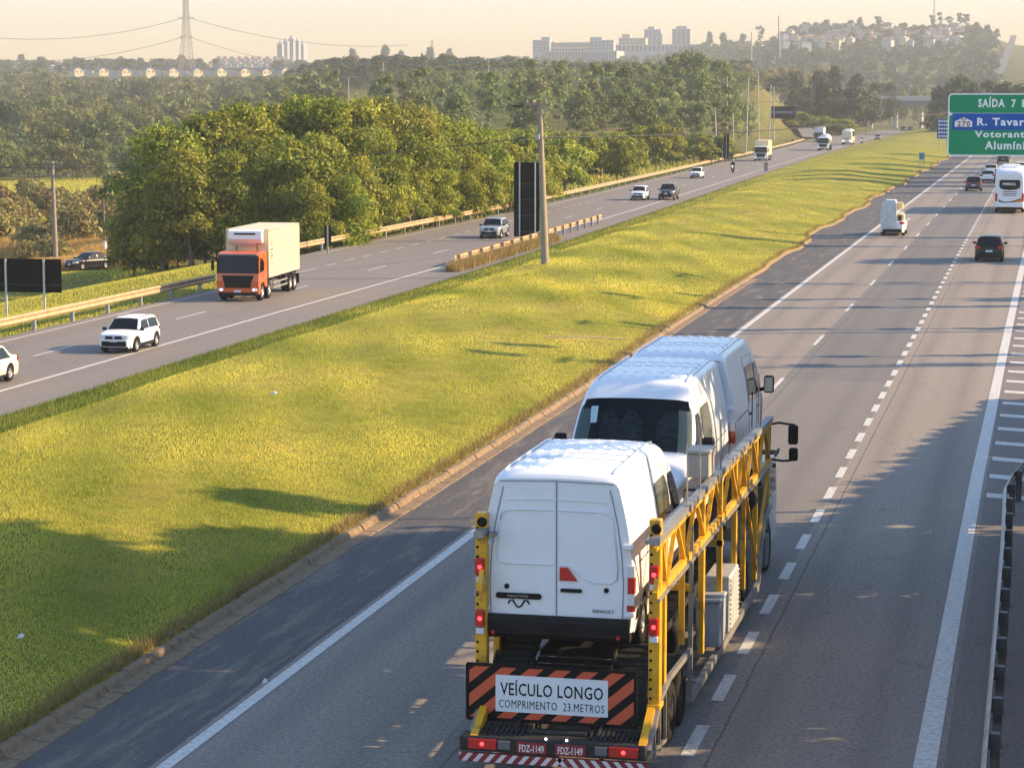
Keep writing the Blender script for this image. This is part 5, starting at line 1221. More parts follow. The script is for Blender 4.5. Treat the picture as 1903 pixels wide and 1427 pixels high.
def box_lorry(name, label, loc, rz, cabp, boxp, Lb=7.6, zb0=1.15, zb1=3.95, reefer=False, axles=(-3.2, -2.1), fr=(3.95,), Wb=2.5, cabz=2.75, steps=True):
    t = thing(name, label, 'truck', loc, rz); yb1 = 2.7; yb0 = yb1 - Lb
    lorry_cab(t, cabp, y0=2.95, L=1.95, z1=cabz)
    mb = MB(); mb.bbox(-Wb / 2, Wb / 2, yb0, yb1, zb0, zb1, .03); cargo = part('cargo_box', mb, boxp, t)
    mb = MB()
    for s in (-1, 1):
        for z in (zb0 + .03, zb1 - .05): mb.bar((s * Wb / 2, yb0, z), (s * Wb / 2, yb1, z), .03, .08)
        for y in (yb0 + .02, yb1 - .02): mb.bar((s * Wb / 2, y, zb0), (s * Wb / 2, y, zb1), .03, .06, up=(0, 1, 0))
    part('box_edge', mb, mat('aluminium', (.55, .54, .50), .35, metal=.6, var=.06), cargo)
    mb = MB()
    for s in (-1, 1): mb.bar((s * .45, yb0 + .1, .92), (s * .45, 4.4, .92), .12, .26)
    for k in range(8): mb.box((0, yb0 + .5 + k * .95, 1.08), (2.3, .08, .12))
    part('chassis', mb, DARKST, t)
    for s in (-1, 1):
        for y in axles: wheel(t, s * 1.22, y, .50, .50, s, rim=RIM)
        for y in fr: wheel(t, s * 1.20, y, .50, .30, s, rim=RIM)
        if len(fr) == 1: pass
        mb = MB()
        for z in (.55, .85): mb.bar((s * 1.20, max(axles) + .75, z), (s * 1.20, min(fr) - .8, z), .04, .10)
        for y in (max(axles) + .9, min(fr) - 1.0): mb.bar((s * 1.18, y, .5), (s * 1.18, y, 1.1), .04, .06)
        part('side_guard', mb, STEEL, t)
        mb = MB(); mb.bx(s * .8, s * 1.24, yb0 + .1, yb0 + .13, .35, .95); part('mud_flap', mb, BLACKP, t)
    mb = MB(); mb.bbox(-1.15, 1.15, yb0 - .02, yb0 + .08, .55, .70, .01); part('rear_bumper', mb, DARKST, t)
    if reefer:
        mb = MB(); mb.prism([(yb1, zb1 - .75), (yb1 + .35, zb1 - .78), (yb1 + .55, zb1 - .55), (yb1 + .52, zb1 - .10), (yb1 + .2, zb1 - .02), (yb1, zb1 - .02)], -.98, .98, 'x'); rf = part('refrigeration_unit', mb, WHITE, t)
        mb = MB(); mb.bx(-.62, .62, yb1 + .50, yb1 + .56, zb1 - .30, zb1 - .20); part('vent', mb, BLACKP, rf)
        mb = MB(); mb.bx(-.62, .62, yb1 + .02, yb1 + .30, zb1 - .90, zb1 - .78); part('vent', mb, mat('pinkish_grey', (.45, .33, .30), .5), rf)
        mb = MB(); mb.path([(-.55, yb1 + .05, zb1 - .85), (-.62, yb1 + .05, zb1 - 1.15), (-.5, yb1 + .05, zb1 - 1.3)], .02, 5); part('hose', mb, BLACKP, rf)
        mb = MB(); mb.path([(.62, yb1 + .05, zb1 - .85), (.66, yb1 + .05, zb1 - 1.4)], .02, 5); part('hose', mb, BLACKP, rf)
    t.scale = (.85, .85, .85)
    return t, cargo, (yb0, yb1, zb0, zb1, Wb)
ORANGE = mat('orange_paint', (0.62, 0.095, 0.012), 0.28, var=.04, coat=.5)
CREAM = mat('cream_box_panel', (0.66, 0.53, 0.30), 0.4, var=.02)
# orange refrigerated truck
tr, cargo, (yb0, yb1, zb0, zb1, Wb) = box_lorry('orange_truck', 'orange-cabbed truck with a cream refrigerated box in the far carriageway', (at(432, 500, 106).x, 110.0, 0), hd(108) + R(4), ORANGE, CREAM, Lb=7.4, zb0=1.2, zb1=4.0, reefer=True, axles=(-3.6, -2.55), fr=(3.95, 2.4), cabz=2.8)
LOGO = mat('grey_green_ink', (0.045, 0.055, 0.035), 0.5, var=.1)
mb = MB(); mb.prism([(yb1 - 1.1, zb1 - .62), (yb1 - .75, zb1 - .78), (yb1 - .6, zb1 - 1.0), (yb1 - .85, zb1 - .92), (yb1 - 1.0, zb1 - 1.05), (yb1 - .92, zb1 - .80)], -Wb / 2 - .006, -Wb / 2, 'x'); part('emblem', mb, LOGO, cargo)
mb = MB()
for k, (w1, h_) in enumerate(((.5, .10), (.42, .06), (.5, .10), (.34, .05), (.48, .05), (.40, .05))):
    z = zb1 - 1.25 - k * .19
    for q in range(5): mb.bx(-Wb / 2 - .006, -Wb / 2, yb1 - .55 - w1 * (q + 1) / 5 + .02, yb1 - .55 - w1 * q / 5, z, z + h_)
part('lettering', mb, LOGO, cargo)
# white box truck further back
box_lorry('white_truck', 'white box truck with a cream-lit side, behind the small roadside sign', (float(gp(1412, 300).x), 380, 0), hd(384), WHITE, CREAM, Lb=7.6, zb0=1.1, zb1=3.9, axles=(-3.3,), fr=(3.95,), cabz=2.85)  # box coloured cream to stand for low sun on its white side
box_lorry('white_truck', 'white lorry cab and box half hidden behind the tanker', (at(1521, 250, 560).x, 563, 0), hd(560), PGR, WHITE, Lb=8, zb0=1.1, zb1=4.1, axles=(-3.3,), fr=(3.95,), cabz=2.7)
def tanker():
    t = thing('tank_truck', 'white tank lorry with a shiny round tank, beside the beige coach', 'truck', (float(gp(1530, 280).x), 464, 0), hd(464)); lorry_cab(t, WHITE, y0=2.95, L=1.95, z1=2.9)
    mb = MB(); mb.lathe([(-7, .1), (-6.9, .9), (-6.6, 1.15), (2.0, 1.2), (2.3, .95), (2.4, .1)], (0, 0, 2.35), 'y', 24); part('tank', mb, mat('tank_metal', (.62, .62, .60), .3, metal=.5), t)
    mb = MB()
    for s in (-1, 1): mb.bar((s * .45, -6.8, .95), (s * .45, 4.4, .95), .14, .3)
    part('chassis', mb, DARKST, t)
    for s in (-1, 1):
        for y in (-5.6, -4.4, 1.8): wheel(t, s * 1.22, y, .50, .5, s)
        wheel(t, s * 1.2, 3.95, .5, .3, s)
    t.scale = (.9, .9, .9)
tanker()
def coach(name, label, loc, rz, paint, rear=True, L=13.2, Ht=3.85, W=2.55, accent=None):
    t = thing(name, label, 'bus', loc, rz); hw = W / 2; yf, yr = L / 2, -L / 2
    mb = MB(); rows = []
    for y, wq, zt_, zb in ((yr, .90, Ht - .55, .62), (yr + .05, .96, Ht - .30, .45), (yr + .35, 1, Ht - .08, .38), (yr + 1.0, 1, Ht, .36), (yf - .9, 1, Ht, .36), (yf - .3, .99, Ht - .12, .36), (yf - .06, .94, Ht - .4, .40), (yf, .84, Ht - .8, .5)):
        w_ = hw * wq; p = [(w_ * .97, zb), (w_, zb + .3), (w_, 1.5), (w_ * .985, 2.6), (w_ * .955, zt_ - .35), (w_ * .90, zt_ - .12), (w_ * .78, zt_ - .02), (w_ * .4, zt_ + .03)]
        rows.append([(x, y, z) for x, z in p] + [(0, y, zt_ + .04)] + [(-x, y, z) for x, z in reversed(p)])
    mb.grid(rows, 0, True); mb.add(rows[0], [tuple(range(len(rows[0])))], 0); mb.add(rows[-1][::-1], [tuple(range(len(rows[0])))], 0)
    mb.bx(-hw * .92, hw * .92, yr + .3, yf - .3, .34, .40, 1)
    body = part('body', mb, [paint, BLACKP], t)
    mb = MB(); mb.bbox(-hw * .6, hw * .6, -1.8, 1.2, Ht + .03, Ht + .22, .06); mb.bbox(-hw * .5, hw * .5, yr + 1.2, yr + 2.4, Ht + .03, Ht + .16, .05); part('roof_unit', mb, paint, t)
    for s in (-1, 1):
        mb = MB(); mb.grid([[(s * (hw * k + .012), y, z) for y in (yr + .7, -3, 0, 3, yf - .5)] for z, k in ((1.75, .996), (2.2, .992), (2.62, .985), (3.0, .972))], 0, True); part('side_window', mb, GLASS, t)
        for y in (yr + 2.9, yr + 4.2, yf - 2.6):
            wheel(t, s * (hw + .005), y, .50, .30, s)
            mb = MB(); mb.prism([(y + .62 * math.cos(R(a)), .5 + .60 * math.sin(R(a))) for a in range(0, 181, 15)], s * (hw - .01), s * (hw + .006), 'x'); part('wheel_arch', mb, BLACKP, t)
        mb = MB(); mb.bbox(s * (hw + .25) - .09, s * (hw + .25) + .09, yf + .05, yf + .2, 2.2, 2.75, .04); mb.path([(s * hw * .8, yf - .3, Ht - .4), (s * (hw + .2), yf + .1, Ht - .5), (s * (hw + .25), yf + .12, 2.7)], .04, 6); part('mirror', mb, BLACKP, t)
        mb = MB(); mb.bbox(s * hw * .88 - .10, s * hw * .88 + .10, yr - .03, yr + .06, 1.05, 1.75, .03); part('tail_light', mb, REDL, t)
        mb = MB(); mb.bbox(s * hw * .66 - .22, s * hw * .66 + .22, yf - .12, yf + .03, .75, .98, .04); part('headlight', mb, HEADLIT, t)
    mb = MB(); mb.grid([[(x, yf - .40 * ((z - 1.2) / 2) ** 2 + .015 - (x / hw) ** 4 * .1, z) for x in (-hw * .80, -hw * .4, 0, hw * .4, hw * .80)] for z in (1.35, 1.9, 2.4, 2.8)], 0, True); part('windscreen', mb, GLASS, t)
    # back
    mb = MB(); out = [(-.88, 2.35), (-.80, 2.18), (-.5, 2.06), (0, 2.02), (.5, 2.06), (.80, 2.18), (.88, 2.35), (.88, 2.78), (.78, 2.90), (-.78, 2.90), (-.88, 2.78)]
    mb.prism(out, yr - .02, yr + .05, 'y'); rw = part('rear_window', mb, GLASS, t)
    mb = MB()
    for k, hw_ in enumerate((.62, .58, .54)): mb.bbox(-hw_, hw_, yr - .012, yr + .02, 1.84 - k * .15, 1.90 - k * .15, .006)
    part('engine_vent', mb, BLACKP, t)
    mb = MB(); mb.bbox(-hw * .93, hw * .93, yr - .10, yr + .1, .55, .92, .04); part('bumper', mb, paint, t)
    mb = MB(); mb.prism([(-.92, 1.30), (-.80, 1.12), (-.4, 1.02), (.2, 1.04), (.95, 1.30), (.9, 1.22), (.3, .98), (-.4, .94), (-.9, 1.0)], yr - .018, yr, 'y'); part('vent', mb, BLACKP, t)
    if accent:
        tx = text_mb('FAMAÇA', .22, 1.1, .004, .03); tx.xf(Matrix.Translation((-.05, yr - .022, 2.45))); part('lettering', tx, mat('white_letters', (.75, .76, .76), .5, var=.02), rw)
        mb = MB(); mb.prism([(.0, 1.04), (.95, 1.33), (1.05, 1.3), (1.08, 1.02), (.5, .97)], yr - .014, yr - .002, 'y'); part('orange_flash', mb, accent, t)
        for s in (-1, 1):
            mb = MB(); mb.prism([(yr + .3, .6), (yr + 3, .6), (yr + 5.5, 1.5), (yr + 2.5, 1.6)], s * (hw + .001), s * (hw + .010), 'x'); part('orange_flash', mb, accent, t)
    return t
coach('white_coach', 'tall white coach with dark rear window and orange flash at the right edge', (-2.62, 211.0, 0), 0, WHITE, accent=mat('orange_flash', (.62, .22, .03), .4))
coach('beige_coach', 'beige coach with a dark windscreen behind the two motorcyclists', (float(gp(1566, 271).x), 528, 0), hd(528), PCR, Ht=3.3, W=2.35, L=11)

# small pickup with a tall wrapped load in the left lane
t = car('white_pickup', 'small white pickup carrying a tall wrapped load in the near carriageway left lane', 'pickup', (-10.35, 170.6, 0), 0, WHITE, lampmat=HL, **dict(ute, L=4.6, W=1.72, Ht=1.6, belt=1.0, r=.32, clear=.24, wb=2.7, A=1.1, B=.55, Cc=-.3, D=-.5, hood=1.0, nose=.7))
WRAP = mat('grey_wrap', (.50, .54, .57), .35, var=.25, vscale=4, bmp=.5, bscale=9, coat=.3)
ld = thing('wrapped_load', 'tall load in pale shiny wrapping standing on the white pickup', 'load', (-10.35, 170.6, 0))
mb = MB(); g = []
for z, a, b in ((.62, .80, .80), (1.5, .84, .82), (2.0, .82, .80), (2.42, .74, .72), (2.58, .50, .45)):
    g.append([(-a, -2.38, z), (-a, -.75, z), (b * .35, -.75, z), (b * .35, -2.40, z), (-.2, -2.46, z)])
mb.grid(g, 0, False, True); mb.add(g[-1], [(0, 1, 2, 3, 4)], 0); part('wrapped_panel', mb, WRAP, ld)
mb = MB(); mb.bbox(.30, .82, -2.0, -.8, .98, 1.55, .04); mb.bar((.35, -2.0, 1.0), (.72, -2.0, 2.4), .05, .05); mb.bar((.72, -2.0, 1.0), (.72, -1.0, 2.3), .05, .05); mb.bbox(.28, .70, -1.9, -1.2, 1.95, 2.4, .05); part('furniture', mb, CREAM, ld)
mb = MB(); mb.bbox(.40, .62, -2.08, -2.0, 1.1, 1.5, .03); part('dark_bundle', mb, BLACKP, ld)

# motorcycles with riders
def motorbike(loc, rz, label):
    t = thing('motorcycle', label, 'motorcycle', loc, rz)
    for y in (-.68, .68):
        mb = MB(); mb.lathe([(-.05, .22), (-.05, .29), (0, .31), (.05, .29), (.05, .22)], (0, y, .31), 'x', 18); wq = part('wheel', mb, RUBBER, t)
        mb = MB(); mb.lathe([(-.03, .03), (0, .22), (.03, .03)], (0, y, .31), 'x', 14); part('rim', mb, RIM, wq)
    mb = MB(); mb.path([(0, .66, .31), (0, .52, .75), (0, .42, 1.0)], .04, 6); mb.bar((-.36, .36, 1.02), (.36, .36, 1.02), .03, .03); part('fork', mb, STEEL, t)
    mb = MB(); mb.path([(0, .40, .88), (0, .15, .90), (0, -.05, .80)], .14, 8, r1=.09); mb.bbox(-.14, .14, -.15, .30, .30, .66, .05); part('body', mb, PBK, t)
    mb = MB(); mb.bbox(-.13, .13, -.62, -.02, .74, .83, .03); part('seat', mb, BLACKP, t)
    mb = MB(); mb.lathe([(0, .08), (.06, .09), (.08, .01)], (0, .50, .90), 'y', 12); part('headlight', mb, HEADLIT, t)
def rider(loc, rz, label, jacket, helmet):
    """one continuous seated body with skin-like tapering limbs"""
    vs = [(0, -.22, .95), (0, -.17, 1.15), (0, -.10, 1.36), (0, -.05, 1.47), (0, 0, 1.56)]; rad = [.16, .15, .18, .09, .07]; ed = [(0, 1), (1, 2), (2, 3), (3, 4)]
    for s in (-1, 1):
        b = len(vs); vs += [(s * .20, -.08, 1.40), (s * .30, .08, 1.20), (s * .33, .32, 1.08), (s * .12, -.20, .90), (s * .20, .22, .80), (s * .17, -.02, .40), (s * .17, .12, .34)]
        rad += [.075, .055, .042, .12, .075, .052, .05]; ed += [(2, b), (b, b + 1), (b + 1, b + 2), (0, b + 3), (b + 3, b + 4), (b + 4, b + 5), (b + 5, b + 6)]
    me = bpy.data.meshes.new('person'); me.from_pydata(vs, ed, []); o = link('person', me, None, loc); o.rotation_euler = (0, 0, rz); me.materials.append(jacket)
    m_ = o.modifiers.new('skin', 'SKIN')
    for v, q in zip(me.skin_vertices[0].data, rad): v.radius = (q, q)
    me.skin_vertices[0].data[0].use_root = True
    sb = o.modifiers.new('sub', 'SUBSURF'); sb.levels = 1; sb.render_levels = 1
    tag(o, label, 'person')
    mb = MB(); mb.lathe([(-.13, .02), (-.12, .09), (-.04, .14), (.05, .14), (.12, .09), (.145, .01)], (0, .03, 1.68), 'z', 14); hp = part('helmet', mb, helmet, o)
    mb = MB(); mb.bbox(-.09, .09, .12, .165, 1.63, 1.71, .015); part('visor', mb, GLASS, hp)
for (px, py, Y, lab, rl, jk) in ((1361, 322, 313, 'black motorcycle in the middle of the far carriageway near the black signs', 'rider in dark jacket on the lone motorcycle near the black signs', BLACKP), (1602, 268, 533, 'black motorcycle right of the beige coach', 'rider in dark clothes on the motorcycle right of the beige coach', GREYP)):
    p = gp(px, py); motorbike((p.x, Y, 0), hd(Y), lab); rider((p.x, Y, 0), hd(Y), rl, jk, PSIL)
# ------------------------------------------------------------------ guardrails
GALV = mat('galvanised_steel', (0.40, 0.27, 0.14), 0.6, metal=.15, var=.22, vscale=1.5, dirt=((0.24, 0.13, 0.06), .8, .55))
GALV2 = mat('dull_galvanised', (0.30, 0.31, 0.31), 0.5, metal=.5, var=.25, vscale=2)
def guardrail(label, name, xf, y0, y1, face=1, step=4.0, top=.80, zf=None, m=None, pm=None, wave=.0):
    """face=+1: beam on the +x side of its posts"""
    t = thing(name, label, 'guardrail', (float(xf(y0)), y0, 0)); ox, oy = float(xf(y0)), y0; m = m or GALV
    prof = [(p, q * 1.2) for p, q in ((0, 0), (.045, .03), (.075, .07), (.045, .11), (.01, .155), (.045, .20), (.075, .24), (.045, .28), (0, .31))]
    ys = []; y = y0
    while y < y1: ys.append(y); y += 2.0
    ys.append(y1)
    z0 = lambda y: (zf(y) if zf else 0.0)
    rows = [[(float(xf(y)) - ox + face * (p + .09) + wave * math.sin(y * .5) * .5, y - oy, z0(y) + top - .372 + q) for p, q in prof] for y in ys]
    mb = MB(); mb.grid(rows, 0, False)
    rows = [[(float(xf(y)) - ox + face * (p + .086) + wave * math.sin(y * .5) * .5, y - oy, z0(y) + top - .372 + q) for p, q in prof] for y in ys]
    mb.grid(rows, 0, False); part('rail', mb, m, t)
    y = y0 + .6
    while y < y1:
        x = float(xf(y)) - ox; mb = MB(); mb.bx(x - .07, x + .07, y - oy - .075, y - oy + .075, z0(y) - .5, z0(y) + top - .03); mb.bx(x + face * .02, x + face * .12, y - oy - .05, y - oy + .05, z0(y) + top - .26, z0(y) + top - .06)
        part('post', mb, pm or GALV2, t); y += step
    return t
guardrail('weathered guardrail with orange-lit beam behind the white SUV, ending behind the orange truck', 'guardrail', lambda y: XG(y) - .25, 62, 112.5)
guardrail('long guardrail along the foot of the tree clump, from the truck to the bend', 'guardrail', lambda y: XG(y) - .2, 138, 560, step=5.0)
gz = lambda y: 0.05
t = guardrail('short guardrail with rusty grass-grown beam in the median by the tall sign backs', 'guardrail', lambda y: XR(y) + .95, 131, 182, face=-1, step=3.0, top=.72)
mb = MB(); mb.grid([[(float(XR(y) - XR(131)) + .10 + .06 * math.sin(y * 3), y - 131, z + .05 * math.sin(y * 2.1)) for z in (0.0, .3, .52)] for y in np.arange(133, 155.1, .4)], 0, False)
r = np.random.default_rng(71); n = 16000; Yk = r.uniform(127, 158, n); Xk = XR(Yk) + 1.3 + np.abs(r.normal(0, .28, n)); blades('rusty_grass', np.stack([Xk, Yk, med_z(Xk, Yk)], -1), .55, .03, DRYM, seed=72)
XR2 = tab([(0, -.38), (47, -.44), (54, -.50), (57, -.30), (60, .25), (66, 1.6), (75, 3.2)])
guardrail('grey guardrail curving away along the near right shoulder', 'guardrail', XR2, 20, 74, face=-1, step=2.0, top=.78, m=GALV2, pm=mat('post_grey', (.09, .09, .09), .6, metal=.3, var=.3))

# ------------------------------------------------------------------ signs
SGREEN = mat('sign_green', (0.0, 0.26, 0.11), 0.5, var=.04, spec=.15)
SBLUE = mat('sign_blue', (0.002, 0.085, 0.36), 0.5, var=.04, spec=.15)
SWHITE = mat('sign_white_letters', (.80, .82, .78), .4, var=.02)
SBACK = mat('sign_back_black', (0.005, 0.005, 0.006), 0.8, var=.15, spec=.1)
SKYBLUE = mat('sign_light_blue', (0.03, 0.22, 0.48), 0.4, var=.05)
def rounded(x0, x1, z0, z1, r, n=5):
    out = []
    for cx_, cz_, a0 in ((x1 - r, z1 - r, 0), (x0 + r, z1 - r, 90), (x0 + r, z0 + r, 180), (x1 - r, z0 + r, 270)):
        out += [(cx_ + r * math.cos(R(a0 + 90 * i / n)), cz_ + r * math.sin(R(a0 + 90 * i / n))) for i in range(n + 1)]
    return out
Yg = 160.0
a, b_ = at(1760, 290, Yg), at(1760, 174, Yg); gx0, gz0, gz1 = a.x, a.z, b_.z; k = 4300 / 157.5   # px per metre there
t = thing('overhead_sign', 'big green and blue exit sign reading SAIDA 7 B hanging over the right lanes', 'road sign', (gx0, Yg, 0)); t.rotation_euler = (0, 0, R(0))
gw = 9.4; hgt = gz1 - gz0
mb = MB(); mb.prism(rounded(0, gw, gz0, gz1, .30), 0, .06, 'y'); face = part('sign_panel', mb, SWHITE, t)
dv = gz0 + hgt * (290 - 213) / 116.0                       # rule between the two fields
mb = MB(); mb.prism(rounded(.09, gw - .09, gz0 + .09, dv - .02, .20), -.012, -.002, 'y'); part('lower_field', mb, SGREEN, face)
mb = MB(); mb.prism(rounded(.09, gw - .09, dv + .10, gz1 - .09, .20), -.012, -.002, 'y'); part('exit_field', mb, SGREEN, face)
zz = lambda py: gz0 + hgt * (290 - py) / 116.0; xx = lambda px: (px - 1760) / k * 1.0
mb = MB(); mb.bx(xx(1768), gw - .25, -.020, -.012, zz(242), zz(210.5) - .02); part('blue_field', mb, SBLUE, face)
mb = MB(); mb.prism([(xx(1773), zz(236)), (xx(1804), zz(236)), (xx(1804.5), zz(226)), (xx(1789), zz(218)), (xx(1772.5), zz(226))], -.032, -.022, 'y'); sh = part('route_shield', mb, SWHITE, face)
def sign_text(s_, px0, px1, py0, py1, parent, m=SWHITE, yy=-.022, bold=.035):
    tx = text_mb(s_, zz(py0) - zz(py1), (xx(px1) - xx(px0)), .004, bold, spacing=1.18); tx.xf(Matrix.Translation(((xx(px0) + xx(px1)) / 2, yy, zz(py1)))); part('lettering', tx, m, parent)
sign_text('270', 1777, 1801, 225, 235, sh, m=mat('shield_ink', (.30, .10, .06), .5), yy=-.034)
sign_text('SP', 1784, 1794, 220, 224, sh, m=mat('shield_ink', (.30, .10, .06), .5), yy=-.034)
sign_text('SAÍDA', 1814, 1862, 184, 199, face, yy=-.014); sign_text('7', 1874, 1882, 185, 199, face, yy=-.014); sign_text('B', 1893, 1904, 185, 199, face, yy=-.014)
sign_text('R. Tavares', 1813, 1919, 219, 233, face); sign_text('Votorantim', 1809, 1922, 243, 255, face); sign_text('Alumínio', 1828, 1913, 262, 277, face)
mb = MB()
for z in (zz(200), zz(265)): mb.bx(.2, gw - .2, .07, .14, z - .05, z + .05)
part('stiffener', mb, GALV2, t)
mb = MB(); px_ = -gx0 + 5.5
mb.tube((px_, .6, 0), (px_, .6, gz1 + .4), .28, .20, 12); mb.tube((px_, .6, gz1 - .6), (.8, .6, gz1 - .6), .14, .12, 10); mb.tube((px_, .6, gz1 - 2.0), (.8, .6, gz1 - 2.0), .14, .12, 10)
for i in range(9): mb.tube((1.2 + i * 1.4, .6, gz1 - (.6 if i % 2 else 2.0)), (2.6 + i * 1.4, .6, gz1 - (2.0 if i % 2 else .6)), .05, n=6)
for x in (1.5, 4.5, 7.8): mb.bar((x, .6, gz1 - 2.2), (x, .1, gz1 - 2.2), .08, .08); mb.bar((x, .6, gz1 - .6), (x, .1, gz1 - .6), .08, .08)
part('gantry_arm', mb, GALV2, t)
# black sign backs on posts (we see them from behind)
def sign_back(name, label, px0, px1, py0, py1, pybase, Y, posts, cols=1, panelm=SBACK, depth=.05, postm=None, seams=(), parts=True, group=None):
    A_, B_ = at(px0, py1, Y), at(px1, py0, Y); x0, x1 = A_.x, B_.x; z0, z1 = A_.z, B_.z; zb = at((px0 + px1) / 2, pybase, Y).z
    t = thing(name, label, 'road sign', (x0, Y, 0), 0, group)
    mb = MB(); mb.bbox(0, x1 - x0, 0, depth, z0, z1, .012); pn = part('sign_panel', mb, panelm, t)
    for p in posts:
        xp = at(p, py0, Y).x - x0; mb = MB(); mb.bbox(xp - .045, xp + .045, -.10, -.015, zb - .2, z1 - .02, .008); part('post', mb, postm or GALV2, t)
    mb = MB()
    for i in range(max(1, int((z1 - z0) / 1.1))):
        z = z0 + .35 + i * 1.1
        if z < z1 - .1: mb.bx(.03, x1 - x0 - .03, -.018, -.002, z - .02, z + .02)
    if mb.v: part('rear_stiffener', mb, mat('dark_stiffener', (.035, .035, .04), .5, metal=.3), pn)  # raised bars stiffening the back of the panel
    return t, pn
LG = mat('light_galvanised', (.50, .50, .48), .45, metal=.4, var=.15)
sign_back('sign_back', 'wide low black sign back on two posts at the left edge of the photo', -62, 113, 482, 541, 580, 99, (11, 82), postm=LG)
sign_back('sign_back', 'tall narrow black sign back beside the concrete pole in the median', 955, 1003, 302, 440, 452, 157, (966, 995), postm=LG)
sign_back('sign_back', 'small black sign back by the guardrail just right of the orange truck', 603, 615, 419, 458, 478, 140.5, (609,), parts=False)
sign_back('sign_back', 'tiny dark sign back among bushes behind the white car of the pair', 1156, 1166, 314, 330, 338, 284, (1161,))
sign_back('sign_back', 'dark sign back low in front of the bushes beside the black post', 1323, 1347, 270, 294, 302, 366, (1327, 1343))
sign_back('sign_back', 'narrow tall black sign back above the white box truck side', 1345, 1355, 250, 296, 304, 362, (1350,))
sign_back('sign_back', 'small grey sign back at the median edge below the white box truck', 1420, 1427, 302, 318, 323, 316, (1423.5,), panelm=mat('grey_sign_back', (.16, .16, .17), .5))
sign_back('sign_back', 'tiny dark marker by the guardrail on the grassy mound', 1471, 1474, 258, 270, 274, 520, (1472.5,))
sign_back('blue_sign', 'small blue sign standing alone on the median grass', 1708, 1719, 284, 297, 312, 344, (1710, 1717), panelm=SKYBLUE)
t, pn = sign_back('blue_sign', 'blue service sign just left of the big green sign', 1741, 1764, 222, 258, 284, 455, (1746, 1760), panelm=SBLUE)
w_ = at(1764, 222, 455).x - at(1741, 222, 455).x; z0 = at(1741, 258, 455).z
mb = MB()
for q in range(5):
    for i in range(4): mb.bx(.25 + i * w_ * .21, .25 + i * w_ * .21 + w_ * .15, -.125, -.115, z0 + .35 + q * .72, z0 + .35 + q * .72 + .22)
part('lettering', mb, SWHITE, pn)
# variable message sign seen from behind, on its mast
t, pn = sign_back('message_sign', 'black variable message sign housing on masts above the far carriageway', 1431, 1478, 198, 221, 262, 540, (1434,), depth=.6, postm=GALV2)
mb = MB(); x0 = at(1431, 198, 540).x; w_ = at(1478, 198, 540).x - x0; zc = at(1431, 209, 540).z
mb.bx(.25, w_ - .25, -.06, -.01, zc - .42, zc + .42); part('inspection_panel', mb, mat('slate_panel', (.05, .055, .10), .5), pn)
mb = MB()
for i in range(6): mb.bx(.5 + i * (w_ - 1) / 6, .5 + (i + .7) * (w_ - 1) / 6, -.08, -.06, zc - .15, zc + .15)
part('vent', mb, GALV2, pn)

# ------------------------------------------------------------------ poles, wires, lamps
CONC = mat('pole_concrete', (.27, .22, .16), .85, var=.18, vscale=4, bmp=.4, bscale=25)
WIRE = mat('black_cable', (.02, .02, .02), .6)
Yp = float(gp(1014, 516).y); bp_ = gp(1014, 516); tp = at(1003, 190, Yp)
t = thing('utility_pole', 'tall leaning concrete utility pole standing in the median grass', 'utility pole', (bp_.x, Yp, 0))
lean = Vector((tp.x - bp_.x, 0, tp.z))
mb = MB(); mb.tube((0, 0, 0), lean, .235, .125, 16); part('pole', mb, CONC, t)
def pl(f): return lean * f
mb = MB(); c = pl(.985); mb.bar(c + Vector((-.85, 0, 0)), c + Vector((.62, 0, .0)), .11, .13); mb.bar(c + Vector((-.55, 0, 0)), pl(.87), .05, .06); mb.bar(c + Vector((.5, 0, 0)), pl(.87), .05, .06); ca = part('crossarm', mb, CONC, t)
PORC = mat('porcelain', (.30, .22, .17), .3, coat=.4)
for x in (-.7, -.35, .35):
    mb = MB(); p = c + Vector((x, 0, .06)); mb.lathe([(0, .03), (.05, .06), (.08, .035), (.12, .06), (.16, .03), (.2, .005)], p, 'z', 10); part('insulator', mb, PORC, ca)
for i in range(3):
    mb = MB(); p = c + Vector((-.95 - i * .0, -.1 + i * .14, -.06 - i * .02)); mb.lathe([(-k_ * .07, .06 if k_ % 2 else .025) for k_ in range(9)], p, 'x', 8); part('insulator', mb, WIRE, ca)
mb = MB(); c2 = pl(.80); mb.bar(c2 + Vector((-.35, 0, .0)), c2 + Vector((.25, 0, 0)), .06, .07); mb.bbox(c2.x - .28, c2.x - .02, -.26, -.1, c2.z - .14, c2.z + .18, .03); part('bracket', mb, GALV2, t)
t2 = thing('cable_coil', 'round coil of black cable hanging left of the concrete pole top', 'cable coil', (bp_.x + c2.x - 1.05, Yp, c2.z - .22))
mb = MB()
for k_ in range(4):
    rr = .26 + k_ * .018; mb.path([(rr * math.cos(R(a)), (k_ - 1.5) * .03, rr * math.sin(R(a)) * .78) for a in range(0, 361, 20)], .016, 5)
part('coil', mb, WIRE, t2); mb = MB(); mb.path([(.26, 0, .02), (.6, 0, .10), (.80, 0, .22)], .012, 5); part('tail', mb, WIRE, t2)
def wire(name, label, a, b, sag, r=.02, group=None, n=22):
    a, b = Vector(a), Vector(b); mb = MB(); mb.path([(a.lerp(b, i / n) - a + Vector((0, 0, -4 * sag * (i / n) * (1 - i / n)))) for i in range(n + 1)], r, 5)
    o = part(name, mb, WIRE, None); o.location = a; tag(o, label, 'cable', group); return o
top_ = Vector((bp_.x, Yp, 0)) + pl(.985); mid_ = Vector((bp_.x, Yp, 0)) + pl(.80)
far = at(1429, 158, 640)
wire('overhead_cable', 'thick dark cable sagging from the concrete pole across the road towards the right', mid_ + Vector((.2, 0, 0)), (13, 255, 13.8), 1.9, .035)
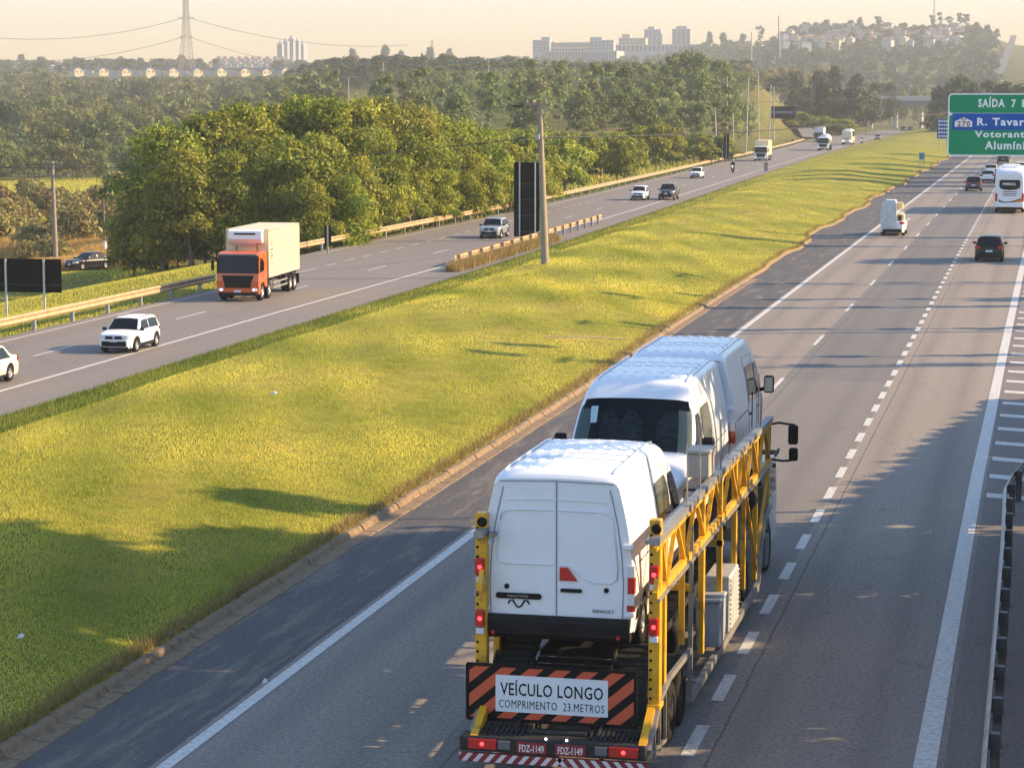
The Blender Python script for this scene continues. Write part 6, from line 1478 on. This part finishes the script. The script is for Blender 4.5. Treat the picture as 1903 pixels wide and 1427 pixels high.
wire('overhead_cable', 'thin upper wire from the concrete pole top going right', top_ + Vector((.5, 0, .2)), (14, 256, 15.6), 2.0, .014)
wire('overhead_cable', 'thin wire from the concrete pole top going left over the trees', top_ + Vector((-.9, 0, 0)), (-105, 168, 8.2), 1.6, .014)
wire('overhead_cable', 'thicker cable from the coil going left in front of the tree clump', mid_ + Vector((-.3, 0, 0)), (-104, 168, 6.2), 1.8, .022)
# utility poles on the left
def pole(name, label, px, pyb, pyt, Y, r0, r1, arms=(), m=None, group=None, cat='utility pole'):
    b = at(px[0], pyb, Y); tpt = at(px[1], pyt, Y); t = thing(name, label, cat, (b.x, Y, b.z), 0, group); L_ = Vector((tpt.x - b.x, 0, tpt.z - b.z))
    mb = MB(); mb.tube((0, 0, -.3), L_, r0, r1, 10); part('pole', mb, m or CONC, t)
    for f, wl, wr in arms:
        c = L_ * f; mb = MB(); mb.bar(c + Vector((-wl, 0, 0)), c + Vector((wr, 0, 0)), .10, .11); cr = part('crossarm', mb, m or CONC, t)
        for x in (-wl * .9, -wl * .45, wr * .45, wr * .9):
            mb = MB(); mb.lathe([(0, .03), (.06, .05), (.12, .03), (.16, .005)], c + Vector((x, 0, .05)), 'z', 8); part('insulator', mb, PORC, cr)
    return t, b, L_
GREYC = mat('grey_weathered_pole', (.24, .20, .16), .85, var=.2)
DKP = mat('dark_wooden_pole', (.11, .09, .075), .85, var=.2)
t, b, L_ = pole('utility_pole', 'grey pole with two crossarms rising from the dry grass at left', (104, 97), 484, 300, 186, .22, .14, ((.975, .95, .9), (.86, .75, 1.5)), m=GREYC)
for i, (dx, dz) in enumerate(((-.9, 0), (-.4, 0), (-.6, -1.1))):
    wire('overhead_cable', ['upper', 'middle', 'lower'][i] + ' wire running left from the two-armed pole at left', Vector(b) + L_ * .975 + Vector((dx, 0, dz)), (-140, 150, 3.0 - i * .6), .8, .022)
t, b2, L2 = pole('utility_pole', 'thin dark pole behind the parked black sedan', (195, 191), 466, 358, 196, .13, .10, (), m=DKP)
mb = MB(); mb.tube((0, 0, .1), (0, 0, .9), .15, n=10); part('white_band', mb, WHITE, t)
for i, (pb, pt, yb, yt, Y, arms) in enumerate(((1352, 1351, 262, 142, 520, ((.9, .8, .8),)), (1386, 1391, 290, 145, 430, ((.93, 1.0, 1.0), (.80, .8, .8))), (1410, 1409, 268, 140, 470, ()), (1429, 1433, 262, 158, 520, ((.95, 1.6, 1.6),)), (1439, 1438, 262, 160, 540, ()),
                                                 (1331, 1329, 262, 200, 400, ((.94, 1.1, 1.1),)), (1363, 1362, 262, 211, 440, ()), (1449, 1447, 106, 30, 900, ()), (1396, 1397, 112, 60, 1000, ()))):
    nm = ['slim pole left of the paired poles above the bushes', 'leaning pole with two crossarms, tallest of the group by the message sign', 'plain pale pole right of the leaning pole', 'pole with stayed crossarm near the message sign', 'thin pole just right of the stayed crossarm pole',
          'short braced pole in the bushes left of the black sign', 'short plain pole above the black sign', 'very tall thin mast rising above the skyline left of the right hill', 'slender mast left of the tall skyline mast'][i]
    pole('utility_pole', nm, (pb, pt), yb, yt, Y, .15 if Y < 800 else .34, .11 if Y < 800 else .22, arms, m=mat('pale_pole', (.42, .38, .32), .8, var=.12))
def lamp(px, pyt, pyb, Y, label, side):
    b = at(px, pyb, Y); h = at(px, pyt, Y).z - b.z; t = thing('street_lamp', label, 'street lamp', (b.x, Y, b.z), 0, 'street lamps along the ridge road'); m = mat('pale_pole', (.42, .38, .32), .8, var=.12)
    mb = MB(); mb.tube((0, 0, -3), (0, 0, h), .14, .09, 8); part('pole', mb, m, t)
    for s in side:
        mb = MB(); mb.path([(0, 0, h - .1), (s * .8, 0, h + .15), (s * 1.7, 0, h + .05)], .06, 6); part('arm', mb, m, t)
        mb = MB(); mb.bbox(s * 1.9 - .45, s * 1.9 + .45, -.16, .16, h - .05, h + .10, .03); part('lamp_head', mb, GALV2, t)
lamp(648, 144, 172, 560, 'street lamp nearest the tree clump, left of three on the ridge road', (1, -1)); lamp(712, 116, 170, 700, 'tall street lamp before the dark ridge wood, middle of three', (1,)); lamp(772, 133, 170, 620, 'bright street lamp right of three on the ridge road', (1, -1))
lamp(908, 112, 168, 690, 'thin street lamp rising from the plantation slope', (-1,)); lamp(1046, 134, 158, 720, 'street lamp with bent arm at the plantation top', (1,)); lamp(1190, 106, 152, 700, 'slim street lamp at the right end of the plantation', (1,))
# lattice pylon and its lines
def pylon():
    Y = 1450.0; b = at(347, 112, Y); t = thing('lattice_pylon', 'tall hazy lattice pylon on the left skyline carrying power lines', 'pylon', (b.x, Y, b.z - 6)); H_ = at(347, -40, Y).z - b.z + 6
    PM = mat('pylon_steel', (.36, .27, .22), .6, metal=.3)
    hw = lambda z: np.interp(z, [0, H_ * .35, H_ * .62, H_], [4.2, 2.4, 1.5, 1.0]); mb = MB()
    for sx in (-1, 1):
        for sy in (-1, 1):
            for a, c in ((0, .35), (.35, .62), (.62, 1)): mb.bar((sx * hw(a * H_), sy * hw(a * H_), a * H_), (sx * hw(c * H_), sy * hw(c * H_), c * H_), .26, .26)
    z = 0
    while z < H_ - 1:
        z2 = min(H_, z + hw(z) * 1.9)
        for s in (-1, 1):
            for (p, q) in ((-1, 1), (1, -1)):
                mb.bar((p * hw(z), s * hw(z), z), (q * hw(z2), s * hw(z2), z2), .20, .20); mb.bar((s * hw(z), p * hw(z), z), (s * hw(z2), q * hw(z2), z2), .20, .20)
            mb.bar((-hw(z2), s * hw(z2), z2), (hw(z2), s * hw(z2), z2), .2, .2)
        z = z2
    part('lattice_tower', mb, PM, t)
    for py, wd in ((34, 6.0), (69, 4.5)):
        z = at(347, py, Y).z - b.z + 6; mb = MB()
        for s in (-1, 1): mb.bar((0, 0, z + 1.2), (s * wd, 0, z), .25, .25); mb.bar((0, 0, z - .4), (s * wd, 0, z), .25, .25)
        part('crossarm', mb, PM, t)
    return t
pylon()
PW_ = [((340, 34), (-60, 66), .5), ((352, 34), (760, 84), .5), ((340, 69), (-60, 110), .5), ((352, 69), (700, 124), .5)]
for i, ((a0, a1), (b0, b1), _) in enumerate(PW_):
    a = at(a0, a1, 1450); b = at(b0, b1, 1450 - (120 if b0 < 0 else -150)); wire('power_line', ['upper power line left of the pylon', 'upper power line right of the pylon', 'lower power line left of the pylon', 'lower power line right of the pylon'][i], a, b, 7, .16)

# ------------------------------------------------------------------ flyover, buildings, houses
CONCR = mat('bridge_concrete', (.42, .42, .42), .8, var=.12, vscale=.4)
t = thing('flyover', 'grey concrete road flyover crossing behind the dark rounded trees', 'bridge', (0, 0, 0))
A_, B_ = at(1605, 180, 900), at(1760, 180, 905)
mb = MB(); z0, z1 = at(1640, 193, 900).z, at(1640, 179, 900).z; mb.bx(A_.x, B_.x, 900, 912, z0 + 1.0, z1 - .9); part('deck', mb, CONCR, t)
mb = MB(); mb.bx(A_.x, B_.x, 899.6, 899.9, z1 - .9, z1); part('parapet', mb, mat('pale_parapet', (.5, .5, .49), .8), t)
mb = MB(); mb.bx(A_.x, B_.x, 900.5, 901.3, z0 - .6, z0 + 1.0); part('girder', mb, mat('shaded_girder', (.16, .17, .18), .8), t)
for px in (1618, 1664, 1712, 1745):
    x = at(px, 190, 903).x; mb = MB(); mb.tube((x, 904, -4), (x, 904, z0 - .6), .7, n=12); mb.tube((x, 909, -4), (x, 909, z0 - .6), .7, n=12); part('pier', mb, CONCR, t)
WALLS = [mat('wall_' + n, c, .8, var=.06, vscale=.2) for n, c in (('cream', (.52, .46, .30)), ('white', (.42, .42, .41)), ('peach', (.58, .42, .30)), ('pink', (.55, .38, .33)), ('grey', (.40, .42, .44)))]
ROOFS = [mat('roof_' + n, c, .85, var=.15, vscale=.5) for n, c in (('slate', (.16, .17, .19)), ('tile', (.34, .17, .10)), ('pale', (.50, .50, .48)))]
WIN = mat('far_window', (.06, .07, .085), .3)
def house(name, label, x, y, z, w_, d, h, wm, rm, gable=1.2, rz=0, group=None, cat='house', wins=True):
    t = thing(name, label, cat, (x, y, z), rz, group)
    mb = MB(); mb.bx(-w_ / 2, w_ / 2, -d / 2, d / 2, -4, h)
    if gable: mb.prism([(-w_ / 2, h), (w_ / 2, h), (0, h + gable)], -d / 2, d / 2, 'y')
    part('wall', mb, wm, t)
    mb = MB()
    if gable:
        for s in (-1, 1): mb.prism([(0, h + gable + .05), (s * (w_ / 2 + .5), h - .2), (s * (w_ / 2 + .5), h + .05), (0, h + gable + .3)], -d / 2 - .5, d / 2 + .5, 'y')
    else: mb.bx(-w_ / 2 - .2, w_ / 2 + .2, -d / 2 - .2, d / 2 + .2, h, h + .4)
    part('roof', mb, rm, t)
    if wins:
        for s in (-.5, .5): mb = MB(); mb.bx(s * w_ * .5 - .6, s * w_ * .5 + .6, -d / 2 - .03, -d / 2, h * .45, h * .8); part('window', mb, WIN, t)
    return t
# row of identical gabled houses (sunlit cream gables)
for i, px in enumerate((143, 189, 231, 276, 319, 364, 408, 452, 492, 528)):
    Y = 1330 + i * 4; p = at(px, 139 + (1 if i > 5 else 0), Y); top = at(px, 125 + (i % 3), Y).z; h = (top - p.z) * .58
    lab = wh[i] + ' house from the left in the row of cream gabled houses on the left hill'
    house('gabled_house', lab, p.x, Y, p.z, 6.0, 6.5, h, WALLS[0], ROOFS[0], gable=(top - p.z) * .42, rz=R(48), group='row of gabled houses on the left hill')
    p2 = at(px + 13, 137, Y + 8); house('terrace_wing', 'low grey-roofed wing right of the %s gabled house from the left' % wh[i], p2.x, Y + 8, p2.z, 11, 8, h * .75, WALLS[4], ROOFS[0], gable=.8, rz=R(18), group='grey wings between the gabled houses', wins=False)
p = at(430, 156, 1290); house('brick_building', 'low orange-red brick building below the right end of the gabled row', p.x, 1290, p.z, 18, 10, 3.4, mat('orange_brick', (.62, .24, .10), .8, var=.1, vscale=.3), ROOFS[1], gable=.6, cat='building')
# rows of pale roofs further back: an estate
k = 0; rq = random.Random(12)
for row in range(4):
    for px in range(388 + row * 6, 560 - row * 8, 13):
        Y = 1900 + row * 60; pyb = 125 - row * 4.5; p = at(px + rq.uniform(-2, 2), pyb, Y); top = at(px, pyb - 6, Y).z; h = (top - p.z) * .6
        house('estate_house', 'small identical pale house of the hazy estate below the white towers', p.x, Y, p.z, 3.4, 7, h, WALLS[1 if k % 3 else 0], ROOFS[0 if k % 2 else 1], gable=(top - p.z) * .4, rz=R(10), group='identical houses of the hazy estate', wins=False); k += 1
for px in (35, 52, 70, 84, 97, 112):
    p = at(px, 130 + rq.uniform(-3, 3), 1700); house('estate_house', 'small pale house on the far left slope in front of the skyline trees', p.x, 1700, p.z, 5.5, 6, 2.8, WALLS[1], ROOFS[2 if px % 2 else 1], gable=1, group='pale houses on the far left slope', wins=False)
def block(name, label, px0, px1, pyt, pyb, Y, wm, cols, rows, cat='building', top=None, d=14, group=None, rz=None):
    a, b = at(px0, pyb, Y), at(px1, pyt, Y); w_ = (b.x - a.x); h = b.z - a.z; t = thing(name, label, cat, (a.x, Y, a.z), 0, group)
    mb = MB(); mb.bx(0, w_, 0, d, -12, h); wl = part('wall', mb, wm, t)
    mb = MB(); mb.bx(-.2, w_ + .2, -.2, d + .2, h, h + .6); part('roof', mb, ROOFS[2], t)
    for i in range(cols):
        for j in range(rows):
            x = (i + .5) * w_ / cols; z = (j + .5) * h / rows; mb = MB(); mb.bx(x - w_ / cols * .25, x + w_ / cols * .25, -.12, -.02, z - h / rows * (.25 if rows > 1 else .44), z + h / rows * (.25 if rows > 1 else .44)); part('window', mb, WIN, t)
    for s, (f0, f1, hh) in enumerate(top or ()): mb = MB(); mb.bx(w_ * f0, w_ * f1, 2, d - 2, h + .6, h + .6 + hh); part('roof_house', mb, wm, t)
    return t
BW = mat('tower_bluewhite', (.34, .36, .39), .7, var=.06)
for i, (a, b, c) in enumerate(((515, 524, 83), (525, 534, 78), (535, 545, 73), (546, 555, 78), (556, 564, 82))):
    block('tower_block', ['left', 'second', 'tallest middle', 'fourth', 'right'][i] + ' block of the cluster of bluish white towers on the left skyline', a, b, c, 108, 2500 + i * 9, BW, 3, 1, top=((.3, .7, 3),), group='cluster of bluish white towers')
block('office_building', 'long cream industrial building with white end blocks on the middle skyline', 1020, 1104, 80, 98, 2350, WALLS[0], 14, 2, top=((.0, .12, 1),), d=30)
block('office_building', 'white block at the left end of the long cream building', 990, 1021, 76, 98, 2340, BW, 5, 4, top=((.5, 1.0, 3),))
block('office_building', 'white block at the right end of the long cream building', 1096, 1140, 76, 100, 2345, BW, 6, 4, top=((.0, .5, 3),))
block('hall', 'low white hall with closely spaced dark stripes below the cream building', 1014, 1146, 96, 114, 2100, WALLS[1], 26, 1, d=40)
block('office_building', 'wide pale building between the cream building and the two towers', 1150, 1200, 72, 84, 2500, WALLS[2], 8, 2, top=((.1, .4, 4),))
block('tower_block', 'white tower left of two near the middle of the skyline', 1197, 1228, 56, 84, 2550, BW, 4, 7, top=((.2, .6, 3),)); block('tower_block', 'white tower right of two near the middle of the skyline', 1249, 1283, 55, 84, 2550, BW, 4, 7, top=((.2, .8, 3),))
block('hall', 'long grey hall under the two white towers', 1140, 1300, 84, 96, 2400, WALLS[4], 20, 1, d=30)
block('hall', 'long low white-roofed hall on the flank of the right hill', 1498, 1590, 82, 88, 2250, WALLS[1], 10, 1, d=20); block('hall', 'long white shed near the top of the right hill', 1684, 1792, 69, 76, 2300, WALLS[1], 10, 1, d=16)
block('hall', 'white shed low on the right hill beside the pylon foot', 1735, 1790, 102, 108, 2000, WALLS[1], 6, 1, d=14)
rq = random.Random(33); cnt = 0; used_ = []
while cnt < 95:
    px = rq.uniform(1462, 1790); py = rq.gauss(84, 8) + (6 if px < 1560 else 0)
    if not 62 < py < 108: continue
    if any(abs(px - a) < 5 and abs(py - b) < 3 for a, b in used_): continue
    used_.append((px, py)); Y = 2330 - (py - 62) * 9; p = at(px, py, Y); wm = rq.choice(WALLS); rm = rq.choice(ROOFS)
    house('hillside_house', 'small pale house crowded among others on the slope of the hazy right hill', p.x, Y - 40, p.z + 5.0, rq.uniform(4, 9), 7, rq.uniform(3.0, 5.6), wm, rm, gable=rq.choice((0, 1.1)), rz=rq.uniform(-.4, .6), group='houses on the right hill', wins=False); cnt += 1
# pale masts on the right hill
for i, (px, pt, pb, Y) in enumerate(((1735, 0, 70, 2300), (803, 75, 98, 1950), (1733, 52, 104, 2000), (1786, 70, 108, 2000))):
    b = at(px, pb, Y); tpt = at(px, pt, Y); t = thing('radio_mast', ['thin radio mast on the top of the right hill', 'small mast on the left middle skyline', 'lattice mast on the right hill beside the white shed', 'short lattice mast right of the white shed on the hill'][i], 'mast', (b.x, Y, b.z)); mb = MB(); h = tpt.z - b.z
    wd = .9 if i == 0 else 1.6
    for s in (-1, 1): mb.bar((s * wd, 0, -2), (s * .4, 0, h), .35, .35)
    for q in range(10): mb.bar((-wd, 0, h * q / 10), (wd, 0, h * (q + 1) / 10), .25, .25)
    part('mast', mb, mat('pale_pole', (.42, .38, .32), .8, var=.12), t)
# the road climbing the far hill, and the green slope beside it
mb = MB(); ribbon(mb, [tuple(at(1845, 152, 1500) + Vector((0, 0, .5))), tuple(at(1862, 122, 1750)), tuple(at(1873, 98, 2000)), tuple(at(1882, 74, 2300)), tuple(at(1884, 66, 2450))], [7, 7, 6, 6, 6]); struct('far_road', mb, mat('far_asphalt', (.11, .11, .11), .9))

# ------------------------------------------------------------------ small things on the grass; lamp posts out on the right verge
LIT = mat('white_litter', (.55, .54, .50), .6)
for px, py, s, lab in ((508, 734, .11, 'scrap of white litter in the middle of the median grass'), (38, 1171, .07, 'scrap of white litter in the shaded grass at lower left'), (492, 1273, .05, 'white scrap on the edge of the left lane by the edge line')):
    g = gp(px, py); z = float(med_z(g.x, g.y)) if g.x < -14.8 else 0.01; g = gp(px, py, z); z = float(med_z(g.x, g.y)) if g.x < -14.8 else 0.0
    mb = MB(); mb.add([(-s, -s * .5, .02), (s, -s * .4, .05), (s * .8, s * .5, .09), (-s * .7, s * .6, .03), (0, 0, .12)], [(0, 1, 4), (1, 2, 4), (2, 3, 4), (3, 0, 4)]); o = part('litter', mb, LIT); o.location = (g.x, g.y, z + .02); tag(o, lab, 'litter')
g0_, g1_ = gp(1010, 632, .5), gp(1160, 636, .35)
mb = MB(); mb.path([(0, 0, .10), tuple((g1_ - g0_) * .5 + Vector((0, 0, .14))), tuple(g1_ - g0_ + Vector((0, 0, .1)))], .028, 6); o = part('pipe', mb, mat('pale_pipe', (.40, .35, .20), .7)); o.location = (g0_.x, g0_.y, float(med_z(g0_.x, g0_.y))); tag(o, 'thin pale pipe lying across the median grass', 'pipe')
for i, (y, h) in enumerate(((88, 11), (101, 12), (113, 12), (127, 12), (191, 12), (240, 12))):
    t = thing('lamp_post', 'lamp post standing right of the near carriageway, casting a shadow across the road', 'lamp post', (5.0, y, 0), 0, 'lamp posts right of the road')
    mb = MB(); mb.tube((0, 0, 0), (0, 0, h), .19, .12, 10); part('pole', mb, CONC, t); mb = MB(); mb.bar((0, -.9, h - .1), (0, .9, h - .1), .12, .14); part('crossarm', mb, CONC, t)
for x, y, h, s in ((9, 146, 9.5, .7), (12, 149, 11, .6), (9, 118, 6, .3), (14, 219, 12, .7), (9, 172, 15, .28), (9, 255, 14, .5), (9, 276, 19, 1.1), (13, 290, 22, 1.2), (10, 305, 21, 1.2), (9, 326, 17, 1.2), (12, 345, 21, 1.2), (9, 372, 19, .9), (11, 410, 20, 1.2), (10, 440, 12, 1.2), (12, 480, 13, 1.3), (10, 520, 13, 1.3), (14, 560, 13, 1.3)):
    put_tree('roadside_tree', 'shade', x, y, 0, s, 'dense tree on the right verge further up the road', group='trees on the right verge up the road', sz=h / 13)
# ------------------------------------------------------------------ evening haze in the air
def build_haze():
    m = bpy.data.materials.new('haze'); m.use_nodes = True; nt = m.node_tree; nt.nodes.clear()
    o = nt.nodes.new('ShaderNodeOutputMaterial'); v = nt.nodes.new('ShaderNodeVolumePrincipled')
    v.inputs['Color'].default_value = (0.56, 0.58, 0.57, 1); v.inputs['Density'].default_value = 0.00033; v.inputs['Anisotropy'].default_value = 0.0
    nt.links.new(v.outputs[0], o.inputs['Volume'])
    mb = MB(); mb.bx(-3600, 3600, -700, 3600, -16, 300); tag(part('haze', mb, [m]), kind='stuff')
build_haze()
